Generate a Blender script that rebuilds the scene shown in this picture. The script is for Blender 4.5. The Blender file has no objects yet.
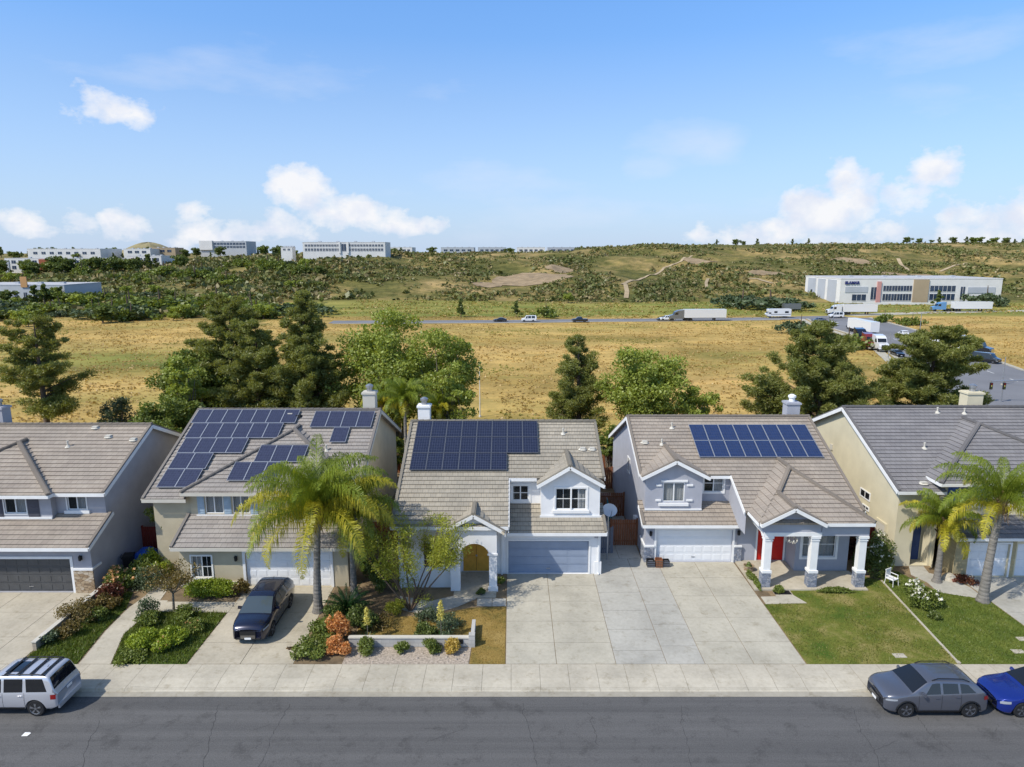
import bpy, math, random
import numpy as np
from mathutils import Vector, Matrix, noise
R=math.radians
S=bpy.context.scene; C=S.collection
rnd=random.Random(7)

# ------------------------------------------------------------ object helpers
def link(o): C.objects.link(o); return o
def thing(name,label,cat,loc=(0,0,0),rz=0,group=None):
    o=link(bpy.data.objects.new(name,None)); o.location=loc; o.rotation_euler=(0,0,rz)
    o.empty_display_size=.2; o['label']=label; o['category']=cat
    if group: o['group']=group
    return o
def tag(o,label,cat,group=None,kind=None):
    if label: o['label']=label
    if cat: o['category']=cat
    if group: o['group']=group
    if kind: o['kind']=kind
    return o
def dup(root,loc=None,rz=None,label=None,group=None,scale=None):
    r=root.copy(); link(r)
    if loc is not None: r.location=loc
    if rz is not None: r.rotation_euler=(0,0,rz)
    if scale is not None: r.scale=(scale,)*3 if not hasattr(scale,'__len__') else scale
    if label: r['label']=label
    if group: r['group']=group
    for ch in list(root.children):
        c=ch.copy(); link(c); c.parent=r
        for g in list(ch.children):
            d=g.copy(); link(d); d.parent=c
    return r
class MB:
    def __init__(s): s.v=[]; s.f=[]; s.uv=[]; s.off=None
    def poly(s,pts,uv=None):
        n=len(s.v); s.v+=[tuple(p) for p in pts]; s.f.append(tuple(range(n,n+len(pts)))); s.uv.append(uv)
    def box(s,x0,x1,y0,y1,z0,z1):
        n=len(s.v); s.v+=[(x0,y0,z0),(x1,y0,z0),(x1,y1,z0),(x0,y1,z0),(x0,y0,z1),(x1,y0,z1),(x1,y1,z1),(x0,y1,z1)]
        for q in ((3,2,1,0),(4,5,6,7),(0,1,5,4),(1,2,6,5),(2,3,7,6),(3,0,4,7)): s.f.append(tuple(n+i for i in q)); s.uv.append(None)
        return s
    def beam(s,p0,p1,w,h,up=(0,0,1)):
        p0=Vector(p0); p1=Vector(p1); d=(p1-p0).normalized(); u=Vector(up)
        a=d.cross(u).normalized(); b=a.cross(d).normalized(); n=len(s.v)
        for p in (p0,p1):
            for i,j in ((-1,-1),(1,-1),(1,1),(-1,1)): s.v.append(tuple(p+a*(w/2*i)+b*(h/2*j)))
        for q in ((0,1,2,3),(7,6,5,4),(0,4,5,1),(1,5,6,2),(2,6,7,3),(3,7,4,0)): s.f.append(tuple(n+i for i in q)); s.uv.append(None)
        return s
    def tube(s,pts,rads,n=8,cap=True):
        pts=[Vector(p) for p in pts]; base=len(s.v); m=len(pts)
        if not hasattr(rads,'__len__'): rads=[rads]*m
        for k,p in enumerate(pts):
            d=(pts[min(k+1,m-1)]-pts[max(k-1,0)]).normalized()
            u=Vector((1,0,0)) if abs(d.z)>.9 else Vector((0,0,1))
            a=d.cross(u).normalized(); b=d.cross(a)
            for i in range(n):
                t=2*math.pi*i/n; s.v.append(tuple(p+(a*math.cos(t)+b*math.sin(t))*rads[k]))
        for k in range(m-1):
            for i in range(n):
                j=(i+1)%n; s.f.append((base+k*n+i,base+(k+1)*n+i,base+(k+1)*n+j,base+k*n+j)); s.uv.append(None)
        if cap:
            s.f.append(tuple(base+i for i in range(n))); s.uv.append(None)
            s.f.append(tuple(base+(m-1)*n+i for i in reversed(range(n)))); s.uv.append(None)
        return s
    def lathe(s,c,prof,n=16,axis='z'):
        pts=[]; base=len(s.v); c=Vector(c)
        for r,h in prof:
            for i in range(n):
                t=2*math.pi*i/n; a,b=r*math.cos(t),r*math.sin(t)
                s.v.append(tuple(c+(Vector((a,b,h)) if axis=='z' else Vector((a,h,b)))))
        for k in range(len(prof)-1):
            for i in range(n):
                j=(i+1)%n; s.f.append((base+k*n+i,base+k*n+j,base+(k+1)*n+j,base+(k+1)*n+i)); s.uv.append(None)
        s.f.append(tuple(base+i for i in range(n))); s.uv.append(None)
        s.f.append(tuple(base+(len(prof)-1)*n+i for i in range(n))); s.uv.append(None)
        return s
    def extr(s,poly,y0,y1):      # polygon in (x,z) extruded in y
        n=len(poly); b=len(s.v); s.v+=[(x,y0,z) for x,z in poly]+[(x,y1,z) for x,z in poly]
        s.f.append(tuple(range(b,b+n))); s.f.append(tuple(reversed(range(b+n,b+2*n)))); s.uv+=[None,None]
        for i in range(n):
            j=(i+1)%n; s.f.append((b+i,b+n+i,b+n+j,b+j)); s.uv.append(None)
        return s
    def build(s,name,m,parent=None,smooth=False,world=True):
        v=s.v
        if parent is not None and world:
            o=root_of(parent).location; v=[(a-o.x,b-o.y,c-o.z) for a,b,c in v]
        me=bpy.data.meshes.new(name); me.from_pydata(v,[],s.f)
        if any(u is not None for u in s.uv):
            L=me.uv_layers.new(name='UVMap').data; k=0
            for f,u in zip(s.f,s.uv):
                for i in range(len(f)):
                    if u is not None: L[k].uv=u[i]
                    k+=1
        me.materials.append(m)
        if smooth: me.shade_smooth()
        o=link(bpy.data.objects.new(name,me)); o.parent=parent
        return o
def root_of(o):
    while o.parent is not None: o=o.parent
    return o
def npmesh(name,V,m,parent=None,world=True,nv=4):   # V (K*nv,3): separate faces
    if parent is not None and world:
        o=root_of(parent).location; V=V-np.array([o.x,o.y,o.z])
    k=len(V)//nv; me=bpy.data.meshes.new(name)
    me.vertices.add(len(V)); me.vertices.foreach_set('co',V.astype(np.float32).ravel())
    me.loops.add(len(V)); me.loops.foreach_set('vertex_index',np.arange(len(V),dtype=np.int32))
    me.polygons.add(k); me.polygons.foreach_set('loop_start',np.arange(0,k*nv,nv,dtype=np.int32))
    me.polygons.foreach_set('loop_total',np.full(k,nv,dtype=np.int32))
    me.update(calc_edges=True); me.materials.append(m)
    o=link(bpy.data.objects.new(name,me)); o.parent=parent
    return o

# ------------------------------------------------------------ materials
def newmat(name):
    m=bpy.data.materials.new(name); m.use_nodes=True; nt=m.node_tree; return m,nt,nt.nodes['Principled BSDF']
def N(nt,t,**k):
    n=nt.nodes.new(t)
    for a,b in k.items():
        if a in n.inputs: n.inputs[a].default_value=b
        else: setattr(n,a,b)
    return n
def rgb(c): return (c[0],c[1],c[2],1)
def ramp(nt,fac,stops):
    r=nt.nodes.new('ShaderNodeValToRGB'); e=r.color_ramp.elements
    while len(e)<len(stops): e.new(.5)
    for i,(p,c) in enumerate(stops): e[i].position=p; e[i].color=rgb(c) if hasattr(c,'__len__') else (c,c,c,1)
    nt.links.new(fac,r.inputs[0]); return r
def mixc(nt,f,a,b,mode='MIX'):
    m=nt.nodes.new('ShaderNodeMix'); m.data_type='RGBA'; m.blend_type=mode
    for i,x in ((0,f),(6,a),(7,b)):
        if hasattr(x,'is_linked') or hasattr(x,'links'): nt.links.new(x,m.inputs[i])
        else: m.inputs[i].default_value= x if i==0 else rgb(x)
    return m.outputs[2]
def coords(nt,kind='Object',scale=(1,1,1)):
    t=nt.nodes.new('ShaderNodeTexCoord'); mp=nt.nodes.new('ShaderNodeMapping'); mp.inputs['Scale'].default_value=scale
    nt.links.new(t.outputs[kind],mp.inputs[0]); return mp.outputs[0]
def noi(nt,vec,scale,detail=4,rough=.55):
    n=N(nt,'ShaderNodeTexNoise',Scale=scale,Detail=detail,Roughness=rough); nt.links.new(vec,n.inputs['Vector']); return n.outputs['Fac']
def bump(nt,h,p,strength=.3,dist=.02):
    b=N(nt,'ShaderNodeBump',Strength=strength,Distance=dist); nt.links.new(h,b.inputs['Height']); nt.links.new(b.outputs[0],p.inputs['Normal'])
def M(name,col,rough=.8,var=.12,sc=3.,bsc=40.,bst=.15,bd=.01,metal=0,spec=.3,coat=0,stretch=(1,1,1)):
    m,nt,p=newmat(name); p.inputs['Roughness'].default_value=rough; p.inputs['Metallic'].default_value=metal
    p.inputs['Specular IOR Level'].default_value=spec; p.inputs['Coat Weight'].default_value=coat; p.inputs['Coat Roughness'].default_value=.05
    v=coords(nt,'Object',stretch)
    if var>0:
        f=noi(nt,v,sc,5); r=ramp(nt,f,[(.3,tuple(max(0,c*(1-var)) for c in col)),(.7,tuple(min(1,c*(1+var)) for c in col))])
        nt.links.new(r.outputs[0],p.inputs['Base Color'])
    else: p.inputs['Base Color'].default_value=rgb(col)
    if bst>0: bump(nt,noi(nt,v,bsc,3),p,bst,bd)
    return m
def leafmat(name,c1,c2,c3=None,trans=.3,sc=.6):
    m,nt,p=newmat(name); nt.nodes.remove(p); out=nt.nodes['Material Output']
    g=nt.nodes.new('ShaderNodeNewGeometry'); v=coords(nt,'Object')
    r=ramp(nt,g.outputs['Random Per Island'],[(0,c1),(.75,c2),(1,c3 or c2)])
    f=noi(nt,v,sc,2); r2=ramp(nt,f,[(.35,tuple(c*.8 for c in c1)),(.65,tuple(min(1,c*1.05) for c in c2))])
    col=mixc(nt,.5,r.outputs[0],r2.outputs[0])
    d=nt.nodes.new('ShaderNodeBsdfDiffuse'); t=nt.nodes.new('ShaderNodeBsdfTranslucent'); gl=N(nt,'ShaderNodeBsdfGlossy',Roughness=.45)
    gl.inputs[0].default_value=(.6,.6,.6,1)
    nt.links.new(col,d.inputs[0]); nt.links.new(mixc(nt,1.,col,(1.3,1.2,.5),'MULTIPLY'),t.inputs[0])
    mx=N(nt,'ShaderNodeMixShader',Fac=trans) ; mx.inputs[0].default_value=trans
    nt.links.new(d.outputs[0],mx.inputs[1]); nt.links.new(t.outputs[0],mx.inputs[2])
    m2=nt.nodes.new('ShaderNodeMixShader'); m2.inputs[0].default_value=.04
    nt.links.new(mx.outputs[0],m2.inputs[1]); nt.links.new(gl.outputs[0],m2.inputs[2]); nt.links.new(m2.outputs[0],out.inputs[0])
    return m
def roofmat(name,ca,cb,cc,w=.33,h=.36,streak=.5):
    m,nt,p=newmat(name); p.inputs['Roughness'].default_value=.85; p.inputs['Specular IOR Level'].default_value=.2
    t=nt.nodes.new('ShaderNodeTexCoord'); b=N(nt,'ShaderNodeTexBrick',Scale=1.); nt.links.new(t.outputs['UV'],b.inputs['Vector'])
    b.inputs['Color1'].default_value=rgb(ca); b.inputs['Color2'].default_value=rgb(cb); b.inputs['Mortar'].default_value=rgb(tuple(c*.55 for c in ca))
    b.inputs['Mortar Size'].default_value=.012; b.inputs['Mortar Smooth'].default_value=.2; b.inputs['Bias'].default_value=0.
    b.inputs['Brick Width'].default_value=w; b.inputs['Row Height'].default_value=h
    mp=nt.nodes.new('ShaderNodeMapping'); mp.inputs['Scale'].default_value=(.35,1.4,1); nt.links.new(t.outputs['UV'],mp.inputs[0])
    f=noi(nt,mp.outputs[0],1.3,6,.7); r=ramp(nt,f,[(.35,(0,0,0)),(.7,(1,1,1))])
    mf=N(nt,'ShaderNodeMath',operation='MULTIPLY'); nt.links.new(r.outputs[0],mf.inputs[0]); mf.inputs[1].default_value=streak
    c1=mixc(nt,mf.outputs[0],b.outputs['Color'],cc)
    f2=noi(nt,coords(nt,'Object'),.45,4); r2=ramp(nt,f2,[(.35,(.88,.88,.88)),(.7,(1.08,1.07,1.05))])
    nt.links.new(mixc(nt,1.,c1,r2.outputs[0],'MULTIPLY'),p.inputs['Base Color'])
    wv=N(nt,'ShaderNodeTexWave',Scale=.5/w*2,Distortion=0.); nt.links.new(t.outputs['UV'],wv.inputs['Vector'])
    bump(nt,wv.outputs['Fac'],p,.35,.03)
    return m

MT={}
def setup_mats():
    T=MT
    T['white_trim']=M('white_trim',(.78,.78,.77),.6,.05,2)
    T['white_stucco']=M('white_stucco',(.76,.76,.76),.9,.06,1.2,60,.3)
    T['grey_stucco']=M('grey_stucco',(.37,.37,.40),.9,.08,1.2,60,.3)
    T['blue_grey_stucco']=M('blue_grey_stucco',(.37,.38,.425),.9,.07,1.2,60,.3)
    T['dark_side_stucco']=M('dark_side_stucco',(.30,.31,.35),.9,.07,1.,60,.3)
    T['tan_stucco']=M('tan_stucco',(.48,.42,.30),.9,.08,1.2,60,.3)
    T['cream_stucco']=M('cream_stucco',(.62,.56,.40),.9,.08,.8,60,.3)
    T['tan_trim']=M('tan_trim',(.55,.52,.45),.7,.05)
    T['white_door']=M('white_door',(.76,.77,.78),.5,.03,2,10,.02)
    T['blue_door']=M('blue_door',(.25,.30,.39),.5,.05,2,10,.02)
    T['grey_door']=M('grey_door',(.085,.085,.085),.55,.1,2,10,.02)
    T['red_paint']=M('red_paint',(.55,.02,.015),.4,.06)
    T['orange_door']=M('orange_door',(.65,.33,.05),.5,.15,3)
    T['dark_blue_door']=M('dark_blue_door',(.02,.05,.16),.5,.1)
    T['blue_shutter']=M('blue_shutter',(.06,.14,.42),.6,.1)
    T['pale_shutter']=M('pale_shutter',(.33,.42,.50),.6,.1)
    T['dark_shutter']=M('dark_shutter',(.08,.08,.10),.6,.1)
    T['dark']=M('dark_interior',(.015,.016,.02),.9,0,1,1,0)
    T['curtain']=M('curtain',(.68,.70,.70),.9,.1,4,6,.2,.02,stretch=(8,8,.2))
    T['black']=M('black_plastic',(.015,.015,.016),.5,0,1,1,0)
    T['rubber']=M('rubber',(.02,.02,.021),.85,.2,6)
    T['steel']=M('brushed_steel',(.45,.46,.48),.35,.05,3,metal=.8)
    T['alu']=M('alu_frame',(.22,.23,.26),.4,0,1,1,0,metal=.7)
    T['alu_bright']=M('alu_bright',(.50,.52,.56),.4,0,1,1,0,metal=.6)
    T['chrome']=M('chrome',(.7,.7,.72),.12,0,1,1,0,metal=1)
    T['conc']=None
    for n,c in (('concrete',(.44,.41,.335)),('concrete_grey',(.41,.395,.35)),('concrete_tan',(.45,.405,.32)),('walk_concrete',(.46,.42,.34)),('gutter_conc',(.36,.33,.27))):
        m,nt,p=newmat(n); p.inputs['Roughness'].default_value=.9; p.inputs['Specular IOR Level'].default_value=.2
        v=coords(nt,'Object'); f=noi(nt,v,.45,6,.62); g=noi(nt,v,5.,6,.7)
        a=ramp(nt,f,[(.28,tuple(x*.80 for x in c)),(.5,c),(.72,tuple(min(1,x*1.15) for x in c))])
        b=ramp(nt,g,[(.3,(.90,.89,.87)),(.6,(1.04,1.04,1.04))])
        w=N(nt,'ShaderNodeTexNoise',Scale=1.7,Detail=8.,Roughness=.75); nt.links.new(v,w.inputs[0])
        st=ramp(nt,w.outputs['Fac'],[(.35,(.80,.78,.74)),(.46,(1,1,1))])
        cc=mixc(nt,1.,mixc(nt,1.,a.outputs[0],b.outputs[0],'MULTIPLY'),st.outputs[0],'MULTIPLY')
        nt.links.new(cc,p.inputs['Base Color']); bump(nt,g,p,.12,.01); T[n]=m
    m,nt,p=newmat('asphalt'); p.inputs['Roughness'].default_value=.85; p.inputs['Specular IOR Level'].default_value=.25
    v=coords(nt,'Object'); vs=coords(nt,'Object',(.03,1.7,1)); f=noi(nt,vs,.8,5,.6); g=noi(nt,v,22.,4,.8)
    a=ramp(nt,f,[(.3,(.084,.083,.083)),(.7,(.130,.127,.125))]); b=ramp(nt,g,[(.3,(.72,.72,.72)),(.7,(1.3,1.3,1.3))])
    w=N(nt,'ShaderNodeTexNoise',Scale=.9,Detail=8.,Roughness=.8); nt.links.new(v,w.inputs[0]); st=ramp(nt,w.outputs['Fac'],[(.36,(.72,.72,.72)),(.48,(1,1,1))])
    c=mixc(nt,1.,mixc(nt,1.,a.outputs[0],b.outputs[0],'MULTIPLY'),st.outputs[0],'MULTIPLY')
    nt.links.new(c,p.inputs['Base Color']); bump(nt,g,p,.3,.008); T['asphalt']=m
    T['dry_grass']=leafmat('dry_grass',(.38,.26,.085),(.53,.37,.14),(.64,.49,.23),.3,.05)
    T['verge_grass']=leafmat('verge_grass',(.25,.235,.055),(.33,.31,.08),(.45,.38,.13),.3,.05)
    T['tar']=M('crack_tar',(.045,.045,.047),.8,.2,5)
    T['far_asphalt']=M('far_asphalt',(.19,.19,.20),.9,.12,.1,3,.05)
    T['paint_white']=M('paint_white',(.6,.6,.58),.8,.15,2)
    T['dirt']=M('dirt',(.23,.165,.095),.95,.35,1.1,18,.6,.04)
    T['bare_soil']=M('bare_soil',(.17,.125,.075),.95,.35,2.,18,.6,.04)
    T['gravel']=M('gravel',(.38,.32,.26),.95,.4,9.,14,.8,.04)
    def grassmat(n,c1,c2,c3,sc):
        m,nt,p=newmat(n); p.inputs['Roughness'].default_value=.9; p.inputs['Specular IOR Level'].default_value=.1
        v=coords(nt,'Object'); f=noi(nt,v,sc,6,.65); g=noi(nt,v,14.,4,.8)
        a=ramp(nt,f,[(.32,c1),(.5,c2),(.66,c3)]); b=ramp(nt,g,[(.3,(.6,.6,.55)),(.7,(1.3,1.3,1.2))])
        nt.links.new(mixc(nt,1.,a.outputs[0],b.outputs[0],'MULTIPLY'),p.inputs['Base Color']); bump(nt,g,p,.6,.05); return m
    T['lawn_green']=grassmat('lawn_green',(.075,.115,.022),(.12,.155,.03),(.17,.19,.045),.9)
    T['lawn_patchy']=grassmat('lawn_patchy',(.07,.12,.02),(.15,.165,.035),(.29,.245,.10),.55)
    T['lawn_dry']=grassmat('lawn_dry',(.15,.13,.04),(.28,.19,.06),(.34,.24,.09),.5)
    T['lawn_lush']=grassmat('lawn_lush',(.05,.09,.015),(.08,.13,.02),(.12,.17,.03),1.5)
    T['roof_brown']=roofmat('roof_brown',(.30,.255,.215),(.355,.305,.255),(.42,.37,.31))
    T['roof_tan']=roofmat('roof_tan',(.305,.275,.225),(.375,.335,.27),(.42,.385,.32))
    T['roof_rust']=roofmat('roof_rust',(.29,.24,.19),(.38,.30,.22),(.45,.37,.27))
    T['roof_grey']=roofmat('roof_grey',(.205,.195,.20),(.24,.23,.235),(.285,.275,.27))
    T['roof_mix']=roofmat('roof_mix',(.28,.25,.225),(.33,.30,.27),(.38,.355,.33))
    m,nt,p=newmat('stone'); p.inputs['Roughness'].default_value=.85
    v=coords(nt,'Object',(1,1,1.6)); vo=N(nt,'ShaderNodeTexVoronoi',Scale=5.); nt.links.new(v,vo.inputs[0]); ve=N(nt,'ShaderNodeTexVoronoi',Scale=5.,feature='DISTANCE_TO_EDGE'); nt.links.new(v,ve.inputs[0])
    a=ramp(nt,vo.outputs['Color'],[(.2,(.16,.19,.25)),(.5,(.27,.29,.34)),(.8,(.38,.39,.42))]); b=ramp(nt,ve.outputs['Distance'],[(.02,(.5,.5,.5)),(.07,(1,1,1))])
    nt.links.new(mixc(nt,1.,a.outputs[0],b.outputs[0],'MULTIPLY'),p.inputs['Base Color']); bump(nt,b.outputs[0],p,.6,.03); T['stone']=m
    m,nt,p=newmat('stone_tan'); p.inputs['Roughness'].default_value=.85
    v=coords(nt,'Object',(1,1,1.8)); vo=N(nt,'ShaderNodeTexVoronoi',Scale=4.); nt.links.new(v,vo.inputs[0]); ve=N(nt,'ShaderNodeTexVoronoi',Scale=4.,feature='DISTANCE_TO_EDGE'); nt.links.new(v,ve.inputs[0])
    a=ramp(nt,vo.outputs['Color'],[(.2,(.28,.19,.11)),(.5,(.40,.30,.19)),(.8,(.5,.42,.32))]); b=ramp(nt,ve.outputs['Distance'],[(.02,(.5,.5,.5)),(.07,(1,1,1))])
    nt.links.new(mixc(nt,1.,a.outputs[0],b.outputs[0],'MULTIPLY'),p.inputs['Base Color']); bump(nt,b.outputs[0],p,.6,.03); T['stone_tan']=m
    for n,c,mo in (('block_wall',(.47,.46,.44),(.34,.33,.31)),('tan_block',(.42,.36,.28),(.28,.24,.19)),('tan_siding',(.42,.35,.2),(.30,.25,.14))):
        m,nt,p=newmat(n); p.inputs['Roughness'].default_value=.9; b=N(nt,'ShaderNodeTexBrick',Scale=1.); mp=nt.nodes.new('ShaderNodeMapping'); t=nt.nodes.new('ShaderNodeTexCoord')
        mp.inputs['Rotation'].default_value=(R(90),0,0); nt.links.new(t.outputs['Object'],mp.inputs[0]); nt.links.new(mp.outputs[0],b.inputs[0])
        b.inputs['Color1'].default_value=rgb(c); b.inputs['Color2'].default_value=rgb(tuple(x*.85 for x in c)); b.inputs['Mortar'].default_value=rgb(mo); b.inputs['Mortar Size'].default_value=.01
        b.inputs['Brick Width'].default_value=.4; b.inputs['Row Height'].default_value=.2; nt.links.new(b.outputs[0],p.inputs['Base Color']); bump(nt,noi(nt,t.outputs['Object'],30.),p,.2); T[n]=m
    # glass
    m,nt,p=newmat('window_glass'); p.inputs['Base Color'].default_value=(.02,.03,.035,1); p.inputs['Roughness'].default_value=.06; p.inputs['Specular IOR Level'].default_value=.8
    tr=nt.nodes.new('ShaderNodeBsdfTransparent'); mx=nt.nodes.new('ShaderNodeMixShader'); mx.inputs[0].default_value=.25
    nt.links.new(tr.outputs[0],mx.inputs[1]); nt.links.new(p.outputs[0],mx.inputs[2]); nt.links.new(mx.outputs[0],nt.nodes['Material Output'].inputs[0]); T['glass']=m
    T['car_glass']=M('car_glass',(.008,.009,.011),.03,0,1,1,0,spec=1.)
    T['car_glass_pale']=M('car_glass_pale',(.05,.07,.085),.05,0,1,1,0,spec=.8)
    T['far_glass']=M('far_glass',(.03,.05,.09),.15,.3,.4,1,0,spec=.7)
    # solar
    for n,c in (('solar_dark',(.010,.013,.032)),('solar_blue',(.012,.028,.09)),('solar_violet',(.026,.028,.055))):
        m,nt,p=newmat(n); p.inputs['Roughness'].default_value=.22; p.inputs['Specular IOR Level'].default_value=.6
        t=nt.nodes.new('ShaderNodeTexCoord'); b=N(nt,'ShaderNodeTexBrick',Scale=1.,offset=0.); nt.links.new(t.outputs['UV'],b.inputs[0])
        b.inputs['Color1'].default_value=rgb(c); b.inputs['Color2'].default_value=rgb(tuple(x*1.35 for x in c)); b.inputs['Mortar'].default_value=rgb((.06,.07,.11)) ; b.inputs['Mortar Size'].default_value=.008
        b.inputs['Brick Width'].default_value=1/6; b.inputs['Row Height'].default_value=.1; nt.links.new(b.outputs[0],p.inputs['Base Color']); T[n]=m
    T['wood_fence']=M('wood_fence',(.22,.085,.04),.85,.3,3,12,.3,.01,stretch=(6,6,.6))
    T['red_fence']=M('red_fence',(.20,.03,.018),.85,.2,3,12,.3,.01,stretch=(6,6,.6))
    T['grey_fence']=M('grey_fence',(.13,.14,.17),.8,.1,3)
    T['bark']=M('bark',(.12,.085,.06),.95,.35,4,14,.8,.03,stretch=(1,1,.35))
    T['palm_bark']=M('palm_bark',(.20,.185,.165),.9,.3,2,5,.8,.03,stretch=(1,1,5))
    T['palm_boot']=M('palm_boot',(.20,.13,.07),.95,.4,6,14,.9,.05)
    T['bark_grey']=M('bark_grey',(.16,.14,.11),.95,.3,5,14,.6,.03)
    T['leaf_pine']=leafmat('leaf_pine',(.16,.185,.045),(.27,.29,.075),(.37,.36,.11),.45,.5)
    T['leaf_dark']=leafmat('leaf_dark',(.085,.12,.028),(.15,.19,.045),(.22,.26,.06),.25,.5)
    T['leaf_light']=leafmat('leaf_light',(.21,.26,.04),(.34,.40,.075),(.46,.48,.15),.35,.5)
    T['leaf_mid']=leafmat('leaf_mid',(.12,.16,.03),(.20,.25,.05),(.29,.32,.09),.3,.5)
    T['leaf_olive']=leafmat('leaf_olive',(.07,.10,.05),(.12,.16,.08),(.17,.21,.12),.2,.8)
    T['leaf_bright']=leafmat('leaf_bright',(.18,.25,.02),(.32,.40,.04),(.44,.46,.06),.3,2.)
    T['leaf_mesquite']=leafmat('leaf_mesquite',(.26,.30,.035),(.42,.44,.06),(.55,.50,.07),.4,1.)
    T['leaf_palm']=leafmat('leaf_palm',(.13,.19,.02),(.25,.31,.035),(.38,.38,.05),.35,.7)
    T['leaf_palm_yellow']=leafmat('leaf_palm_yellow',(.34,.34,.025),(.52,.46,.04),(.66,.52,.07),.35,.7)
    T['leaf_cycad']=leafmat('leaf_cycad',(.015,.05,.01),(.04,.10,.02),None,.15,1)
    T['leaf_rust']=leafmat('leaf_rust',(.13,.10,.03),(.22,.17,.05),(.33,.18,.06),.25,2)
    T['leaf_orange']=leafmat('leaf_orange',(.58,.24,.07),(.72,.36,.13),(.75,.48,.22),.3,2)
    T['leaf_yellow']=leafmat('leaf_yellow',(.60,.52,.10),(.72,.66,.20),None,.3,2)
    T['leaf_gold']=leafmat('leaf_gold',(.42,.30,.05),(.58,.42,.10),(.65,.5,.2),.3,2)
    T['leaf_red']=leafmat('leaf_red',(.10,.025,.02),(.16,.06,.03),(.08,.09,.02),.2,2)
    T['petal_white']=leafmat('petal_white',(.75,.72,.6),(.85,.83,.75),None,.2,2)
    T['petal_peach']=leafmat('petal_peach',(.7,.35,.15),(.8,.5,.25),None,.2,2)
    T['grass_blade']=leafmat('grass_blade',(.10,.14,.025),(.16,.20,.04),(.24,.26,.06),.3,.7)
    T['grass_blade_dry']=leafmat('grass_blade_dry',(.10,.14,.03),(.22,.22,.05),(.36,.28,.1),.3,.7)
    T['grass_straw']=leafmat('grass_straw',(.24,.18,.05),(.36,.26,.09),(.42,.32,.12),.3,.7)
    T['scrub_dry']=leafmat('scrub_dry',(.20,.165,.07),(.30,.245,.11),(.40,.33,.17),.15,.02)
    T['scrub_leaf']=leafmat('scrub_leaf',(.10,.12,.035),(.17,.18,.055),(.26,.245,.10),.15,.02)
def paint(name,col,metal=.4,rough=.3): return M(name,col,rough,0,1,1,0,metal=metal,spec=.5,coat=1)
setup_mats()
# ------------------------------------------------------------ survey helpers (camera 19 m up, looking 10.8 deg down)
CF=683.; CT=math.atan(130.5/683); CH=19.
def _ray(px,py):
    u=(px-512)/CF; v=(383.5-py)/CF
    return u,math.cos(CT)+v*math.sin(CT),-math.sin(CT)+v*math.cos(CT)
def gz(px,py,z=0):
    d=_ray(px,py); t=(z-CH)/d[2]; return Vector((d[0]*t,d[1]*t,z))
def gy(px,py,Y):
    d=_ray(px,py); t=Y/d[1]; return Vector((d[0]*t,Y,CH+d[2]*t))
def gx(px,py,X):
    d=_ray(px,py); t=X/d[0]; return Vector((X,d[1]*t,CH+d[2]*t))

# ------------------------------------------------------------ roofs, walls, windows
def clipv(poly,a,b):         # keep a<=v<=b
    for s,lim in ((1,a),(-1,-b)):
        out=[]
        for i in range(len(poly)):
            p,q=poly[i],poly[(i+1)%len(poly)]; dp=s*p[1]-lim; dq=s*q[1]-lim
            if dp>=-1e-9: out.append(p)
            if (dp>1e-9 and dq<-1e-9) or (dp<-1e-9 and dq>1e-9):
                t=dp/(dp-dq); out.append((p[0]+(q[0]-p[0])*t,p[1]+(q[1]-p[1])*t))
        poly=out
        if len(poly)<3: return []
    return poly
def facet(mb,pts,course=.36,lift=.045,th=.13):
    P=[Vector(p) for p in pts]; n=Vector((0,0,0))
    for i in range(len(P)): n+=P[i].cross(P[(i+1)%len(P)])
    n.normalize()
    if n.z<0: n=-n; P=P[::-1]
    e=Vector((0,0,1)).cross(n).normalized(); s=n.cross(e)
    if s.z<0: s=-s; e=-e
    d=n.dot(P[0]); uv=[(e.dot(p),s.dot(p)) for p in P]
    def W(u,v,h): return e*u+s*v+n*(d+h)
    v0=min(q[1] for q in uv); v1=max(q[1] for q in uv); k=math.floor(v0/course)
    while k*course<v1:
        a=k*course; c=clipv(uv,a,a+course); k+=1
        if len(c)<3: continue
        hh=[lift*(1-(v-a)/course) for u,v in c]
        mb.poly([W(u,v,h) for (u,v),h in zip(c,hh)],[(u,v) for u,v in c])
        low=[q for q in c if abs(q[1]-max(a,min(v for _,v in c)))<1e-6]
        if len(low)>=2:
            ua=min(q[0] for q in low); ub=max(q[0] for q in low); vv=low[0][1]; h=lift*(1-(vv-a)/course)
            mb.poly([W(ua,vv,-.01),W(ub,vv,-.01),W(ub,vv,h),W(ua,vv,h)],[(ua,vv),(ub,vv),(ub,vv+.02),(ua,vv+.02)])
    m=len(P)
    mb.poly([W(u,v,-th) for u,v in uv][::-1],[(u,v) for u,v in uv][::-1])
    for i in range(m):
        (u,v),(u2,v2)=uv[i],uv[(i+1)%m]
        mb.poly([W(u,v,-th),W(u2,v2,-th),W(u2,v2,-.0),W(u,v,-.0)],[(u,v),(u2,v2),(u2,v2),(u,v)])
class Plane:                 # roof slope rising towards +y
    def __init__(s,y,z,k=.44): s.y0,s.z0,s.k=y,z,k
    def z(s,y): return s.z0+s.k*(y-s.y0)
    def y(s,z): return s.y0+(z-s.z0)/s.k
    def p(s,x,y): return (x,y,s.z(y))
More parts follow.
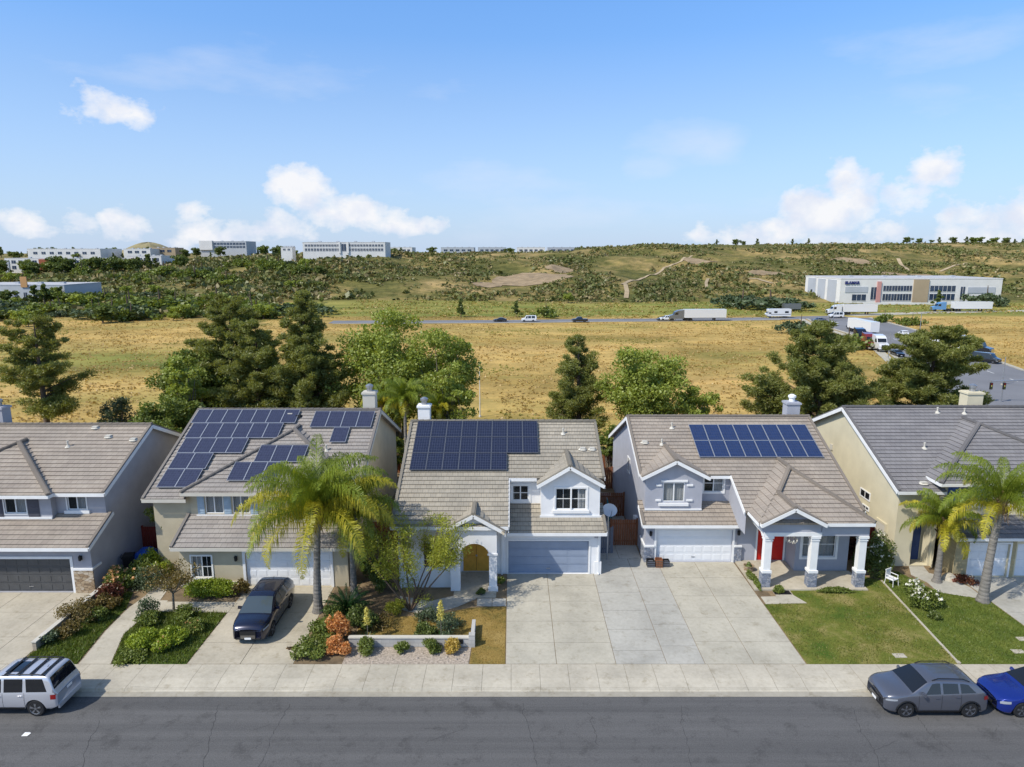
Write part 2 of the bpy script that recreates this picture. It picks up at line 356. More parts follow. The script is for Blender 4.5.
def caps(mb,pts,w=.26,h=.09):     # ridge / hip / rake caps: short overlapping barrel pieces
    for a,b in zip(pts[:-1],pts[1:]):
        a=Vector(a); b=Vector(b); L=(b-a).length; n=max(1,int(L/.42)); d=(b-a)/n
        for i in range(n):
            p=a+d*i+Vector((0,0,.03)); q=a+d*(i+1)+Vector((0,0,.055))
            mb.beam(p,q,w,h)
            mb.beam(p+Vector((0,0,.05)),q+Vector((0,0,.05)),w*.55,h*.6)
def fw(mb,x0,x1,y,z0,z1,ops=(),dep=.1):
    xs=sorted({x0,x1,*[o[0] for o in ops],*[o[1] for o in ops]}); zs=sorted({z0,z1,*[o[2] for o in ops],*[o[3] for o in ops]})
    for a,b in zip(xs[:-1],xs[1:]):
        for c,d in zip(zs[:-1],zs[1:]):
            cx,cz=(a+b)/2,(c+d)/2
            if any(o[0]<cx<o[1] and o[2]<cz<o[3] for o in ops): continue
            mb.poly([(a,y,c),(b,y,c),(b,y,d),(a,y,d)])
    for a,b,c,d in [o[:4] for o in ops]:
        Y=y+dep
        mb.poly([(a,y,c),(a,Y,c),(a,Y,d),(a,y,d)]); mb.poly([(b,y,c),(b,y,d),(b,Y,d),(b,Y,c)])
        mb.poly([(a,y,d),(a,Y,d),(b,Y,d),(b,y,d)]); mb.poly([(a,y,c),(b,y,c),(b,Y,c),(a,Y,c)])
def window(h,a,b,c,d,y,dep=.1,mull=(.5,),bars=0,hb=(),cur=(0,1),frame='white_trim',trim=None,sill=None,tw=.1):
    m=MB(); Y=y+dep-.03; t=.055
    m.box(a,a+t,Y-.03,Y,c,d); m.box(b-t,b,Y-.03,Y,c,d); m.box(a+t,b-t,Y-.03,Y,c,c+t); m.box(a+t,b-t,Y-.03,Y,d-t,d)
    for q in mull: x=a+(b-a)*q; m.box(x-.035,x+.035,Y-.036,Y-.004,c+t,d-t)
    for q in hb: z=c+(d-c)*q; m.box(a+t,b-t,Y-.026,Y-.006,z-.02,z+.02)
    if bars:
        segs=[0,*mull,1]
        for i in range(len(segs)-1):
            xa=a+(b-a)*segs[i]; xb=a+(b-a)*segs[i+1]
            for j in range(1,bars+1): x=xa+(xb-xa)*j/(bars+1); m.box(x-.01,x+.01,Y-.02,Y-.01,c+t,d-t)
    f=m.build('window',MT[frame],h)
    g=MB(); g.box(a+.02,b-.02,Y-.014,Y-.008,c+.02,d-.02); g.build('pane',MT['glass'],f)
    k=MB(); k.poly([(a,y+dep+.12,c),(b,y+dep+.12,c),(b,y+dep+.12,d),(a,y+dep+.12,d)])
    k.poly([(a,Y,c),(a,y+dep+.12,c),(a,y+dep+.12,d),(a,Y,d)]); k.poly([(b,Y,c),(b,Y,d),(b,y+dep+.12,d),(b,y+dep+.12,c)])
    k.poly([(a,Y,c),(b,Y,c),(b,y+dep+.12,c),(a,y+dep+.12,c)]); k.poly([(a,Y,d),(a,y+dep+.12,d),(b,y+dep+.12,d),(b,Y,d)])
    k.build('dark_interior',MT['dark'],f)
    if cur:
        k=MB(); xa=a+(b-a)*cur[0]+.03; xb=a+(b-a)*cur[1]-.03; n=max(4,int((xb-xa)/.09)); yy=y+dep+.06
        for i in range(n):
            x=xa+(xb-xa)*i/n; x2=xa+(xb-xa)*(i+1)/n; o=.02*(i%2); k.poly([(x,yy+o,c+.03),(x2,yy+.02-o,c+.03),(x2,yy+.02-o,d-.03),(x,yy+o,d-.03)])
        k.build('curtain',MT['curtain'],f)
    if trim:
        k=MB(); q=tw; k.box(a-q,a,y-.035,y-.003,c-q,d+q); k.box(b,b+q,y-.035,y-.003,c-q,d+q); k.box(a,b,y-.035,y-.003,d,d+q); k.box(a,b,y-.035,y-.003,c-q,c); k.build('window_trim',MT[trim],h)
    if sill:
        k=MB(); k.box(a-.18,b+.18,y-.12,y-.003,c-.2,c-.02); k.build('window_sill',MT[sill],h)
    return f
def side_window(h,px0,py0,px1,py1,X,sgn,frame='white_trim'):   # on a side wall at x=X, outward sgn
    A=gx(px0,py0,X); B=gx(px1,py1,X); y0,y1=sorted((A.y,B.y)); z0,z1=sorted((A.z,B.z)); side_win(h,X,sgn,y0,y1,z0,z1,frame)
def side_win(h,X,sgn,y0,y1,z0,z1,frame='white_trim'):
    m=MB(); t=.07; a,b=sorted((X+sgn*.003,X+sgn*.05))
    m.box(a,b,y0,y0+t,z0,z1); m.box(a,b,y1-t,y1,z0,z1); m.box(a,b,y0+t,y1-t,z0,z0+t); m.box(a,b,y0+t,y1-t,z1-t,z1); m.box(a,b,(y0+y1)/2-.02,(y0+y1)/2+.02,z0+t,z1-t)
    f=m.build('window',MT[frame],h); a,b=sorted((X+sgn*.004,X+sgn*.02))
    MB().box(a,b,y0+.05,y1-.05,z0+.05,z1-.05).build('pane',MT['car_glass'],f)
def garage(h,a,b,z1,y,mat,cols=8,rows=4,dep=.18):
    m=MB(); Y=y+dep-.02; m.box(a,b,Y,Y+.04,0.005,z1); rh=z1/rows
    for r in range(rows):
        m.box(a+.01,b-.01,Y-.02,Y+.01,r*rh+.015,(r+1)*rh-.012)
        for c in range(cols):
            w=(b-a)/cols; m.box(a+c*w+.08,a+(c+1)*w-.08,Y-.034,Y-.018,r*rh+.1,(r+1)*rh-.1)
    g=m.build('garage_door',MT[mat],h)
    MB().box((a+b)/2-.12,(a+b)/2+.12,Y-.06,Y-.03,.28,.32).build('handle',MT['steel'],g)
    return g
def wall_lamp(h,x,y,z):
    m=MB(); m.box(x-.06,x+.06,y-.03,y-.003,z-.1,z+.15); m.lathe((x,y-.13,z-.12),[(.05,0),(.085,.04),(.085,.24),(.1,.25),(.02,.34)],6); m.beam((x,y-.03,z+.1),(x,y-.13,z+.2),.03,.03)
    m.build('wall_lamp',MT['black'],h)
def solar(h,pl,xs,rows,mat,w=1.0,L=None,cols=None):
    """rows: list of (y_low, y_high, x_start, count, width) on slope plane pl"""
    k=pl.k; nrm=Vector((0,-k,1)).normalized()
    for yl,yh,x0,cnt,pw in rows:
        for i in range(cnt):
            a=x0+i*pw+.012; b=x0+(i+1)*pw-.012
            lo=Vector((0,yl+.012,pl.z(yl+.012)))+nrm*.16; hi=Vector((0,yh-.012,pl.z(yh-.012)))+nrm*.16
            def c(x,base,o): v=base+nrm*o; return (x,v.y,v.z)
            m=MB(); t=.03
            m.poly([c(a+t,lo,.004),c(b-t,lo,.004),c(b-t,hi,.004),c(a+t,hi,.004)],[(0,0),(1,0),(1,1),(0,1)])
            m.poly([c(a,lo,-.03),c(a,hi,-.03),c(b,hi,-.03),c(b,lo,-.03)],[(0,0)]*4)
            p=m.build('solar_panel',MT[mat],h)
            f=MB(); 
            for (p0,p1) in ((c(a,lo,0),c(b,lo,0)),(c(a,hi,0),c(b,hi,0))): f.beam(p0,p1,.025,.045,nrm)
            for (p0,p1) in ((c(a,lo,0),c(a,hi,0)),(c(b,lo,0),c(b,hi,0))): f.beam(p0,p1,.025,.045,nrm)
            f.build('panel_frame',MT['alu' if mat=='solar_dark' else 'alu_bright'],p)
        r=MB()
        for yy in (yl+(yh-yl)*.25,yl+(yh-yl)*.75):
            z=pl.z(yy); r.beam((x0+.05,yy-.05,z+.1),(x0+cnt*pw-.05,yy-.05,z+.1),.05,.06)
        r.build('panel_rail',MT['steel'],h)
def vent(h,x,pl,y,kind=0,mat='tan_trim'):
    z=pl.z(y); m=MB()
    if kind==0: m.lathe((x,y,z-.1),[(.05,0),(.05,.42),(.07,.43),(.07,.5)],8); m.lathe((x,y,z-.02),[(.2,0),(.07,.14)],8)
    else:
        m.lathe((x,y,z-.02),[(.3,.02),(.24,.06),(.1,.12)],10)
        m.box(x-.16,x+.16,y-.2,y+.1,z-.05,z+.14)
    m.build('roof_vent',MT[mat],h)
def chimney(h,x0,x1,y0,y1,z0,z1,mat,capmat='steel'):
    m=MB(); m.box(x0,x1,y0,y1,z0,z1); m.box(x0-.07,x1+.07,y0-.07,y1+.07,z1-.16,z1-.04)
    c=m.build('chimney',MT[mat],h); f=MB(); cx,cy=(x0+x1)/2,(y0+y1)/2
    f.lathe((cx,cy,z1-.01),[(.2,0),(.2,.28),(.27,.29),(.27,.42),(.1,.52)],12); f.build('chimney_cap',MT[capmat],c)
def gable_wall(mb,x0,x1,xp,y,zb,ze,zp,ops=(),dep=.1):
    fw(mb,x0,x1,y,zb,ze,ops,dep); mb.poly([(x0,y,ze),(x1,y,ze),(xp,y,zp)])
def gable_roof(mb,cp,fa,x0,x1,xp,yf,ze,zp,pl,oh=0):
    yb=pl.y(zp)+.25; ye=pl.y(ze)+.25
    facet(mb,[(x0,yf,ze),(xp,yf,zp),(xp,yb,zp),(x0,ye,ze)]); facet(mb,[(x1,yf,ze),(x1,ye,ze),(xp,yb,zp),(xp,yf,zp)])
    caps(cp,[(xp,yf,zp+.03),(xp,yb-.2,zp+.03)])
    for xe in (x0,x1):
        fa.beam((xe,yf-.02,ze-.08),(xp,yf-.02,zp-.08),.05,.2)
        fa.box(min(xe,xe),max(xe,xe)+.04 if xe==x1 else xe+.04,yf,min(ye,yf+3),ze-.19,ze-.01)
        cp.beam((xe,yf+.06,ze+.05),(xp,yf+.06,zp+.05),.15,.09)
def side_wall(mb,x,pts): mb.poly([(x,y,z) for y,z in pts])
def house(name,label,loc): return thing(name,label,'house',loc)
def fin(h,walls,roofs,cp,fa,wm,rm,fm):
    walls.build('wall',MT[wm],h); r=roofs.build('roof',MT[rm],h); cp.build('ridge_cap',MT[rm],r); fa.build('fascia',MT[fm],r)
def scrape(h,pts,r=.04): pass

# ================================================================= HOUSE 3 (white, blue garage)
def house3():
    h=house('house','white two storey house with blue-grey garage door and dark solar panels left of its dormer',(-.6,38.3,0))
    Mn=Plane(36.,4.0,.45); W=MB(); Rf=MB(); Cp=MB(); Fa=MB()
    yr=44.6; zr=Mn.z(yr); Rr=Plane(yr,zr,-.45)
    XL,XR=-6.8,5.62; yb=53.0
    facet(Rf,[Mn.p(XL,36.0),Mn.p(-.2,36.0),Mn.p(-.2,yr),Mn.p(XL,yr)])
    facet(Rf,[Mn.p(-.2,39.6),Mn.p(XR,39.6),Mn.p(XR,yr),Mn.p(-.2,yr)])
    facet(Rf,[(XL,yr,zr),(XR,yr,zr),(XR,yb,Rr.z(yb)),(XL,yb,Rr.z(yb))])
    caps(Cp,[(XL,yr,zr+.02),(XR,yr,zr+.02)])
    for x,y0 in ((XL+.06,36.0),(XR-.06,39.6)):
        Cp.beam((x,y0,Mn.z(y0)+.05),(x,yr,zr+.05),.16,.1); Cp.beam((x,yr,zr+.05),(x,yb,Rr.z(yb)+.05),.16,.1)
    for x,y0 in ((XL-.02,36.0),(XR+.02,39.6)):
        Fa.beam((x,y0,Mn.z(y0)-.12),(x,yr,zr-.12),.05,.22); Fa.beam((x,yr,zr-.12),(x,yb,Rr.z(yb)-.12),.05,.22)
    Fa.box(XL,-.2,35.95,36.0,3.78,3.97); Fa.box(-.2,1.5,39.55,39.6,Mn.z(39.6)-.22,Mn.z(39.6)-.03); Fa.box(-.22,-.17,36.0,39.6,3.6,3.7)
    Fa.beam((-.17,36.0,Mn.z(36)-.12),(-.17,39.6,Mn.z(39.6)-.12),.05,.22)
    # skirt over garage
    Sk=Plane(37.9,2.79); ys=40.15
    facet(Rf,[Sk.p(-.3,37.9),Sk.p(5.6,37.9),Sk.p(5.6,ys),Sk.p(-.3,ys)]); Fa.box(-.3,5.6,37.85,37.9,2.6,2.78); Fa.box(5.58,5.63,37.9,38.4,2.6,2.85); Cp.beam((5.54,37.9,2.85),(5.54,39.1,3.38),.16,.1)
    # dormer
    gable_roof(Rf,Cp,Fa,1.5,5.5,3.45,38.7,5.42,6.6,Plane(39.6,Mn.z(39.6),.45))
    gable_wall(W,1.75,5.3,3.5,39.1,3.1,5.5,6.5,[(2.62,4.48,3.78,5.12)])
    Fa.box(1.68,5.4,39.04,39.09,3.28,3.42)
    # dormer side walls + alcove wall
    W.poly([(1.75,39.1,3.1),(1.75,39.1,5.5),(1.75,40.4,5.6),(1.75,40.4,3.1)]); W.poly([(5.3,39.1,3.1),(5.3,40.4,3.1),(5.3,40.4,5.6),(5.3,39.1,5.5)])
    fw(W,-.4,1.75,40.1,3.4,5.55,[(.02,1.02,3.98,4.95)])
    window(h,.02,1.02,3.98,4.95,40.1,mull=(.5,),hb=(.5,),cur=(0,.15),trim='white_trim',tw=.14)
    window(h,2.62,4.48,3.78,5.12,39.1,mull=(.5,),hb=(.5,),bars=1,cur=(.7,1),trim='white_trim',tw=.1,sill='white_trim')
    k=MB(); k.box(3.5,3.6,39.05,39.1,3.78,5.12); k.build('window_post',MT['white_trim'],h)
    # garage wall
    fw(W,-.9,5.3,38.3,0,2.75,[(-.22,4.6,0,2.12)],.18); garage(h,-.22,4.6,2.12,38.3,'blue_door',4,4)
    k=MB(); k.box(-.32,-.22,38.265,38.297,0,2.22); k.box(4.6,4.7,38.265,38.297,0,2.22); k.box(-.22,4.6,38.265,38.297,2.12,2.22); k.box(4.95,5.36,38.24,38.295,0,.8); k.build('garage_trim',MT['white_trim'],h)
    # house number plate: small dark plate with pale numerals
    k=MB(); k.box(4.92,5.2,38.26,38.297,2.3,2.42); k.build('number_plate',MT['grey_stucco'],h)
    # left front and entry
    fw(W,-6.5,-3.4,36.6,0,4.0,[(-5.1,-3.95,1.2,2.75)]); window(h,-5.1,-3.95,1.2,2.75,36.6,mull=(.5,),hb=(.33,.66),cur=None,trim='white_trim')
    W.poly([(-3.4,36.6,0),(-3.4,38.6,0),(-3.4,38.6,4),(-3.4,36.6,4)]); fw(W,-3.4,-.85,38.6,0,4.,[(-2.95,-1.35,0.02,2.35)])
    W.poly([(-.42,36.2,2.9),(-.42,40.1,2.9),(-.42,40.1,Mn.z(40.1)-.1),(-.42,36.2,Mn.z(36.2)-.1)]); W.poly([(-.85,38.3,0),(-.85,38.6,0),(-.85,38.6,3.2),(-.85,38.3,3.2)])
    k=MB(); k.box(-2.95,-2.16,38.64,38.69,.02,2.35); k.box(-2.14,-1.35,38.64,38.69,.02,2.35)
    for a in (-2.85,-2.04):
        for z0,z1 in ((.25,1.0),(1.15,2.2)): k.box(a,a+.6,38.62,38.645,z0,z1)
    d=k.build('front_door',MT['orange_door'],h); k=MB(); k.box(-2.2,-2.1,38.57,38.62,1.,1.1); k.build('handle',MT['steel'],d)
    # arched portico
    P=MB(); yA,yB=36.15,36.55; x0,x1=-3.5,-.86; a0,a1=-2.95,-1.3; zs=2.15; r=(a1-a0)/2; cx=(a0+a1)/2
    prof=[(x0,0),(a0,0),(a0,zs)]+[(cx-r*math.cos(t),zs+r*.9*math.sin(t)) for t in [math.pi*i/14 for i in range(1,14)]]+[(a1,zs),(a1,0),(x1,0),(x1,3.6),(-2.15,4.55),(x0,3.6)]
    top=[(x1,3.6),(-2.15,4.5),(x0,3.6)]
    arch=[(a0,zs)]+[(cx-r*math.cos(t),zs+r*.9*math.sin(t)) for t in [math.pi*i/14 for i in range(1,14)]]+[(a1,zs)]
    for yy in (yA,yB):
        P.poly([(x0,yy,0),(a0,yy,0),(a0,yy,zs),(x0,yy,zs)]); P.poly([(a1,yy,0),(x1,yy,0),(x1,yy,zs),(a1,yy,zs)])
        for (p,q) in zip(arch[:-1],arch[1:]): P.poly([(p[0],yy,p[1]),(q[0],yy,q[1]),(q[0],yy,3.6),(p[0],yy,3.6)])
        P.poly([(x0,yy,zs),(a0,yy,zs),(a0,yy,3.6),(x0,yy,3.6)]); P.poly([(a1,yy,zs),(x1,yy,zs),(x1,yy,3.6),(a1,yy,3.6)]); P.poly([(x0,yy,3.6),(x1,yy,3.6),(-2.15,yy,4.5)])
    for (p,q) in zip([(a0,0)]+arch,arch+[(a1,0)]): P.poly([(p[0],yA,p[1]),(p[0],yB,p[1]),(q[0],yB,q[1]),(q[0],yA,q[1])])
    P.poly([(x1,yA,0),(x1,yB,0),(x1,yB,3.6),(x1,yA,3.6)]); P.poly([(x0,yA,0),(x0,yA,3.6),(x0,yB,3.6),(x0,yB,0)])
    P.box(x1,x1+.01,yB,38.3,2.6,3.6); P.box(a1-.08,x1+.05,yA-.06,yA-.003,2.2,2.3); P.box(a1-.06,x1+.06,yA-.05,yA-.003,0,.3); P.box(x1+.003,x1+.05,yA,yB,2.2,2.3)
    P.build('portico',MT['white_stucco'],h)
    gable_roof(Rf,Cp,Fa,-4.0,-.4,-2.15,35.85,3.72,4.72,Mn)
    # side and back walls
    for x in (-6.5,5.3):
        y0=36.6 if x<0 else 38.3
        if x<0: pts=[(36.6,0),(yb-.4,0),(yb-.4,Rr.z(yb-.4)-.1),(yr,zr-.1),(36.6,Mn.z(36.6)-.1)]
        else: pts=[(38.3,0),(yb-.4,0),(yb-.4,Rr.z(yb-.4)-.1),(yr,zr-.1),(40.1,Mn.z(40.1)-.1),(40.1,3.55),(38.3,2.8)]
        side_wall(W,x,pts)
    fw(W,-6.5,5.3,yb-.4,0,Rr.z(yb-.4)-.1,[])
    side_win(h,5.3,1,45.5,46.6,3.6,4.8); side_win(h,-6.5,-1,42,43.2,3.4,4.6)
    fin(h,W,Rf,Cp,Fa,'white_stucco','roof_tan','white_trim')
    chimney(h,-6.45,-5.65,45.6,46.4,7.0,8.75,'white_stucco')
    # solar 3 rows
    ybs=[gy(0,0,1)]*0
    def yon(py,pl=Mn):     # y on the slope seen at height py
        d=_ray(512,py); k=-d[2]/d[1]; return (19-pl.z0+pl.k*pl.y0)/(k+pl.k)
    y0,y1,y2,y3=yon(472),yon(455),yon(439),yon(423)
    pw=.995
    solar(h,Mn,0,[(y0,y1,-6.28,6,pw),(y1+.02,y2,-6.28,8,pw),(y2+.02,y3,-6.28,8,pw)],'solar_dark')
    vent(h,3.35,Mn,43.4); vent(h,4.5,Mn,42.0,1); vent(h,5.1,Mn,42.0,1)
    return Mn,yon
def pipe(h,x,y,z0,z1,mat='white_trim'):
    m=MB(); m.box(x-.04,x+.04,y-.075,y-.004,z0,z1); m.box(x-.04,x+.04,y-.2,y-.004,z0-.06,z0+.001)
    m.build('downspout',MT[mat],h)
Mn3,yon=house3()

# ================================================================= HOUSE 4 (blue-grey, porch)
def house4():
    h=house('house','blue-grey house with red front door, three-column porch and bright blue solar panels',(14.,39.,0))
    Mn=Plane(40.9,5.36,.44); yr=46.4; zr=Mn.z(yr); Rr=Plane(yr,zr,-.44); W=MB(); Rf=MB(); Cp=MB(); Fa=MB()
    XL,XR=8.0,20.75; yb=54.5
    facet(Rf,[Mn.p(XL,40.9),Mn.p(13.7,40.9),Mn.p(13.7,yr),Mn.p(XL,yr)])
    facet(Rf,[Mn.p(13.7,38.0),Mn.p(XR,38.0),Mn.p(XR,yr),Mn.p(13.7,yr)])
    facet(Rf,[(XL,yr,zr),(XR,yr,zr),(XR,yb,Rr.z(yb)),(XL,yb,Rr.z(yb))])
    caps(Cp,[(XL,yr,zr+.02),(XR,yr,zr+.02)])
    for x,y0 in ((XL+.06,40.9),(XR-.06,38.0)):
        Cp.beam((x,y0,Mn.z(y0)+.05),(x,yr,zr+.05),.16,.1); Cp.beam((x,yr,zr+.05),(x,yb,Rr.z(yb)+.05),.16,.1)
    for x,y0 in ((XL-.02,40.9),(XR+.02,38.0)):
        Fa.beam((x,y0,Mn.z(y0)-.12),(x,yr,zr-.12),.05,.22); Fa.beam((x,yr,zr-.12),(x,yb,Rr.z(yb)-.12),.05,.22)
    Fa.box(12.2,13.7,40.85,40.9,5.12,5.3); Fa.beam((13.68,38.0,Mn.z(38)-.12),(13.68,40.9,5.24),.05,.22)
    # hip porch roof
    x0,x1,yf,ze=13.9,20.45,36.25,4.08; xc=17.15; ya=40.5; za=ze+.44*(ya-yf); yb2=Mn.y(za)+.2; ye=38.2
    facet(Rf,[(x0,yf,ze),(x1,yf,ze),(xc,ya,za)]); facet(Rf,[(x0,yf,ze),(xc,ya,za),(xc,yb2,za),(x0,ye,ze)]); facet(Rf,[(x1,yf,ze),(x1,ye,ze),(xc,yb2,za),(xc,ya,za)])
    caps(Cp,[(x1,yf,ze+.02),(xc,ya,za+.04),(xc,yb2-.2,za+.04)]); caps(Cp,[(15.75,38.4,5.15),(xc,ya,za+.04)])
    Fa.box(17.55,x1,yf-.05,yf,ze-.2,ze-.02); Fa.box(x1,x1+.04,yf,38.3,ze-.2,ze-.02)
    Fa.box(x0-.04,x0,yf,38.2,ze-.2,ze-.02)
    gp=Plane(yf,ze,.44); gable_roof(Rf,Cp,Fa,13.95,17.6,15.77,35.95,4.1,5.05,gp)
    # skirt
    Sk=Plane(39.4,2.66); facet(Rf,[Sk.p(8.0,39.4),Sk.p(13.9,39.4),Sk.p(13.9,41.35),Sk.p(8.0,41.35)]); Fa.box(8.0,13.95,39.35,39.4,2.46,2.64); Cp.beam((8.06,39.4,2.72),(8.06,40.5,3.2),.16,.1); Fa.beam((7.98,39.4,2.56),(7.98,41,3.26),.04,.2)
    # dormer
    gable_roof(Rf,Cp,Fa,8.0,12.2,10.1,40.15,5.42,6.5,Mn)
    gable_wall(W,8.3,11.85,10.1,40.5,3.0,5.42,6.35,[(9.4,10.75,3.75,5.0)])
    window(h,9.4,10.75,3.75,5.0,40.5,mull=(.5,),cur=(0,1))
    k=MB(); k.box(9.25,10.9,40.42,40.497,5.05,5.17); k.box(9.15,11.,40.38,40.497,3.5,3.68)
    for a,b in ((8.95,9.28),(10.87,11.25)):
        for z in (4.78,3.8): k.box(a,b,40.43,40.497,z,z+.11)
    k.box(8.3,11.85,40.44,40.497,3.2,3.3); k.build('foam_trim',MT['white_trim'],h)
    W.poly([(11.85,40.5,3.0),(11.85,41.4,3.0),(11.85,41.4,5.7),(11.85,40.5,5.42)])
    fw(W,11.85,13.85,41.3,3.4,5.5,[(12.15,13.4,4.1,5.25)]); window(h,12.15,13.4,4.1,5.25,41.3,mull=(.5,),hb=(.5,),bars=0,cur=(.5,1),trim='white_trim')
    W.poly([(13.8,38.1,2.6),(13.8,41.4,2.6),(13.8,41.4,5.4),(13.8,38.1,Mn.z(38.1)-.1)])
    # garage wall
    fw(W,8.3,13.95,39.9,0,2.65,[(8.98,13.72,0,2.15)],.18); garage(h,8.98,13.72,2.15,39.9,'white_door',8,4)
    k=MB(); k.box(8.86,8.98,39.86,39.897,0,2.27); k.box(8.98,13.72,39.86,39.897,2.15,2.27); k.box(13.72,13.84,39.86,39.897,0,2.27); k.box(8.22,8.86,39.8,39.897,1.02,1.14); k.box(13.84,14.3,39.8,39.897,1.02,1.14); k.box(8.22,8.297,39.9,41.4,1.02,1.14); k.build('garage_trim',MT['white_trim'],h)
    [MB().box(*q,0,1.02).build('stone_wainscot',MT['stone'],h) for q in ((8.24,8.86,39.84,39.896),(13.84,14.3,39.84,39.896),(8.24,8.297,39.9,41.4))]
    wall_lamp(h,8.6,39.9,1.9); wall_lamp(h,14.05,39.9,1.95)
    # porch walls
    fw(W,17.1,20.3,38.6,0,4.1,[(17.5,19.5,.95,2.55)]); window(h,17.5,19.5,.95,2.55,38.6,mull=(.5,),hb=(.5,),cur=(0,1),trim='white_trim',tw=.14)
    fw(W,13.95,17.1,40.0,0,4.1,[(15.3,16.95,.08,2.4)]); W.poly([(17.1,38.6,0),(17.1,38.6,4.1),(17.1,40,4.1),(17.1,40,0)])
    k=MB(); k.box(15.3,15.78,40.04,40.09,.08,2.4); k.box(15.88,16.95,40.04,40.09,.08,2.4)
    for a,b in ((16.0,16.36),(16.46,16.82)):
        for c,d in ((.3,.95),(1.1,2.2)): k.box(a,b,40.02,40.045,c,d)
    d=k.build('front_door',MT['red_paint'],h); k=MB(); k.box(15.92,15.98,39.96,40.03,1.05,1.2); k.build('handle',MT['steel'],d)
    k=MB(); k.box(15.2,15.3,39.96,39.997,.08,2.5); k.box(16.95,17.05,39.96,39.997,.08,2.5); k.box(15.3,16.95,39.96,39.997,2.4,2.5); k.box(15.78,15.88,40.0,40.09,.08,2.4); k.build('door_trim',MT['white_trim'],h)
    # porch columns: each a part, with a stone base
    for x in (14.62,17.28,20.02):
        k=MB(); k.box(x-.2,x+.2,36.5,36.9,.95,3.12); k.box(x-.27,x+.27,36.43,36.97,.95,1.1); k.box(x-.24,x+.24,36.46,36.94,2.9,2.97); k.box(x-.27,x+.27,36.43,36.97,3.05,3.2)
        c=k.build('porch_column',MT['white_trim'],h); k=MB(); k.box(x-.25,x+.25,36.45,36.95,0,.95); k.build('stone_base',MT['stone'],c)
    k=MB(); k.box(14.3,17.6,36.45,36.95,3.2,3.42); k.box(14.36,14.86,36.95,39.95,3.2,3.42); k.build('porch_beam',MT['white_trim'],h)
    W.box(17.6,20.3,36.5,36.9,3.2,4.02); W.box(14.36,17.56,36.5,36.6,3.42,4.05); W.poly([(14.1,36.5,4.05),(17.5,36.5,4.05),(15.77,36.5,4.9)]); W.box(14.36,14.5,36.6,38.3,3.42,4.05); W.box(20.0,20.3,36.9,38.6,3.2,4.02)
    k=MB(); k.box(14.4,20.3,36.95,40.0,3.96,4.0); k.build('porch_ceiling',MT['white_trim'],h)
    # chandelier under the gablet
    k=MB(); k.tube([(16.0,36.72,3.2),(16.0,36.72,2.98)],.012,5)
    for i in range(8):
        t=i*math.pi/4; c,s_=math.cos(t),math.sin(t); k.tube([(16.0,36.72,2.8),(16.0+.22*c,36.72+.22*s_,2.72),(16.0+.32*c,36.72+.32*s_,2.86)],.015,5); k.lathe((16.0+.32*c,36.72+.32*s_,2.86),[(.03,0),(.045,.06),(.02,.12)],6)
    k.build('hanging_lamp',MT['tan_trim'],h)
    side_wall(W,8.3,[(39.9,0),(yb-.4,0),(yb-.4,Rr.z(yb-.4)-.1),(yr,zr-.1),(41.3,Mn.z(41.3)-.1),(40.5,5.42),(40.5,3.05),(39.9,2.75)])
    side_wall(W,20.3,[(38.6,0),(yb-.4,0),(yb-.4,Rr.z(yb-.4)-.1),(yr,zr-.1),(38.6,Mn.z(38.6)-.1)])
    fw(W,8.3,20.3,yb-.4,0,Rr.z(yb-.4)-.1,[])
    side_win(h,8.3,-1,46,47.,3.7,4.8); 
    k=MB(); k.box(8.12,8.29,42.6,43.0,.9,1.9); k.box(8.15,8.29,43.2,43.5,1.2,1.7); k.build('meter_box',MT['white_trim'],h)
    fin(h,W,Rf,Cp,Fa,'blue_grey_stucco','roof_brown','white_trim')
    chimney(h,19.25,20.15,46.6,47.4,6.9,8.75,'blue_grey_stucco','white_trim')
    y0,y1,y2=yon(459,Mn),yon(442.5,Mn),yon(426.5,Mn)
    solar(h,Mn,0,[(y0,y1,12.05,8,1.0),(y1+.02,y2,12.05,8,1.0)],'solar_blue')
    vent(h,10.9,Mn,45.2,0); vent(h,8.8,Mn,43.8,1); vent(h,9.9,Mn,43.6,0)
house4()
for o_ in [c for c in C.objects if c.name.startswith('house') and c.parent is None]:
    if o_.name=='house': pipe(o_,5.18,38.3,.1,2.6); pipe(o_,-6.38,36.6,.1,3.75); pipe(o_,-.6,38.3,.1,2.6)
    else: pipe(o_,13.98,40.0,.15,2.5,'grey_stucco')

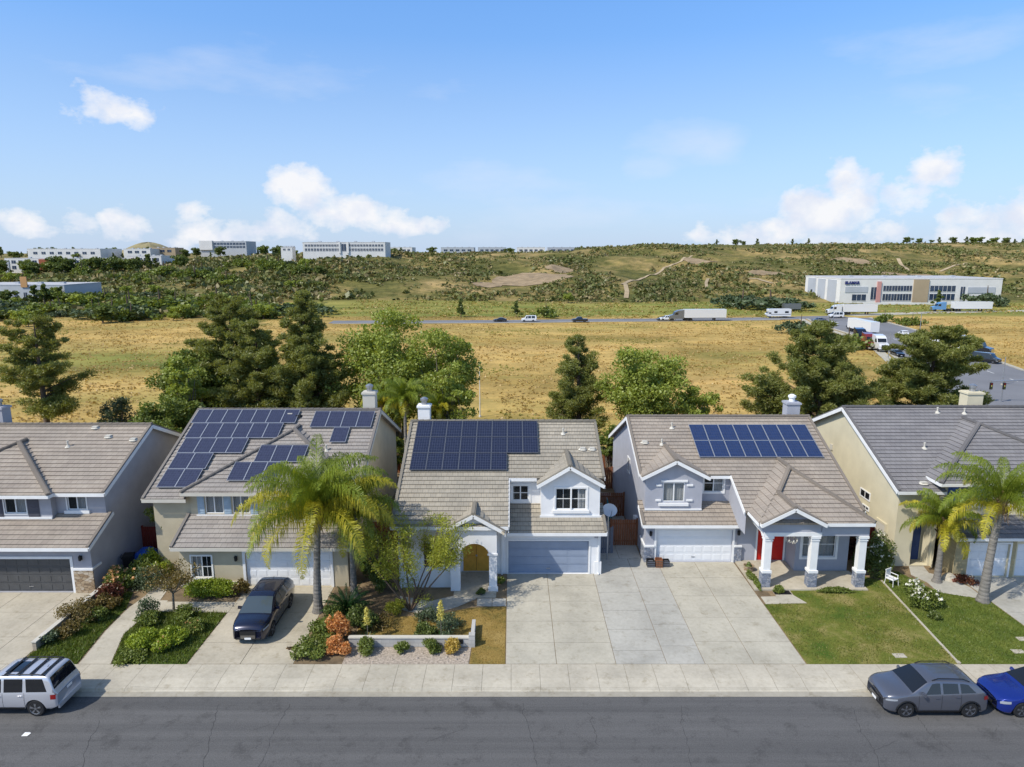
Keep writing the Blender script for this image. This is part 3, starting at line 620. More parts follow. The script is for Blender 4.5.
# ================================================================= HOUSE 5 (cream, grey roof)
def house5():
    h=house('house','cream house with smooth dark grey tile roof and royal blue shutters at the right edge',(26.3,38.,0))
    Mn=Plane(38.9,5.02,.44); yr=46.6; zr=Mn.z(yr); Rr=Plane(yr,zr,-.44); W=MB(); Rf=MB(); Cp=MB(); Fa=MB()
    XL,XR=23.1,37.0; yb=54.3
    facet(Rf,[Mn.p(XL,38.9),Mn.p(26.,38.9),Mn.p(26.,yr),Mn.p(XL,yr)],.36); facet(Rf,[Mn.p(26.,39.6),Mn.p(XR,39.6),Mn.p(XR,yr),Mn.p(26.,yr)],.36)
    facet(Rf,[(XL,yr,zr),(XR,yr,zr),(XR,yb,Rr.z(yb)),(XL,yb,Rr.z(yb))]); caps(Cp,[(XL,yr,zr+.02),(XR,yr,zr+.02)])
    Cp.beam((XL+.06,38.9,Mn.z(38.9)+.05),(XL+.06,yr,zr+.05),.16,.1); Cp.beam((XL+.06,yr,zr+.05),(XL+.06,yb,Rr.z(yb)+.05),.16,.1)
    Fa.beam((XL-.02,38.9,Mn.z(38.9)-.12),(XL-.02,yr,zr-.12),.05,.24); Fa.beam((XL-.02,yr,zr-.12),(XL-.02,yb,Rr.z(yb)-.12),.05,.24); Fa.box(XL,26,38.85,38.9,4.8,4.98)
    x0,x1,yf,ze=25.4,36.3,38.6,5.6; xc=30.85; ya=43.8; za=ze+.44*(ya-yf); yb2=Mn.y(za)+.2; ye=Mn.y(ze)+.2
    facet(Rf,[(x0,yf,ze),(x1,yf,ze),(xc,ya,za)]); facet(Rf,[(x0,yf,ze),(xc,ya,za),(xc,yb2,za),(x0,ye,ze)]); facet(Rf,[(x1,yf,ze),(x1,ye,ze),(xc,yb2,za),(xc,ya,za)])
    caps(Cp,[(x0,yf,ze+.02),(xc,ya,za+.04),(xc,yb2-.2,za+.04)]); caps(Cp,[(x1,yf,ze+.02),(xc,ya,za+.04)])
    Fa.box(x0,x1,yf-.05,yf,ze-.2,ze-.02); Fa.box(x0-.04,x0,yf,ye,ze-.2,ze-.02)
    Sk=Plane(37.4,2.69); facet(Rf,[Sk.p(26.0,37.4),Sk.p(36.5,37.4),Sk.p(36.5,39.2),Sk.p(26.,39.2)]); Fa.box(26.,36.5,37.35,37.4,2.5,2.67); Fa.box(25.95,26.,37.4,38.1,2.5,2.75); Cp.beam((26.05,37.4,2.75),(26.05,39.1,3.5),.16,.1)
    fw(W,25.8,36,39.1,3.0,5.55,[(26.95,28.05,4.15,5.35)]); window(h,26.95,28.05,4.15,5.35,39.1,mull=(.5,),cur=(0,1),trim='white_trim',sill='white_trim',tw=.07)
    for a in (26.2,28.15):
        k=MB(); k.box(a,a+.62,39.05,39.09,4.05,5.4)
        for i in range(9): k.box(a+.06,a+.56,39.035,39.052,4.12+i*.14,4.2+i*.14)
        k.build('shutter',MT['blue_shutter'],h)
    W.poly([(25.8,39.1,0),(25.8,39.1,5.5),(25.8,41,5.5),(25.8,41,0)])
    fw(W,23.45,25.8,39.35,0,4.95,[(24.55,25.65,0.05,3.2)],.9); k=MB(); k.poly([(24.55,40.25,0),(25.65,40.25,0),(25.65,40.25,3.2),(24.55,40.25,3.2)]); k.build('entry_wall',MT['cream_stucco'],h)
    k=MB(); k.box(24.7,25.55,40.18,40.24,.05,2.3); k.box(24.85,25.4,40.16,40.19,.3,1.0); k.box(24.85,25.4,40.16,40.19,1.15,2.1)
    d=k.build('front_door',MT['dark_blue_door'],h); MB().box(24.78,24.83,40.1,40.17,1.05,1.15).build('handle',MT['steel'],d)
    fw(W,26.3,36,37.9,0,2.65,[(27.15,29.5,0,2.1),(29.95,35,0,2.1)],.18); garage(h,27.15,29.5,2.1,37.9,'white_door',4,4); garage(h,29.95,35,2.1,37.9,'white_door',8,4)
    W.poly([(26.3,37.9,0),(26.3,37.9,2.65),(26.3,39.3,3.3),(26.3,39.3,0)])
    MB().box(26.26,27.05,37.86,37.897,0,2.2).build('siding',MT['tan_siding'],h); MB().box(29.6,29.85,37.86,37.897,0,2.5).build('siding',MT['tan_siding'],h); MB().box(26.26,26.297,37.9,39.1,0,2.2).build('siding',MT['tan_siding'],h)
    k=MB(); k.box(27.05,27.15,37.85,37.895,0,2.2); k.box(29.5,29.6,37.85,37.895,0,2.2); k.box(27.15,29.5,37.85,37.895,2.1,2.2); k.build('garage_trim',MT['white_trim'],h)
    side_wall(W,23.45,[(39.35,0),(yb-.4,0),(yb-.4,Rr.z(yb-.4)-.1),(yr,zr-.1),(39.35,Mn.z(39.35)-.1)]); side_wall(W,36,[(39.35,0),(yb-.4,0),(yb-.4,Rr.z(yb-.4)-.1),(yr,zr-.1),(39.35,Mn.z(39.35)-.1)])
    fw(W,23.45,36,yb-.4,0,Rr.z(yb-.4)-.1,[])
    side_window(h,861,487,870,502,23.45,-1); side_window(h,863,503,869,512,23.45,-1)
    a=gx(885,505,23.45); k=MB(); k.box(23.38,23.447,40.4,41.3,.1,2.2); k.build('side_door',MT['tan_trim'],h)
    k=MB(); k.box(23.36,23.447,40.25,40.38,.1,2.35); k.box(23.36,23.447,41.32,41.45,.1,2.35); k.box(23.36,23.447,40.38,41.32,2.22,2.35); k.build('door_trim',MT['cream_stucco'],h)
    a=gx(832,447,23.45); k=MB(); k.box(23.36,23.447,a.y-.15,a.y+.15,a.z-.2,a.z+.2); k.build('wall_vent',MT['tan_trim'],h)
    fin(h,W,Rf,Cp,Fa,'cream_stucco','roof_grey','white_trim')
    chimney(h,32.2,33.3,47.2,48.1,7.6,9.35,'cream_stucco')
    vent(h,29.4,Mn,46.,0); vent(h,31.2,Mn,45.9,0); vent(h,26.6,Mn,42.5,0); vent(h,24.9,Mn,39.5,1)
house5()

# ================================================================= HOUSE 2 (tan, violet panels)
def house2():
    h=house('house','tan house with pale blue shutters and stepped solar panel rows behind the big palm',(-15.,38.,0))
    Mn=Plane(38.2,4.78,.44); yr=46.2; zr=Mn.z(yr); Rr=Plane(yr,zr,-.44); W=MB(); Rf=MB(); Cp=MB(); Fa=MB()
    XL,XR=-21.8,-9.1; yb=54.2
    facet(Rf,[Mn.p(XL,38.2),Mn.p(-19.3,38.2),Mn.p(-19.3,yr),Mn.p(XL,yr)]); facet(Rf,[Mn.p(-19.3,39.3),Mn.p(XR,39.3),Mn.p(XR,yr),Mn.p(-19.3,yr)])
    facet(Rf,[(XL,yr,zr),(XR,yr,zr),(XR,yb,Rr.z(yb)),(XL,yb,Rr.z(yb))]); caps(Cp,[(XL,yr,zr+.02),(XR,yr,zr+.02)])
    for x,y0 in ((XL+.06,38.2),(XR-.06,39.3)): Cp.beam((x,y0,Mn.z(y0)+.05),(x,yr,zr+.05),.16,.1); Cp.beam((x,yr,zr+.05),(x,yb,Rr.z(yb)+.05),.16,.1)
    for x,y0 in ((XL-.02,38.2),(XR+.02,39.3)): Fa.beam((x,y0,Mn.z(y0)-.12),(x,yr,zr-.12),.05,.22); Fa.beam((x,yr,zr-.12),(x,yb,Rr.z(yb)-.12),.05,.22)
    Fa.box(XL,-19.2,38.15,38.2,4.56,4.75)
    F=Plane(38.1,5.2,.44); x0,x1,yf,ze=-19.45,-9.15,38.1,5.2; xc=-14.3; ya=43.5; za=F.z(ya); yb2=Mn.y(za)+.2; ye=Mn.y(ze)+.2
    facet(Rf,[(x0,yf,ze),(x1,yf,ze),(xc,ya,za)]); facet(Rf,[(x0,yf,ze),(xc,ya,za),(xc,yb2,za),(x0,ye,ze)]); facet(Rf,[(x1,yf,ze),(x1,ye,ze),(xc,yb2,za),(xc,ya,za)])
    caps(Cp,[(x0,yf,ze+.02),(xc,ya,za+.04),(xc,yb2-.2,za+.04)]); caps(Cp,[(x1,yf,ze+.02),(xc,ya,za+.04)])
    Fa.box(x0,-13.9,yf-.05,yf,ze-.2,ze-.02); Fa.box(x0-.04,x0,yf,38.4,ze-.2,ze-.02)
    gable_roof(Rf,Cp,Fa,-14.1,-8.95,-11.5,37.2,5.15,6.45,F)
    gable_wall(W,-13.85,-9.3,-11.5,37.6,3.0,5.15,6.3,[(-12.6,-10.6,3.7,4.9)]); window(h,-12.6,-10.6,3.7,4.9,37.6,cur=(0,1),trim='tan_trim'); W.poly([(-13.85,37.6,3),(-13.85,37.6,5.2),(-13.85,38.6,5.2),(-13.85,38.6,3)])
    Sk=Plane(36.2,2.61); facet(Rf,[Sk.p(-19.35,36.2),Sk.p(-9.1,36.2),Sk.p(-9.1,38.65),Sk.p(-19.35,38.65)]); Fa.box(-19.35,-9.1,36.15,36.2,2.42,2.6); Cp.beam((-19.3,36.2,2.68),(-19.3,38.6,3.73),.16,.1); Fa.beam((-19.37,36.2,2.5),(-19.37,38.6,3.56),.04,.2)
    ops=[(-18.27,-17.2,3.72,4.85),(-16.65,-15.65,3.72,4.85)]
    fw(W,-19.15,-13.85,38.6,3.2,5.2,ops)
    for o in ops: window(h,*o,38.6,cur=(0,1),frame='white_trim')
    k=MB(); k.box(-18.8,-15.1,38.5,38.597,3.5,3.68); k.build('window_sill',MT['white_trim'],h)
    for a,b in ((-18.72,-18.31),(-17.15,-16.72),(-15.58,-15.15)):
        k=MB(); k.box(a,b,38.56,38.597,3.68,4.9)
        for i in range(8): k.box(a+.05,b-.05,38.545,38.562,3.74+i*.14,3.82+i*.14)
        k.build('shutter',MT['pale_shutter'],h)
    W.poly([(-19.15,38.7,3.2),(-19.15,38.6,3.2),(-19.15,38.6,5.15),(-19.15,40,5.15),(-19.15,40,3.2)]); fw(W,-21.45,-19.15,38.75,0,4.85,[])
    fw(W,-19.15,-9.45,36.7,0,2.55,[(-18.45,-17.3,.55,1.9),(-15.35,-10.45,0,2.1)],.14); window(h,-18.45,-17.3,.55,1.9,36.7,mull=(.5,),hb=(.5,),bars=1,cur=(0,.5),trim='white_trim',tw=.08)
    garage(h,-15.35,-10.45,2.1,36.7,'white_door',8,4,.14); k=MB(); k.box(-15.5,-15.35,36.66,36.697,0,2.25); k.box(-15.35,-10.45,36.66,36.697,2.1,2.25); k.box(-10.45,-10.3,36.66,36.697,0,2.25); k.build('garage_trim',MT['white_trim'],h)
    k=MB(); k.box(-19.2,-15.55,36.62,36.696,.0,.35); k.build('base_trim',MT['tan_trim'],h)
    wall_lamp(h,-15.85,36.7,1.75)
    W.poly([(-19.15,36.7,0),(-19.15,36.7,2.55),(-19.15,38.75,3.6),(-19.15,38.75,0)])
    side_wall(W,-21.45,[(38.75,0),(yb-.4,0),(yb-.4,Rr.z(yb-.4)-.1),(yr,zr-.1),(38.75,Mn.z(38.75)-.1)]); side_wall(W,-9.45,[(36.7,0),(yb-.4,0),(yb-.4,Rr.z(yb-.4)-.1),(yr,zr-.1),(39.3,Mn.z(39.3)-.1),(37.6,5.1),(37.6,3.1),(36.7,2.7)])
    fw(W,-21.45,-9.45,yb-.4,0,Rr.z(yb-.4)-.1,[])
    side_win(h,-9.45,1,41.5,42.6,3.6,4.9,'tan_trim'); side_win(h,-9.45,1,45.5,46.3,.9,2.2,'tan_trim')
    fin(h,W,Rf,Cp,Fa,'tan_stucco','roof_mix','tan_trim')
    chimney(h,-10.4,-9.55,46.5,47.3,7.2,9.5,'tan_trim')
    ys=[yon(p,Mn) for p in (489.5,471,455,440,425,411.5)]
    for i,(x0,c,w) in enumerate(((-21.25,2,1.1),(-21.25,2,1.16),(-21.3,4,1.03),(-21.4,6,1.01),(-21.6,7,1.0))):
        solar(h,Mn,0,[(ys[i]+.02,ys[i+1],x0,c,w)],'solar_violet')
    a=yon(413,Mn); b=yon(429,Mn); c=yon(444,Mn); solar(h,Mn,0,[(b,a,-13.5,4,1.02),(c,b-.02,-11.85,1,1.05)],'solar_violet')
    f=[yon(p,F) for p in (482.5,464,447)]; solar(h,F,0,[(f[0],f[1],-17.0,3,1.0),(f[1]+.02,f[2],-15.9,3,1.0)],'solar_violet')
    vent(h,-14.6,Mn,45.5,1,'rubber'); vent(h,-11.9,Mn,42.2,0); vent(h,-15.2,Mn,45.7,1)
    dish(h,gx(352,482,-9.6))
def dish(h,p,r=.42,s=1,face=(0.3,-.8,.5),mat='alu'):
    m=MB(); f=Vector(face).normalized(); a=f.cross(Vector((0,0,1))).normalized(); b=a.cross(f); n=18; rings=[(0,-.1),(.5,-.07),(.85,-.02),(1,.02)]
    base=len(m.v)
    for (q,o) in rings:
        for i in range(n):
            t=2*math.pi*i/n; m.v.append(tuple(p+(a*math.cos(t)*1.1+b*math.sin(t))*r*q*1.0+f*o*s))
    for k in range(len(rings)-1):
        for i in range(n):
            j=(i+1)%n; m.f.append((base+k*n+i,base+k*n+j,base+(k+1)*n+j,base+(k+1)*n+i)); m.uv.append(None)
    o=m.build('satellite_dish',MT['dish'],h); k=MB(); k.tube([p-b*r*.9,p+f*.5-b*.1],.02,6); k.tube([p-f*.1,p-f*.25-Vector((0,0,.3)),p-f*.25-Vector((0,0,.75))],.03,6); k.lathe(p+f*.5-b*.1-Vector((0,0,.05)),[(.04,0),(.05,.1)],8); k.build('dish_arm',MT['grey_fence'],o)
MT['dish']=M('dish_paint',(.55,.56,.58),.5,.05,2)
house2()

# ================================================================= HOUSE 1 (grey, dark garage)
def house1():
    h=house('house','grey stucco house with charcoal garage door at the left edge of the street',(-29.,37.,0))
    Mn=Plane(37.3,5.48,.44); yr=43.1; zr=Mn.z(yr); Rr=Plane(yr,zr,-.44); W=MB(); Rf=MB(); Cp=MB(); Fa=MB(); XL,XR=-38.,-23.4; yb=49.3
    facet(Rf,[Mn.p(XL,37.3),Mn.p(XR,37.3),Mn.p(XR,yr),Mn.p(XL,yr)]); facet(Rf,[(XL,yr,zr),(XR,yr,zr),(XR,yb,Rr.z(yb)),(XL,yb,Rr.z(yb))]); caps(Cp,[(XL,yr,zr+.02),(XR,yr,zr+.02)])
    x=XR-.06; Cp.beam((x,37.3,5.53),(x,yr,zr+.05),.16,.1); Cp.beam((x,yr,zr+.05),(x,yb,Rr.z(yb)+.05),.16,.1)
    x=XR+.02; Fa.beam((x,37.3,5.36),(x,yr,zr-.12),.05,.22); Fa.beam((x,yr,zr-.12),(x,yb,Rr.z(yb)-.12),.05,.22); Fa.box(-26.4,XR,37.25,37.3,5.26,5.45)
    x0,x1,yf,ze=-35.0,-26.3,36.85,5.5; xc=-30.65; ya=41.0; za=7.4; yb2=Mn.y(za)+.2; ye=Mn.y(ze)+.2
    facet(Rf,[(x0,yf,ze),(x1,yf,ze),(xc,ya,za)]); facet(Rf,[(x0,yf,ze),(xc,ya,za),(xc,yb2,za),(x0,ye,ze)]); facet(Rf,[(x1,yf,ze),(x1,ye,ze),(xc,yb2,za),(xc,ya,za)])
    caps(Cp,[(x0,yf,ze+.02),(xc,ya,za+.04),(xc,yb2-.2,za+.04)]); caps(Cp,[(x1,yf,ze+.02),(xc,ya,za+.04)]); Fa.box(x0,x1,yf-.05,yf,ze-.2,ze-.02); Fa.box(x1,x1+.04,yf,37.4,ze-.2,ze-.02)
    Sk=Plane(35.4,2.97); facet(Rf,[Sk.p(XL,35.4),Sk.p(-23.45,35.4),Sk.p(-23.45,37.9),Sk.p(XL,37.9)]); Fa.box(XL,-23.45,35.35,35.4,2.78,2.96); Fa.beam((-23.42,35.4,2.86),(-23.42,38.0,4.0),.05,.2); Cp.beam((-23.5,35.4,3.03),(-23.5,37.9,4.13),.16,.1)
    fw(W,-26.6,-23.75,37.85,3.6,5.5,[(-25.95,-24.85,4.25,5.3)]); window(h,-25.95,-24.85,4.25,5.3,37.85,cur=(.45,1),trim='white_trim',sill='white_trim',tw=.07)
    fw(W,-37.6,-26.6,37.4,3.5,5.5,[(-29.3,-28.05,4.2,5.3)]); window(h,-29.3,-28.05,4.2,5.3,37.4,cur=(.45,1),trim='white_trim',tw=.06)
    for a,b in ((-30.,-29.4),(-27.95,-27.3)):
        k=MB(); k.box(a,b,37.36,37.397,4.0,5.35)
        for i in range(9): k.box(a+.06,b-.06,37.345,37.362,4.08+i*.14,4.16+i*.14)
        k.build('shutter',MT['dark_shutter'],h)
    k=MB(); k.box(-37.6,-26.6,37.33,37.395,3.88,4.0); k.build('foam_trim',MT['white_trim'],h)
    W.poly([(-26.6,37.4,3.5),(-26.6,38,3.5),(-26.6,38,5.5),(-26.6,37.4,5.5)])
    fw(W,-37.6,-23.75,36.0,0,2.95,[(-29.9,-24.95,0,2.05)],.2); garage(h,-29.9,-24.95,2.05,36.0,'grey_door',8,4,.2)
    k=MB(); k.box(-24.95,-24.8,35.96,35.997,0,2.2); k.box(-29.9,-24.95,35.96,35.997,2.05,2.2); k.box(-24.8,-23.68,35.9,35.997,1.38,1.5); k.box(-23.747,-23.68,36.0,36.8,1.38,1.5); k.build('garage_trim',MT['white_trim'],h)
    k=MB(); k.box(-24.8,-23.7,35.93,35.996,0,1.38); k.build('stone_veneer',MT['stone_tan'],h); wall_lamp(h,-24.3,36.,2.1)
    side_wall(W,-23.75,[(36.0,0),(yb-.4,0),(yb-.4,Rr.z(yb-.4)-.1),(yr,zr-.1),(37.85,Mn.z(37.85)-.1),(37.85,4.0),(36.0,3.1)]); fw(W,-37.6,-23.75,yb-.4,0,Rr.z(yb-.4)-.1,[])
    side_win(h,-23.75,1,45.2,46.,3.3,4.2); 
    fin(h,W,Rf,Cp,Fa,'grey_stucco','roof_brown','white_trim')
    for px,py,kk in ((96,428,1),(109,437,1),(134,440,1),(68,447,0)):
        y=yon(py,Mn); vent(h,(px-512)/683*(y*.982+(19-Mn.z(y))*.188),Mn,y,kk)
    chimney(h,-34.25,-33.35,43.5,44.3,7.2,9.1,'grey_stucco')
house1()
# ------------------------------------------------------------ ground, street, driveways
def struct(name,mb,m,parent=None):
    o=mb.build(name,MT[m] if isinstance(m,str) else m,parent)
    if parent is None: o['kind']='structure'
    return o
RZ=-.13
m=MB(); m.poly([(-400,15.5,RZ),(400,15.5,RZ),(400,26.88,RZ),(-400,26.88,RZ)]); road=struct('road',m,'asphalt')
cr=MB(); rc=random.Random(3)
def crack(p0,p1,w=.03,n=26,amp=.14):
    pts=[]; off=0
    for i in range(n+1):
        t=i/n; off+=rc.uniform(-amp,amp)*.55; off*=.93; pts.append((p0[0]+(p1[0]-p0[0])*t+off,p0[1]+(p1[1]-p0[1])*t+rc.uniform(-.03,.03)))
    for i in range(n):
        a,b=pts[i],pts[i+1]; ww=w*rc.uniform(.4,1.3); w2=ww
        dx,dy=b[0]-a[0],b[1]-a[1]; L=math.hypot(dx,dy) or 1; nx,ny=-dy/L*ww/2,dx/L*ww/2
        cr.poly([(a[0]-nx,a[1]-ny,RZ+.004),(b[0]-nx,b[1]-ny,RZ+.004),(b[0]+nx,b[1]+ny,RZ+.004),(a[0]+nx,a[1]+ny,RZ+.004)])
for (a,b) in (((524,703),(533,767)),((680,706),(690,767)),((218,704),(200,767)),((290,704),(262,767)),((850,706),(880,767)),((915,716),(945,745)),((100,720),(80,767)),((585,712),(600,740))):
    A=gz(*a,RZ); B=gz(*b,RZ); B=B+(B-A)*.2; crack((A.x,A.y),(B.x,B.y),.017)
for i in range(30):
    x=rc.uniform(-20,24); y=rc.uniform(17,26); crack((x,y),(x+rc.uniform(-2,2),y+rc.uniform(-.9,.9)),.010,9)
cr.build('crack',MT['tar'],road)
# gutter + curb + sidewalk; low curb at the driveways
m=MB(); m.poly([(-400,26.85,RZ+.01),(400,26.85,RZ+.01),(400,27.3,RZ+.0),(-400,27.3,RZ+.0)]); 
m.v=[(x,y,z) for x,y,z in m.v]; struct('gutter',m,'gutter_conc')
low=[(-60,-46),(-31,-22.6),(-15.9,-9.7),(-1.0,14.6),(25.7,39),(50,60)]
m=MB(); sw=MB(); w=1.32; nt_=int(140/w); fl=[any(a-.1<-70+w*(i+.5)<b+.1 for a,b in low) for i in range(nt_)]
for i in range(nt_):
    c=-70+w*i+.006; d=-70+w*(i+1)-.006; l=fl[i]; hl=-.085
    ta=hl if l or (i>0 and fl[i-1]) else 0; tb=hl if l or (i+1<nt_ and fl[i+1]) else 0
    m.poly([(c,27.22,RZ),(d,27.22,RZ),(d,27.27,tb),(c,27.27,ta)]); m.poly([(c,27.27,ta),(d,27.27,tb),(d,27.44,tb),(c,27.44,ta)])
    if ta or tb: sw.poly([(c,27.445,ta),(d,27.445,tb),(d,28.0,0),(c,28.0,0)]); sw.poly([(c,28.0,0),(d,28.0,0),(d,29.08,0),(c,29.08,0)])
    else: sw.poly([(c,27.445,0),(d,27.445,0),(d,29.08,0),(c,29.08,0)])
for a,b in ((-400,-70),(70,400)):
    m.poly([(a,27.22,RZ),(b,27.22,RZ),(b,27.27,0),(a,27.27,0)]); m.poly([(a,27.27,0),(b,27.27,0),(b,27.44,0),(a,27.44,0)]); sw.poly([(a,27.44,0),(b,27.44,0),(b,29.08,0),(a,29.08,0)])
struct('curb',m,'walk_concrete'); struct('sidewalk',sw,'walk_concrete')
m=MB(); m.poly([(-75,27.95,-.015),(75,27.95,-.015),(75,58,-.015),(-75,58,-.015)]); m.poly([(-75,27.3,-.2),(75,27.3,-.2),(75,27.95,-.016),(-75,27.95,-.016)])
yard=struct('yard_ground',m,'dirt')
# far side of the street (behind the camera side)
m=MB(); m.box(-400,400,13.2,15.4,-.3,0.0); struct('opposite_sidewalk',m,'walk_concrete')
def slabs(name,xs,ys,mats,z=.004,shear=None,gap=.013):
    o=None
    m=MB()
    for i in range(len(xs)-1):
        for j in range(len(ys)-1):
            m.box(xs[i]+gap,xs[i+1]-gap,ys[j]+gap,ys[j+1]-gap,z-.02,z)
    return struct(name,m,mats)
def joints_under(name,x0,x1,y0,y1):
    m=MB(); m.poly([(x0,y0,-.011),(x1,y0,-.011),(x1,y1,-.011),(x0,y1,-.011)]); return m
slabs('driveway',[-.3,2.1,4.9],[29.1,30.9,32.9,35.0,36.8,38.3],'concrete')
slabs('driveway',[4.9,7.3],[29.1,30.2,32.1,34.0,36.0,38.0,40.4],'concrete_grey'); slabs('driveway',[7.3,9.1],[29.1,30.6,32.6,34.6,36.6,38.4,40.4],'concrete_grey')
slabs('driveway',[9.1,11.4,13.85],[29.1,31.0,33.3,35.6,37.8,39.9],'concrete')
slabs('driveway',[-15.3,-12.8,-10.3],[29.1,30.9,33.8,36.7],'concrete_tan')
slabs('driveway',[-30.5,-27.9,-25.,-23.3],[29.1,31.4,33.8,36.0],'concrete_tan')
slabs('driveway',[26.6,29.6,32.,35],[29.1,31.4,33.8,36.,37.9],'concrete_grey'); 
# side yard paving between houses 3 and 4 and patio
slabs('side_path',[5.4,6.8,8.2],[40.4,43.,46.,49,52],'concrete_grey')
# footpaths
def flat(name,pts,mat,z=.004,th=0):
    m=MB(); P=[(p[0],p[1],z) for p in pts]; m.poly(P)
    n=len(P)
    for i in range(n):
        a,b=P[i],P[(i+1)%n]; m.poly([(a[0],a[1],z-.05-th),(b[0],b[1],z-.05-th),b,a])
    return struct(name,m,mat)
G=lambda *p:[tuple(gz(*q))[:2] for q in p]
flat('footpath',[(-20.4,29.1),(-18.9,29.1),(-19.7,31.6),(-19.6,33.9),(-15.3,33.8),(-15.3,34.9),(-19.6,35.1),(-19.8,36.4),(-20.3,38.5),(-20.9,38.5),(-20.7,35.6),(-20.9,34.2),(-20.8,32.0)],'walk_concrete',.006)
slabs('stepping_pad',[-1.95,-1.1,-.32],[34.45,35.3],'concrete_grey',.012)
flat('portico_floor',[(-3.3,35.4),(-.9,35.4),(-.85,38.55),(-3.35,38.55)],'concrete_tan',.02)
flat('entry_path',[(-6.3,34.2),(-4.4,33.5),(-3.0,34.4),(-2.0,35.3),(-3.3,35.6),(-4.6,35.0),(-6.3,35.6)],'concrete_grey',.006)
flat('porch_floor',[(13.9,36.2),(20.4,36.2),(20.4,38.55),(17.08,38.55),(17.08,39.98),(13.95,39.98)],'concrete_tan',.08,.05)
flat('entry_path',[(14.0,34.7),(16.3,34.8),(15.9,35.7),(15.9,36.2),(14.9,36.2),(14.9,35.55),(14.0,35.5)],'concrete',.006)
flat('entry_path',[(24.3,36.05),(26.5,35.2),(26.5,36.6),(26.1,37.8),(25.2,38.4),(25.4,39.3),(24.5,39.3),(24.0,38.2),(24.4,37.2)],'concrete_grey',.006)
flat('planting_strip',[(13.88,35.5),(14.6,35.5),(14.6,36.2),(13.9,39.8),(13.86,39.8)],'bare_soil',.0)
# lawns and beds
flat('lawn',[(13.9,29.1),(21.0,29.1),(21.8,37.4),(21.,38.0),(20.5,38.0),(20.5,36.2),(15.95,36.2),(15.95,35.7),(16.35,34.75),(13.9,34.65)],'lawn_patchy',.008)
flat('lawn',[(21.05,29.1),(26.55,29.1),(26.55,35.1),(24.3,36.0),(23.4,38.6),(22.6,38.8),(21.85,37.4)],'lawn_green',.008)
flat('lawn',[(-18.85,29.1),(-15.35,29.1),(-15.35,33.75),(-19.5,33.85),(-19.65,31.6)],'lawn_lush',.008)
flat('lawn',[(-23.15,29.1),(-20.5,29.1),(-20.9,32.0),(-21.0,34.2),(-21.6,36),(-23.15,36.)],'lawn_lush',.008)
flat('lawn',[(-2.0,29.1),(-.33,29.1),(-.33,34.4),(-2.2,34.3),(-4.5,33.4),(-6.5,33.4),(-7.9,32.6),(-7.9,30.75),(-1.95,30.75)],'lawn_dry',.008)
flat('gravel_bed',[(-8.0,29.1),(-2.05,29.1),(-2.0,30.45),(-8.0,30.5)],'gravel',.006)
flat('planting_bed',[(-10.25,29.1),(-8.0,29.1),(-8.0,32.5),(-7.2,36.5),(-9.3,36.6),(-10.2,36.6)],'bare_soil',.008)
flat('planting_bed',[(-19.15,34.95),(-15.4,34.9),(-15.4,36.7),(-19.15,36.7)],'bare_soil',.008)
flat('planting_bed',[(-8.,33.4),(-6.5,33.45),(-6.3,34.1),(-6.3,36.5),(-8.8,36.5)],'bare_soil',.006)
# ------------------------------------------------------------ terrain
TU=[-.9,-.75,-.6,-.45,-.33,-.25,-.1,0,.2,.45,.62,.9]
TD=[200,300,340,420,520,600,680,780,950,1600]
TT=np.array([
 [-5,-5,-4,-3,0,2,9,13,14.5,15],
 [-5,-5,-4.5,-3,0,2,9,13,14.5,15],
 [-5,-5,-4,-1.5,2,4,10,13.5,14.5,16],
 [-5,-5,-3,2,7,10,12.5,14,15.5,17],
 [-5,-5,-3.5,5,13,15.5,16,16.5,17,18],
 [-5,-5,-3.5,7,17.5,19,18.5,18,18,18],
 [-5,-5,-4,7,15,17,17.5,17.5,18,19],
 [-5,-5,-4.5,5,13,17,18.5,20,20.5,20],
 [-5,-5,-4.8,6,15,22,26,27,26,22],
 [-5,-5,-4.8,3,13,22,27,28,27,22],
 [-5,-5,-5,1,11,21,27,30,30,24],
 [-5,-5,-5,1,11,21,27,31,32,26]],float)
def sstep(a,b,x):
    t=min(1,max(0,(x-a)/(b-a))); return t*t*(3-2*t)
def th(x,y):
    if y<200:
        z=-5*sstep(58,76,y); base=-.32 if y<58 else 0
        return (base if y<57.9 else -.32*(1-sstep(58,60,y)))+z
    u=x/y; u=min(.9,max(-.9,u)); i=max(0,min(len(TU)-2,int(np.searchsorted(TU,u))-1)); fu=(u-TU[i])/(TU[i+1]-TU[i]); fu=fu*fu*(3-2*fu)
    d=min(1600,max(200,y)); j=max(0,min(len(TD)-2,int(np.searchsorted(TD,d))-1)); fd=(d-TD[j])/(TD[j+1]-TD[j])
    z=(TT[i,j]*(1-fd)+TT[i,j+1]*fd)*(1-fu)+(TT[i+1,j]*(1-fd)+TT[i+1,j+1]*fd)*fu
    amp=sstep(335,430,y)*(1.0 if u>-.3 else .55)
    if amp>0:
        n=noise.ridged_multi_fractal(Vector((x/95.,y/130.,2.3)),1.,2.1,4,1.,2.)
        a2=noise.fractal(Vector((x/38.,y/60.,7.1)),1.,2.,4)
        fall=1-.75*sstep(560,680,y)
        z+=amp*((n-1.1)*4.6+a2*2.6)*fall
        if -.3<u<.09: z=min(z,19.3)
    return z
rows=[-60,0,20,27,57.9,58,60,62,65,68,71,74,77,80,85,92,100]
y=100
while y<330: y+=5; rows.append(y)
while y<720: y+=4.5; rows.append(y)
while y<1100: y+=16; rows.append(y)
rows+=[1200,1350,1500,1600,2200,3500,6000]
NX=260; V=[];cols=[];colg=[]
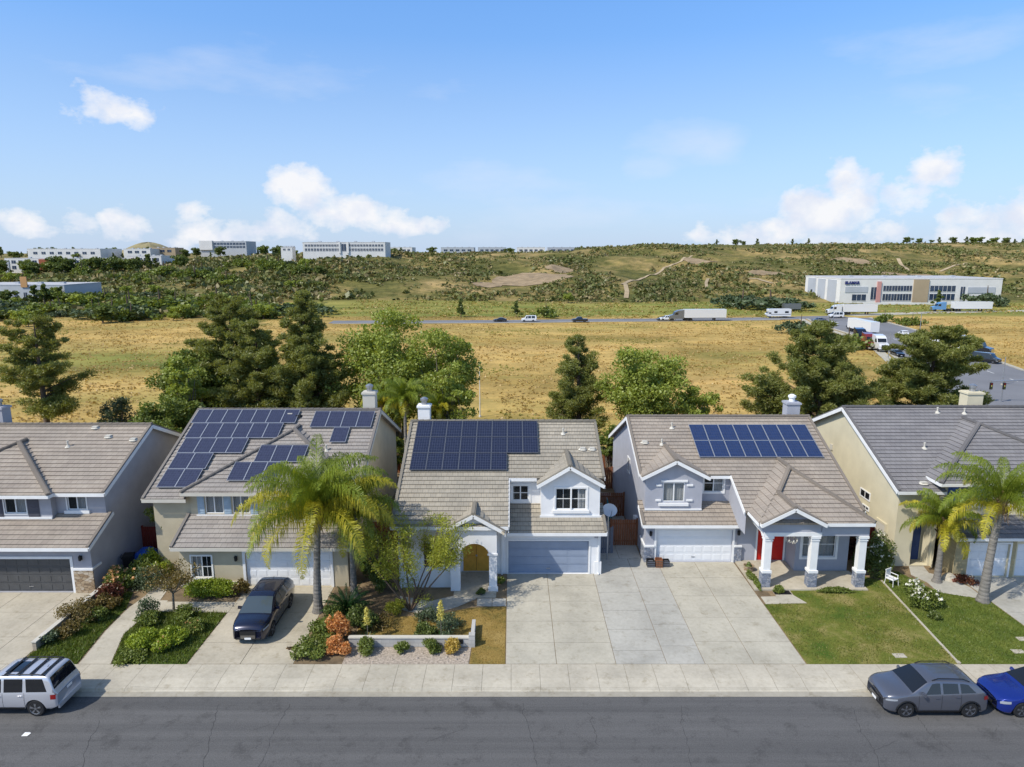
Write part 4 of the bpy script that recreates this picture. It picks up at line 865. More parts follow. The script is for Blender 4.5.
for y in rows:
    hw=1.0*max(y,0)+110
    for i in range(NX+1):
        x=-hw+2*hw*i/NX; z=th(x,y); V.append((x,y,z))
        u=x/max(y,1)
        s=sstep(326,344,y+6*math.sin(x/23.))
        if u<-.36: s=max(s,sstep(232,256,y+8*math.sin(x/17.)+(u+.45)*90))
        g=0
        if 258<y<340 and u>-.3: g=.85*sstep(262,268,y)
        if 100<y<200 and u<-.4: g=max(g,.5*sstep(120,150,y)*(1-sstep(165,195,y)))
        if y<100: g=.15
        if y>230 and x>118: g=max(g,.7*sstep(262,275,y)*(1-sstep(340,360,y)))
        cols.append(s); colg.append(g)
F=[]
for j in range(len(rows)-1):
    for i in range(NX): a=j*(NX+1)+i; F.append((a,a+1,a+NX+2,a+NX+1))
me=bpy.data.meshes.new('terrain'); me.from_pydata(V,[],F); me.shade_smooth()
at=me.attributes.new('cover','FLOAT_VECTOR','POINT'); at.data.foreach_set('vector',np.array([(a,b,0) for a,b in zip(cols,colg)],np.float32).ravel())
mt,nt,p=newmat('terrain'); p.inputs['Roughness'].default_value=.95; p.inputs['Specular IOR Level'].default_value=.08
an=N(nt,'ShaderNodeAttribute',attribute_name='cover'); sx=nt.nodes.new('ShaderNodeSeparateXYZ'); nt.links.new(an.outputs['Vector'],sx.inputs[0])
v=coords(nt,'Object'); vs=coords(nt,'Object',(.35,1.,1.))
f1=noi(nt,vs,.022,8,.62); f2=noi(nt,v,.25,6,.75); f3=noi(nt,vs,.09,6,.7)
gold=ramp(nt,f1,[(.32,(.29,.21,.07)),(.43,(.42,.285,.095)),(.54,(.51,.35,.125)),(.68,(.45,.28,.11))])
gm=ramp(nt,f3,[(.3,(.58,.62,.55)),(.5,(.95,.96,.93)),(.72,(1.25,1.22,1.15))]); fm=ramp(nt,noi(nt,coords(nt,'Object',(.7,1,1)),.32,9,.78),[(.3,(.62,.64,.58)),(.5,(1,1,1)),(.7,(1.3,1.26,1.15))]); g2=mixc(nt,1.,mixc(nt,1.,gold.outputs[0],gm.outputs[0],'MULTIPLY'),fm.outputs[0],'MULTIPLY')
grn=ramp(nt,f3,[(.35,(.13,.16,.035)),(.6,(.25,.25,.06)),(.75,(.33,.29,.09))])
gp=ramp(nt,noi(nt,vs,.035,6,.6),[(.50,0.),(.66,.45)])
ad=N(nt,'ShaderNodeMath',operation='ADD',use_clamp=True); nt.links.new(gp.outputs[0],ad.inputs[0]); nt.links.new(sx.outputs[1],ad.inputs[1])
field=mixc(nt,ad.outputs[0],g2,grn.outputs[0])
hill=ramp(nt,noi(nt,v,.018,8,.68),[(.36,(.085,.09,.028)),(.47,(.145,.135,.042)),(.55,(.25,.195,.075)),(.66,(.40,.29,.13))])
hm=ramp(nt,noi(nt,v,.11,9,.8),[(.34,(.45,.5,.42)),(.5,(.95,.95,.95)),(.66,(1.5,1.4,1.3))]); hc=mixc(nt,1.,hill.outputs[0],hm.outputs[0],'MULTIPLY')
cc=mixc(nt,sx.outputs[0],field,hc); nt.links.new(cc,p.inputs['Base Color']); bump(nt,f2,p,.7,.6)
me.materials.append(mt); to=link(bpy.data.objects.new('terrain',me)); to['kind']='structure'
# bare dirt patches / tracks on the hill are ribbons of soil laid on the terrain
def ribbon(name,pts,w,mat,dz=.06,sub=4,kind=True,z=None):
    P=[]
    for a,b in zip(pts[:-1],pts[1:]):
        for k in range(sub): t=k/sub; P.append((a[0]+(b[0]-a[0])*t,a[1]+(b[1]-a[1])*t))
    P.append(pts[-1]); m=MB(); ws=w if hasattr(w,'__len__') else None
    prev=None
    for k,q in enumerate(P):
        a=P[max(k-1,0)]; b=P[min(k+1,len(P)-1)]; dx,dy=b[0]-a[0],b[1]-a[1]; L=math.hypot(dx,dy) or 1; nx,ny=-dy/L,dx/L
        W=w/2; c=(q[0]+nx*W,q[1]+ny*W); d=(q[0]-nx*W,q[1]-ny*W)
        c=(*c,(th(*c) if z is None else z)+dz); d=(*d,(th(*d) if z is None else z)+dz)
        if prev: m.poly([prev[1],d,c,prev[0]])
        prev=(c,d)
    return m
def edge_road(L,Rr,z):
    m=MB()
    for i in range(len(L)-1): m.poly([(*L[i],z),(*Rr[i],z),(*Rr[i+1],z),(*L[i+1],z)])
    return m
zf=-4.93
EW=[(-64,241),(0,243.5),(32,248),(64,250),(100,255),(128,262)]
m=ribbon('r',EW,9.5,'far_asphalt',0,3,z=zf); struct('far_road',m,'far_asphalt'); struct('warehouse_drive',ribbon('r',[(132,268),(160,277),(200,287),(250,292)],8,'far_asphalt',0,3,z=zf-.02),'concrete')
Lr=[(109,252),(104.8,235),(101.5,205),(97.7,180),(87,151),(78,128),(70,108),(66,96)]; Rr_=[(134.6,257),(131,235),(126.5,210),(118.5,180),(110,155),(106,140),(112,120),(130,100)]
struct('truck_road',edge_road(Lr,Rr_,zf+.03),'far_asphalt')
def strip(pts,w,h,z0):
    m=MB()
    for a,b in zip(pts[:-1],pts[1:]): m.beam((*a,z0+h/2),(*b,z0+h/2),w,h)
    return m
struct('far_curb',strip(Lr,.9,.18,zf),'concrete'); struct('far_curb',strip(Rr_[:-1],.9,.18,zf),'concrete')
struct('far_sidewalk',ribbon('s',[(q[0]-2.2,q[1]) for q in Lr],2.2,'concrete',.05,1,z=zf),'concrete')
m=ribbon('s',[(-62,235.6),(0,238.),(32,242.4),(64,244.6),(98,249)],1.6,'c',.04,2,z=zf); struct('far_sidewalk',m,'concrete')
m=MB()
for i in range(14):
    y=118+i*9; x=(94+(y-118)*.19); m.beam((x,y,zf+.045),(x+.6,y+3.,zf+.045),.2,.01)
struct('lane_marking',m,'paint_white')
MT['bare']=M('bare_slope_soil',(.30,.22,.13),.95,.3,.2,2,.5,.3)
# tracks up the hillside
MT['track']=M('track_soil',(.40,.31,.19),.95,.25,.15,3,.3)
for pts,w in (([(627-512,600)],1),): pass
def hill_pt(px,py):          # walk the ray until it meets the terrain
    d=_ray(px,py); t=260.
    while t<1500:
        x,y,z=d[0]*t,d[1]*t,CH+d[2]*t
        if z<th(x,y): return (x,y)
        t+=2.
    return (d[0]*700,d[1]*700)
m=None
AVOID=[]
def track(pxs,w):
    hp=[hill_pt(*q) for q in pxs]
    for a,b in zip(hp[:-1],hp[1:]):
        for k in range(9): AVOID.append((a[0]+(b[0]-a[0])*k/8,a[1]+(b[1]-a[1])*k/8,w*.5+2.2,w*.5+3.5))
    mm=ribbon('t',[hill_pt(*q) for q in pxs],w,'track',.35,6); struct('hill_track',mm,'track')
track([(626,299),(627,292),(625,284)],2.4); track([(622,285),(640,280),(652,275),(664,268),(681,262),(692,256)],1.8); track([(707,288),(706,284),(708,279)],1.8)
track([(898,259),(908,271)],2.5); track([(745,279),(758,280),(772,284)],2.); track([(940,272),(952,267),(966,264)],2.2)
for c,rx,ry in (((532,279),24,22),((488,286),9,9),((850,262),14,12),((560,270),10,14),((700,262),12,9),((905,276),22,10),((470,274),10,10),((770,274),14,7)):
    if ry==0: continue
    x,y=hill_pt(*c); m=MB(); n=28; ring=[]; AVOID.append((x,y,rx*.95,ry*.95))
    for k in range(n):
        t=2*math.pi*k/n; r=1+.25*noise.noise(Vector((math.cos(t)*2,math.sin(t)*2,c[0]))); ring.append((x+rx*r*math.cos(t),y+ry*r*math.sin(t)))
    for k in range(n):
        a,b=ring[k],ring[(k+1)%n]
        for q in range(5):
            f0,f1=q/5,(q+1)/5; P=[(x+(a[0]-x)*f0,y+(a[1]-y)*f0),(x+(a[0]-x)*f1,y+(a[1]-y)*f1),(x+(b[0]-x)*f1,y+(b[1]-y)*f1),(x+(b[0]-x)*f0,y+(b[1]-y)*f0)]
            if q==0: P=P[:1]+P[1:3]
            m.poly([(*w_,th(*w_)+.3) for w_ in P])
    struct('bare_slope',m,'bare')
# ------------------------------------------------------------ sky
SUN_EL=R(47); SUN_DIR=Vector((-.84,-.54,0)).normalized()     # horizontal direction towards the sun
w=bpy.data.worlds.new('World'); S.world=w; w.use_nodes=True; nt=w.node_tree; nt.nodes.clear()
out=nt.nodes.new('ShaderNodeOutputWorld'); bg=nt.nodes.new('ShaderNodeBackground'); nt.links.new(bg.outputs[0],out.inputs[0]); bg.inputs[1].default_value=.15
sk=nt.nodes.new('ShaderNodeTexSky'); sk.sky_type='NISHITA'; sk.sun_disc=False; sk.sun_elevation=SUN_EL; sk.sun_rotation=math.atan2(SUN_DIR.x,SUN_DIR.y); sk.altitude=200; sk.air_density=1.; sk.dust_density=.8; sk.ozone_density=1.5
tc=nt.nodes.new('ShaderNodeTexCoord'); sp=nt.nodes.new('ShaderNodeSeparateXYZ'); nt.links.new(tc.outputs['Generated'],sp.inputs[0])
def mth(op,a,b=None,clamp=False):
    n=N(nt,'ShaderNodeMath',operation=op,use_clamp=clamp)
    for i,q in enumerate((a,b)):
        if q is None: continue
        if isinstance(q,(int,float)): n.inputs[i].default_value=q
        else: nt.links.new(q,n.inputs[i])
    return n.outputs[0]
az=mth('ARCTAN2',sp.outputs[0],sp.outputs[1]); el=mth('ARCSINE',sp.outputs[2])
def dirof(px,py):
    d=Vector(_ray(px,py)); return math.atan2(d.x,d.y),math.asin(d.z/d.length)
wn=N(nt,'ShaderNodeTexNoise',Scale=9.,Detail=3.); nt.links.new(tc.outputs['Generated'],wn.inputs[0]); wc=nt.nodes.new('ShaderNodeSeparateXYZ'); nt.links.new(wn.outputs['Color'],wc.inputs[0])
az2=mth('ADD',az,mth('MULTIPLY',mth('SUBTRACT',wc.outputs[0],.5),.10)); el2=mth('ADD',el,mth('MULTIPLY',mth('SUBTRACT',wc.outputs[1],.5),.05))
def blobs(lst):
    acc=None
    for px,py,sxp,syp,amp in lst:
        a,e=dirof(px,py); sa=sxp/683.; se=syp/683.
        q=mth('ADD',mth('POWER',mth('ABSOLUTE',mth('DIVIDE',mth('SUBTRACT',az2,a),sa)),2.),mth('POWER',mth('ABSOLUTE',mth('DIVIDE',mth('SUBTRACT',el2,e),se)),2.))
        g=mth('MULTIPLY',mth('POWER',2.718,mth('MULTIPLY',q,-1.)),amp); acc=g if acc is None else mth('MAXIMUM',acc,g)
    return acc
mp=nt.nodes.new('ShaderNodeMapping'); mp.inputs['Scale'].default_value=(1,1,1.5); nt.links.new(tc.outputs['Generated'],mp.inputs[0])
n1=N(nt,'ShaderNodeTexNoise',Scale=26.,Detail=10.,Roughness=.6); nt.links.new(mp.outputs[0],n1.inputs[0])
cum=blobs([(300,190,34,22,1.05),(345,215,55,22,1.05),(400,225,45,14,.95),(290,228,50,16,.7),(850,190,26,30,1.05),(815,210,45,22,1.0),(770,232,55,18,.95),(830,238,40,12,.8),(935,172,34,22,1.),(915,195,40,22,.8),(985,215,45,22,.75),(890,225,50,18,.6),(985,238,50,16,.8),(117,106,36,18,.86),(20,222,24,14,.78),(85,224,22,16,.82),(125,222,20,18,.85),(195,210,20,12,.7),(200,232,45,14,.85),(240,235,30,12,.85),(1040,215,40,25,.9),(715,238,30,10,.7)])
cm=mth('ADD',cum,mth('MULTIPLY',mth('SUBTRACT',n1.outputs['Fac'],.5),1.5)); cmask=ramp(nt,cm,[(.40,0.),(.58,.5),(.88,.95)])
n2=N(nt,'ShaderNodeTexNoise',Scale=5.,Detail=7.,Roughness=.6); mp2=nt.nodes.new('ShaderNodeMapping'); mp2.inputs['Scale'].default_value=(1,1,3.2); mp2.inputs['Rotation'].default_value=(0,R(18),0); nt.links.new(tc.outputs['Generated'],mp2.inputs[0]); nt.links.new(mp2.outputs[0],n2.inputs[0])
cir=blobs([(705,140,55,22,.9),(655,165,35,18,.7),(500,185,120,22,.6),(600,215,160,25,.5),(220,75,200,18,.45),(80,60,120,20,.4),(900,95,160,22,.35),(950,40,160,26,.4)])
ci=ramp(nt,mth('ADD',cir,mth('MULTIPLY',mth('SUBTRACT',n2.outputs['Fac'],.5),1.5)),[(.3,0.),(1.,.5)])
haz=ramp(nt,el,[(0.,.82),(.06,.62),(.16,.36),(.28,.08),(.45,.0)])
tint=ramp(nt,el,[(.0,(.54,.79,1.12)),(.20,(.62,.89,1.18)),(.36,(.66,1.06,1.44)),(.75,(1.12,1.12,1.10))])  # shaped for fill light: sky above the frame stays untinted and slightly brighter
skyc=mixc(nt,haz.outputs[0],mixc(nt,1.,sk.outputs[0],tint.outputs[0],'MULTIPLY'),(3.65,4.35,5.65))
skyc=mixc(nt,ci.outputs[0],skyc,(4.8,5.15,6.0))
n3=N(nt,'ShaderNodeTexNoise',Scale=30.,Detail=5.); mp3=nt.nodes.new('ShaderNodeMapping'); mp3.inputs['Location'].default_value=(.01,0,-.012); nt.links.new(tc.outputs['Generated'],mp3.inputs[0]); nt.links.new(mp3.outputs[0],n3.inputs[0])
cs=ramp(nt,n3.outputs['Fac'],[(.35,(4.7,5.0,5.75)),(.6,(5.85,5.85,6.0))])
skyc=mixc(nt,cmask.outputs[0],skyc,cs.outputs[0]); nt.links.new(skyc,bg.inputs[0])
sl=bpy.data.lights.new('sun','SUN'); sl.energy=3.95; sl.angle=R(.55); sl.color=(1,.94,.83); so=link(bpy.data.objects.new('sun',sl))
sd=(SUN_DIR*math.cos(SUN_EL)+Vector((0,0,math.sin(SUN_EL)))); so.rotation_euler=sd.to_track_quat('Z','Y').to_euler(); so.location=(-60,-30,80)
cam=bpy.data.cameras.new('camera'); cam.sensor_width=36; cam.lens=683/1024*36; cam.clip_end=12000; co=link(bpy.data.objects.new('camera',cam)); co.location=(0,0,19); co.rotation_euler=(R(90)-CT,0,0); S.camera=co
S.view_settings.view_transform='Standard'; S.view_settings.look='None'; S.view_settings.exposure=.12; S.view_settings.gamma=1; S.view_settings.use_curve_mapping=False
S.render.resolution_x=1024; S.render.resolution_y=767
# ------------------------------------------------------------ vegetation
def unit(v): return v/np.maximum(1e-9,np.linalg.norm(v,axis=1,keepdims=True))
def quads(cen,size,rng,elong=1.,up=.25,ax=None,tri=False,cup=0):
    n=len(cen); nr=unit(rng.normal(size=(n,3))+np.array([0,0,up])); a=rng.normal(size=(n,3)) if ax is None else ax+rng.normal(size=(n,3))*.25
    a=unit(a-nr*np.sum(a*nr,1,keepdims=True)); b=np.cross(nr,a); s=(size if hasattr(size,'__len__') else np.full(n,size))[:,None]*rng.uniform(.65,1.35,(n,1))
    a=a*s*elong/2; b=b*s/2
    return np.stack([cen-a,cen-b*.9,cen+a,cen+b*.9],1).reshape(-1,3)       # leaf-like rhombus
def cloud(c,r,n,rng,shell=.35):
    d=unit(rng.normal(size=(n,3))); q=rng.uniform(shell,1,(n,1))**.6; return np.array(c)+d*q*np.array(r)
def seedof(*a): return int(abs(hash(tuple(round(float(x),3) for x in a)))%100000)
def limb(mb,a,b,r0,r1,rng,n=4,sag=.0,sides=6):
    a=np.array(a,float); b=np.array(b,float); L=np.linalg.norm(b-a); pts=[];rs=[]
    off=rng.normal(size=3)*L*.06
    for i in range(n+1):
        t=i/n; p=a+(b-a)*t+off*math.sin(t*math.pi)+np.array([0,0,sag*L*math.sin(t*math.pi)]); pts.append(tuple(p)); rs.append(r0+(r1-r0)*t)
    mb.tube(pts,rs,sides,cap=False)
def broad_tree(name,label,x,y,ztop,rx,mat,group=None,zb=None,leaf=.17,nl=9000,ncl=70,crown0=.30,bark='bark_grey',ry=None,cat='tree',squash=1.):
    zb=th(x,y) if zb is None else zb; rng=np.random.default_rng(int(abs(x*131+y*17+ztop*7))); H=ztop-zb; ry=ry or rx
    t=thing(name,label,cat,(x,y,zb),0,group); zc0=zb+H*crown0; rz=(ztop-zc0)/2; cz=zc0+rz
    tm=MB(); tr=max(.06,H*.018); fork=zb+H*(crown0*.85)
    tm.tube([(x,y,zb-.2),(x+.05*rx*.3,y,zb+(fork-zb)*.5),(x,y+.03,fork)],[tr*1.35,tr*1.05,tr*.9],8,cap=False)
    C_=[];Rr=[]
    for i in range(ncl):
        d=rng.normal(size=3); d/=np.linalg.norm(d); nz=noise.noise(Vector((d[0]*1.7+x,d[1]*1.7+y,d[2]*1.7)))
        q=rng.uniform(.15,1)**.45*(.86+.42*nz); low=.75 if d[2]<-.3 else 1
        c=np.array([x+d[0]*rx*q*low,y+d[1]*ry*q*low,cz+d[2]*rz*q*.93]); C_.append(c); Rr.append(rng.uniform(.16,.30)*(rx*rx*rz)**(1/3))
    per=max(6,int(nl*2.1)//ncl); pts=[]
    for c,r in zip(C_,Rr): pts.append(cloud(c,(r*1.15,r*1.15,r*.75),per,rng,.2))
    P=np.concatenate(pts); npmesh('crown',quads(P,leaf,rng,1.5,.5),MT[mat],t)
    for k in range(min(ncl,16)):
        c=C_[k]; s=(x,y,zb+(fork-zb)*rng.uniform(.75,1.)); mid=(x+(c[0]-x)*.35,y+(c[1]-y)*.35,fork+(c[2]-fork)*.5)
        limb(tm,s,mid,tr*.6,tr*.32,rng,2); limb(tm,mid,c,tr*.32,tr*.08,rng,3)
    tm.build('trunk',MT[bark],t,smooth=True); return t
def pine(name,label,x,y,ztop,rad,mat='leaf_pine',group=None,zb=None,dens=1.,leaf=.34,prof='cone',crown0=.18,gap=.0,thin=.085,nt=1.):
    zb=th(x,y) if zb is None else zb; rng=np.random.default_rng(int(abs(x*91+y*13+ztop*3))); H=ztop-zb
    t=thing(name,label,'tree',(x,y,zb),0,group); tm=MB(); tr=H*.018; lx,ly=rng.normal(size=2)*.15
    tm.tube([(x,y,zb-.2),(x+lx,y+ly,zb+H*.4),(x+lx*.5,y,zb+H*.75),(x,y,ztop-.2)],[tr*1.3,tr,tr*.55,.03],8,cap=False)
    P=[];Rr=[];z=zb+H*crown0
    lv=int((ztop-z)/(.55/nt**.5)); 
    for k in range(lv):
        f=k/lv; zz=z+(ztop-z)*f
        if prof=='cone': r=rad*(1-f)**.75*(.55+.45*min(1,f*5))
        else: r=rad*math.sqrt(max(0,1-((f-.38)/.64)**2))*(.85+.3*noise.noise(Vector((f*4,x,y))))
        nb=6 if f<.8 else 5
        for i in range(nb):
            if rng.random()<gap: continue
            a=rng.uniform(0,6.283); L=r*rng.uniform(.45,1.2)*(1+.35*noise.noise(Vector((math.cos(a)*1.5,math.sin(a)*1.5,zz*.35+x))))
            e=np.array([x+math.cos(a)*L,y+math.sin(a)*L,zz+L*((.55 if prof=='cone' else .2)+rng.uniform(-.12,.2))+.1])
            if L>.4: limb(tm,(x+lx*.3,y,zz),e,max(.02,tr*.3*(1-f)),.012,rng,2,.02,5)
            m_=max(1,int(L/.62)); s=np.array([x,y,zz])
            for q in range(m_):
                u=1-q*.6/max(L,.6)
                if u<.3: break
                c=s+(e-s)*u+rng.normal(size=3)*.12; P.append(c); Rr.append(rng.uniform(.40,.70)*(.75+.5*(1-f)))
    P.append(np.array([x,y,ztop-.25])); Rr.append(.3)
    n=int(200*dens); pts=[cloud(c,(r*1.1,r*1.1,r*.7),n,rng,.1) for c,r in zip(P,Rr)]; ax=np.concatenate([q-c+np.array([0,0,.18]) for q,c in zip(pts,P)])
    V=quads(np.concatenate(pts),thin,rng,leaf/thin,.3,unit(ax)); npmesh('crown',V,MT[mat],t); tm.build('trunk',MT['bark'],t,smooth=True); return t
def frond(root,L,az,el,droop,mat,parent,rng,nl=110,ll=.55,wid=.036,plum=.7):
    """one arching pinnate palm leaf: rachis curve plus drooping leaflets"""
    pts=[];p=np.array(root,float); e=el; n=14; d=L/n; ca,sa=math.cos(az),math.sin(az)
    for i in range(n+1):
        pts.append(p.copy()); e-=droop/n*(.12+1.7*i/n); p=p+d*np.array([ca*math.cos(e),sa*math.cos(e),math.sin(e)])
    pts=np.array(pts); mb=MB(); side=np.array([-sa,ca,0])
    for i in range(n):
        w=.035*(1-i/n)+.008; a,b=pts[i],pts[i+1]; up=np.array([0,0,w*.5])
        mb.poly([a-side*w,b-side*w,b+up,a+up]); mb.poly([a+up,b+up,b+side*w,a+side*w])
    for k in range(nl):
        f=.10+.9*k/nl; i=min(n-1,int(f*n)); u=f*n-i; c=pts[i]*(1-u)+pts[i+1]*u; tdir=pts[i+1]-pts[i]; tdir/=np.linalg.norm(tdir)
        l=ll*math.sin(math.pi*min(1,.18+.82*f))**.5*rng.uniform(.8,1.1)*(1 if f<.85 else .8)
        for s in (-1,1):
            dirn=side*s*.75+tdir*rng.uniform(.3,.8)+np.array([0,0,rng.uniform(-.5,plum)]); dirn/=np.linalg.norm(dirn)
            m=c+dirn*l*.42; dr=dirn*.40+np.array([0,0,-rng.uniform(.7,1.3)]); dr/=np.linalg.norm(dr); e_=m+dr*l*.6
            w=wid*rng.uniform(.8,1.2); q=np.cross(dirn,tdir); q/=max(1e-6,np.linalg.norm(q)); wv=tdir*w/2
            mb.poly([c-wv*.6,m-wv,m+wv,c+wv*.6]); mb.poly([m-wv,e_,m+wv])
    return mb.build('frond',MT[mat],parent,world=True)
def palm(label,x,y,zb,ztr,r,nf,L,group=None,lean=(0,0),yel=.35,tr=.19,skirt=True,drp=1.9,seed=1):
    rng=np.random.default_rng(seed); t=thing('palm_tree',label,'palm tree',(x,y,zb),0,group); tm=MB(); H=ztr-zb; pts=[];rs=[]; n=int(H/.11)
    for i in range(n+1):
        f=i/n; pts.append((x+lean[0]*f*f,y+lean[1]*f*f,zb-.05+H*f)); rs.append((tr*(1.25-.35*min(1,f*2.2)) if f<.45 else tr*.9-(f-.45)*tr*.2)*(1.05 if i%2 else .985)+(.10*max(0,1-f*12)))
    tm.tube(pts,rs,14); tm.build('trunk',MT['palm_bark'],t,smooth=False); top=np.array(pts[-1])
    bm=MB(); bm.tube([tuple(top+np.array([0,0,-.35])),tuple(top+np.array([0,0,0.])),tuple(top+np.array([0,0,.55])),tuple(top+np.array([0,0,.95]))],[tr*.9,tr*1.35,tr*1.1,tr*.3],12)
    for i in range(26):
        a=rng.uniform(0,6.28); z=rng.uniform(-.45,.5); c=top+np.array([math.cos(a)*tr*1.1,math.sin(a)*tr*1.1,z]); bm.beam(c,c+np.array([math.cos(a)*.25,math.sin(a)*.25,.28]),.10,.025)
        if skirt and z<0: bm.beam(c,c+np.array([math.cos(a)*.22,math.sin(a)*.22,-.5]),.04,.012)
    bm.build('frond_boots',MT['palm_boot'],t)
    for i in range(nf):
        f=(i+.5)/nf; az=i*2.39996+rng.uniform(-.2,.2); el=1.42-1.22*f+rng.uniform(-.12,.12); low=f>1-yel
        mat='leaf_palm_yellow' if (low and rng.random()<.75) else 'leaf_palm'
        frond(top+np.array([0,0,.45-.35*f]),L*rng.uniform(.85,1.08)*(.8 if f<.15 else 1),az,el,drp*(.8+.45*f)*rng.uniform(.85,1.1),mat,t,rng,ll=r)
    return t
def shrub(name,label,x,y,w,h,mat,d=None,leaf=.075,n=1600,z0=.0,group=None,cat='shrub',flowers=None,nf=25,fs=.09,elong=1.5,ncl=16,stems=True,shell=.2):
    n=int(n*1.7); w*=1.08; rng=np.random.default_rng(int(abs(x*117+y*31+w*7)*3)); d=d or w; t=thing(name,label,cat,(x,y,z0),0,group); P=[];S_=[]
    for i in range(ncl):
        a=rng.uniform(0,6.283); q=rng.uniform(0,1)**.5*.72; zz=rng.uniform(.25,.85); s=(1-.45*max(0,zz-.5)*2*q)
        c=np.array([x+math.cos(a)*w/2*q*s,y+math.sin(a)*d/2*q*s,z0+h*zz*(1-.35*q)]); S_.append(c)
        P.append(cloud(c,(w*.2,d*.2,h*.24),n//ncl,rng,shell))
    P=np.concatenate(P); P[:,2]=np.maximum(P[:,2],z0+.01); npmesh('foliage',quads(P,leaf,rng,elong,.5),MT[mat],t)
    if stems:
        m=MB()
        for c in S_[:9]: m.tube([(x+(c[0]-x)*.15,y+(c[1]-y)*.15,z0-.02),tuple((np.array([x,y,z0])+c)/2+rng.normal(size=3)*.03),tuple(c)],[.02,.014,.006],5,cap=False)
        m.build('stems',MT['bark_grey'],t)
    if flowers:
        k=rng.choice(len(P),nf*4); Q=P[k]; Q=Q[np.argsort(-(Q[:,2]-z0)/h-.7*(y-Q[:,1])/d)][:nf]; V=[]
        for q in Q: V.append(quads(q+rng.normal(size=(7,3))*fs*.28+np.array([0,-.03,.04]),fs,rng,1.,.6))
        npmesh('flowers',np.concatenate(V),MT[flowers],t)
    return t
# ---- trees behind the houses
def tpx(fn,name,label,px,pyt,wpx,Y,**k):
    A=gy(px,pyt,Y); dep=Y*math.cos(CT)+(CH-A.z)*math.sin(CT); return fn(name,label,A.x,Y,A.z,wpx/2*dep/683,**k)
tpx(pine,'pine_tree','tall dark pine with a bare lower trunk standing alone at the far left',33,318,74,66,prof='round',crown0=.36,dens=1.,gap=.22,leaf=.30)
tpx(broad_tree,'broadleaf_tree','greyish green gum tree at the left end of the tall tree cluster',188,338,78,70,mat='leaf_mid',nl=13000,ncl=80,crown0=.25,leaf=.2)
tpx(pine,'pine_tree','dark pine rising in the middle of the tall tree cluster behind the violet panels',228,298,92,73,prof='round',crown0=.12,dens=1.2)
tpx(pine,'pine_tree','broad dark pine in front within the tall cluster behind the violet panels',255,322,84,66,prof='round',crown0=.1,dens=1.2)
tpx(pine,'pine_tree','pointed dark pine at the right end of the tall cluster, beside the light green trees',302,293,88,64,prof='cone',crown0=.1,dens=1.3,nt=1.3)
tpx(broad_tree,'broadleaf_tree','dark olive tree filling the low back of the tall cluster',212,352,86,76,mat='leaf_dark',nl=9000,ncl=60,crown0=.15)
tpx(broad_tree,'broadleaf_tree','small yellow-green tree low in front of the tall dark cluster',182,350,46,62,mat='leaf_light',nl=4500,ncl=36,crown0=.25)
tpx(broad_tree,'broadleaf_tree','large light green tree left of the chimneys with airy leaf clumps',390,306,112,66,mat='leaf_light',nl=17000,ncl=120,crown0=.1,leaf=.19)
tpx(broad_tree,'broadleaf_tree','light green airy tree just right of the largest light green one, above the white chimney',438,318,76,63,mat='leaf_light',nl=7500,ncl=60,crown0=.15,leaf=.17)
tpx(broad_tree,'broadleaf_tree','small sparse grey-green tree leaning against the airy tree beside the white field pole',452,362,48,60,mat='leaf_light',nl=2200,ncl=30,crown0=.2)
tpx(pine,'pine_tree','lone dark pine with a ragged crown in the middle of the golden field edge',578,335,68,66,prof='cone',crown0=.12,dens=1.,gap=.2)
tpx(broad_tree,'broadleaf_tree','round light green tree between the lone ragged pine and a thin sapling',650,340,96,64,mat='leaf_light',nl=14000,ncl=90,crown0=.16,leaf=.18)
tpx(broad_tree,'sapling','thin light green sapling right of the round light green tree',697,374,46,63,mat='leaf_light',nl=2600,ncl=60,crown0=.3)
tpx(pine,'conifer_tree','broad green conifer with upswept branches above the bright blue solar panels',822,322,140,62,prof='cone',crown0=.04,dens=1.25,mat='leaf_pine',nt=1.5)
tpx(pine,'conifer_tree','wide rounded dark conifer in front of the truck road at the right',938,328,112,62,prof='round',crown0=.05,dens=1.3,nt=1.5)
tpx(broad_tree,'round_shrub','small round grey-green olive tree at the near edge of the left field',115,388,36,68,mat='leaf_olive',nl=4200,ncl=80,crown0=.1,leaf=.13)
tpx(broad_tree,'hedge_tree','wide dense green bush behind the roof gap left of the violet panels',163,393,92,58,mat='leaf_mid',nl=9000,ncl=60,crown0=.05,leaf=.18)
tpx(broad_tree,'hedge_tree','low green bush behind the blue bins and the gap between the two left houses',138,408,52,57,mat='leaf_dark',nl=4000,ncl=60,crown0=.05,leaf=.16)
for i,(px,py,w_,Y,lab) in enumerate(((395,430,30,57,'low bush in the narrow gap behind the tan house chimney'),(610,418,30,57,'leafy bush behind the gap between the white house and the blue-grey house'))):
    tpx(broad_tree,'garden_tree',lab,px,py,w_,Y,mat='leaf_mid',nl=2200,ncl=24,crown0=.1,leaf=.14)
palm('feathery queen palm behind the roofs between the two chimneys',*tuple(gy(405,415,56))[:2],0,6.6,.75,26,3.1,yel=.2,seed=11,tr=.15)
palm('yellowish queen palm behind the tan chimney, lower than its neighbour',*tuple(gy(383,415,58))[:2],0,5.9,.7,20,2.6,yel=.5,seed=12,tr=.14)
palm('small queen palm behind the white chimney at the field edge',*tuple(gy(440,415,60))[:2],0,5.2,.6,16,2.3,yel=.5,seed=13,tr=.13)
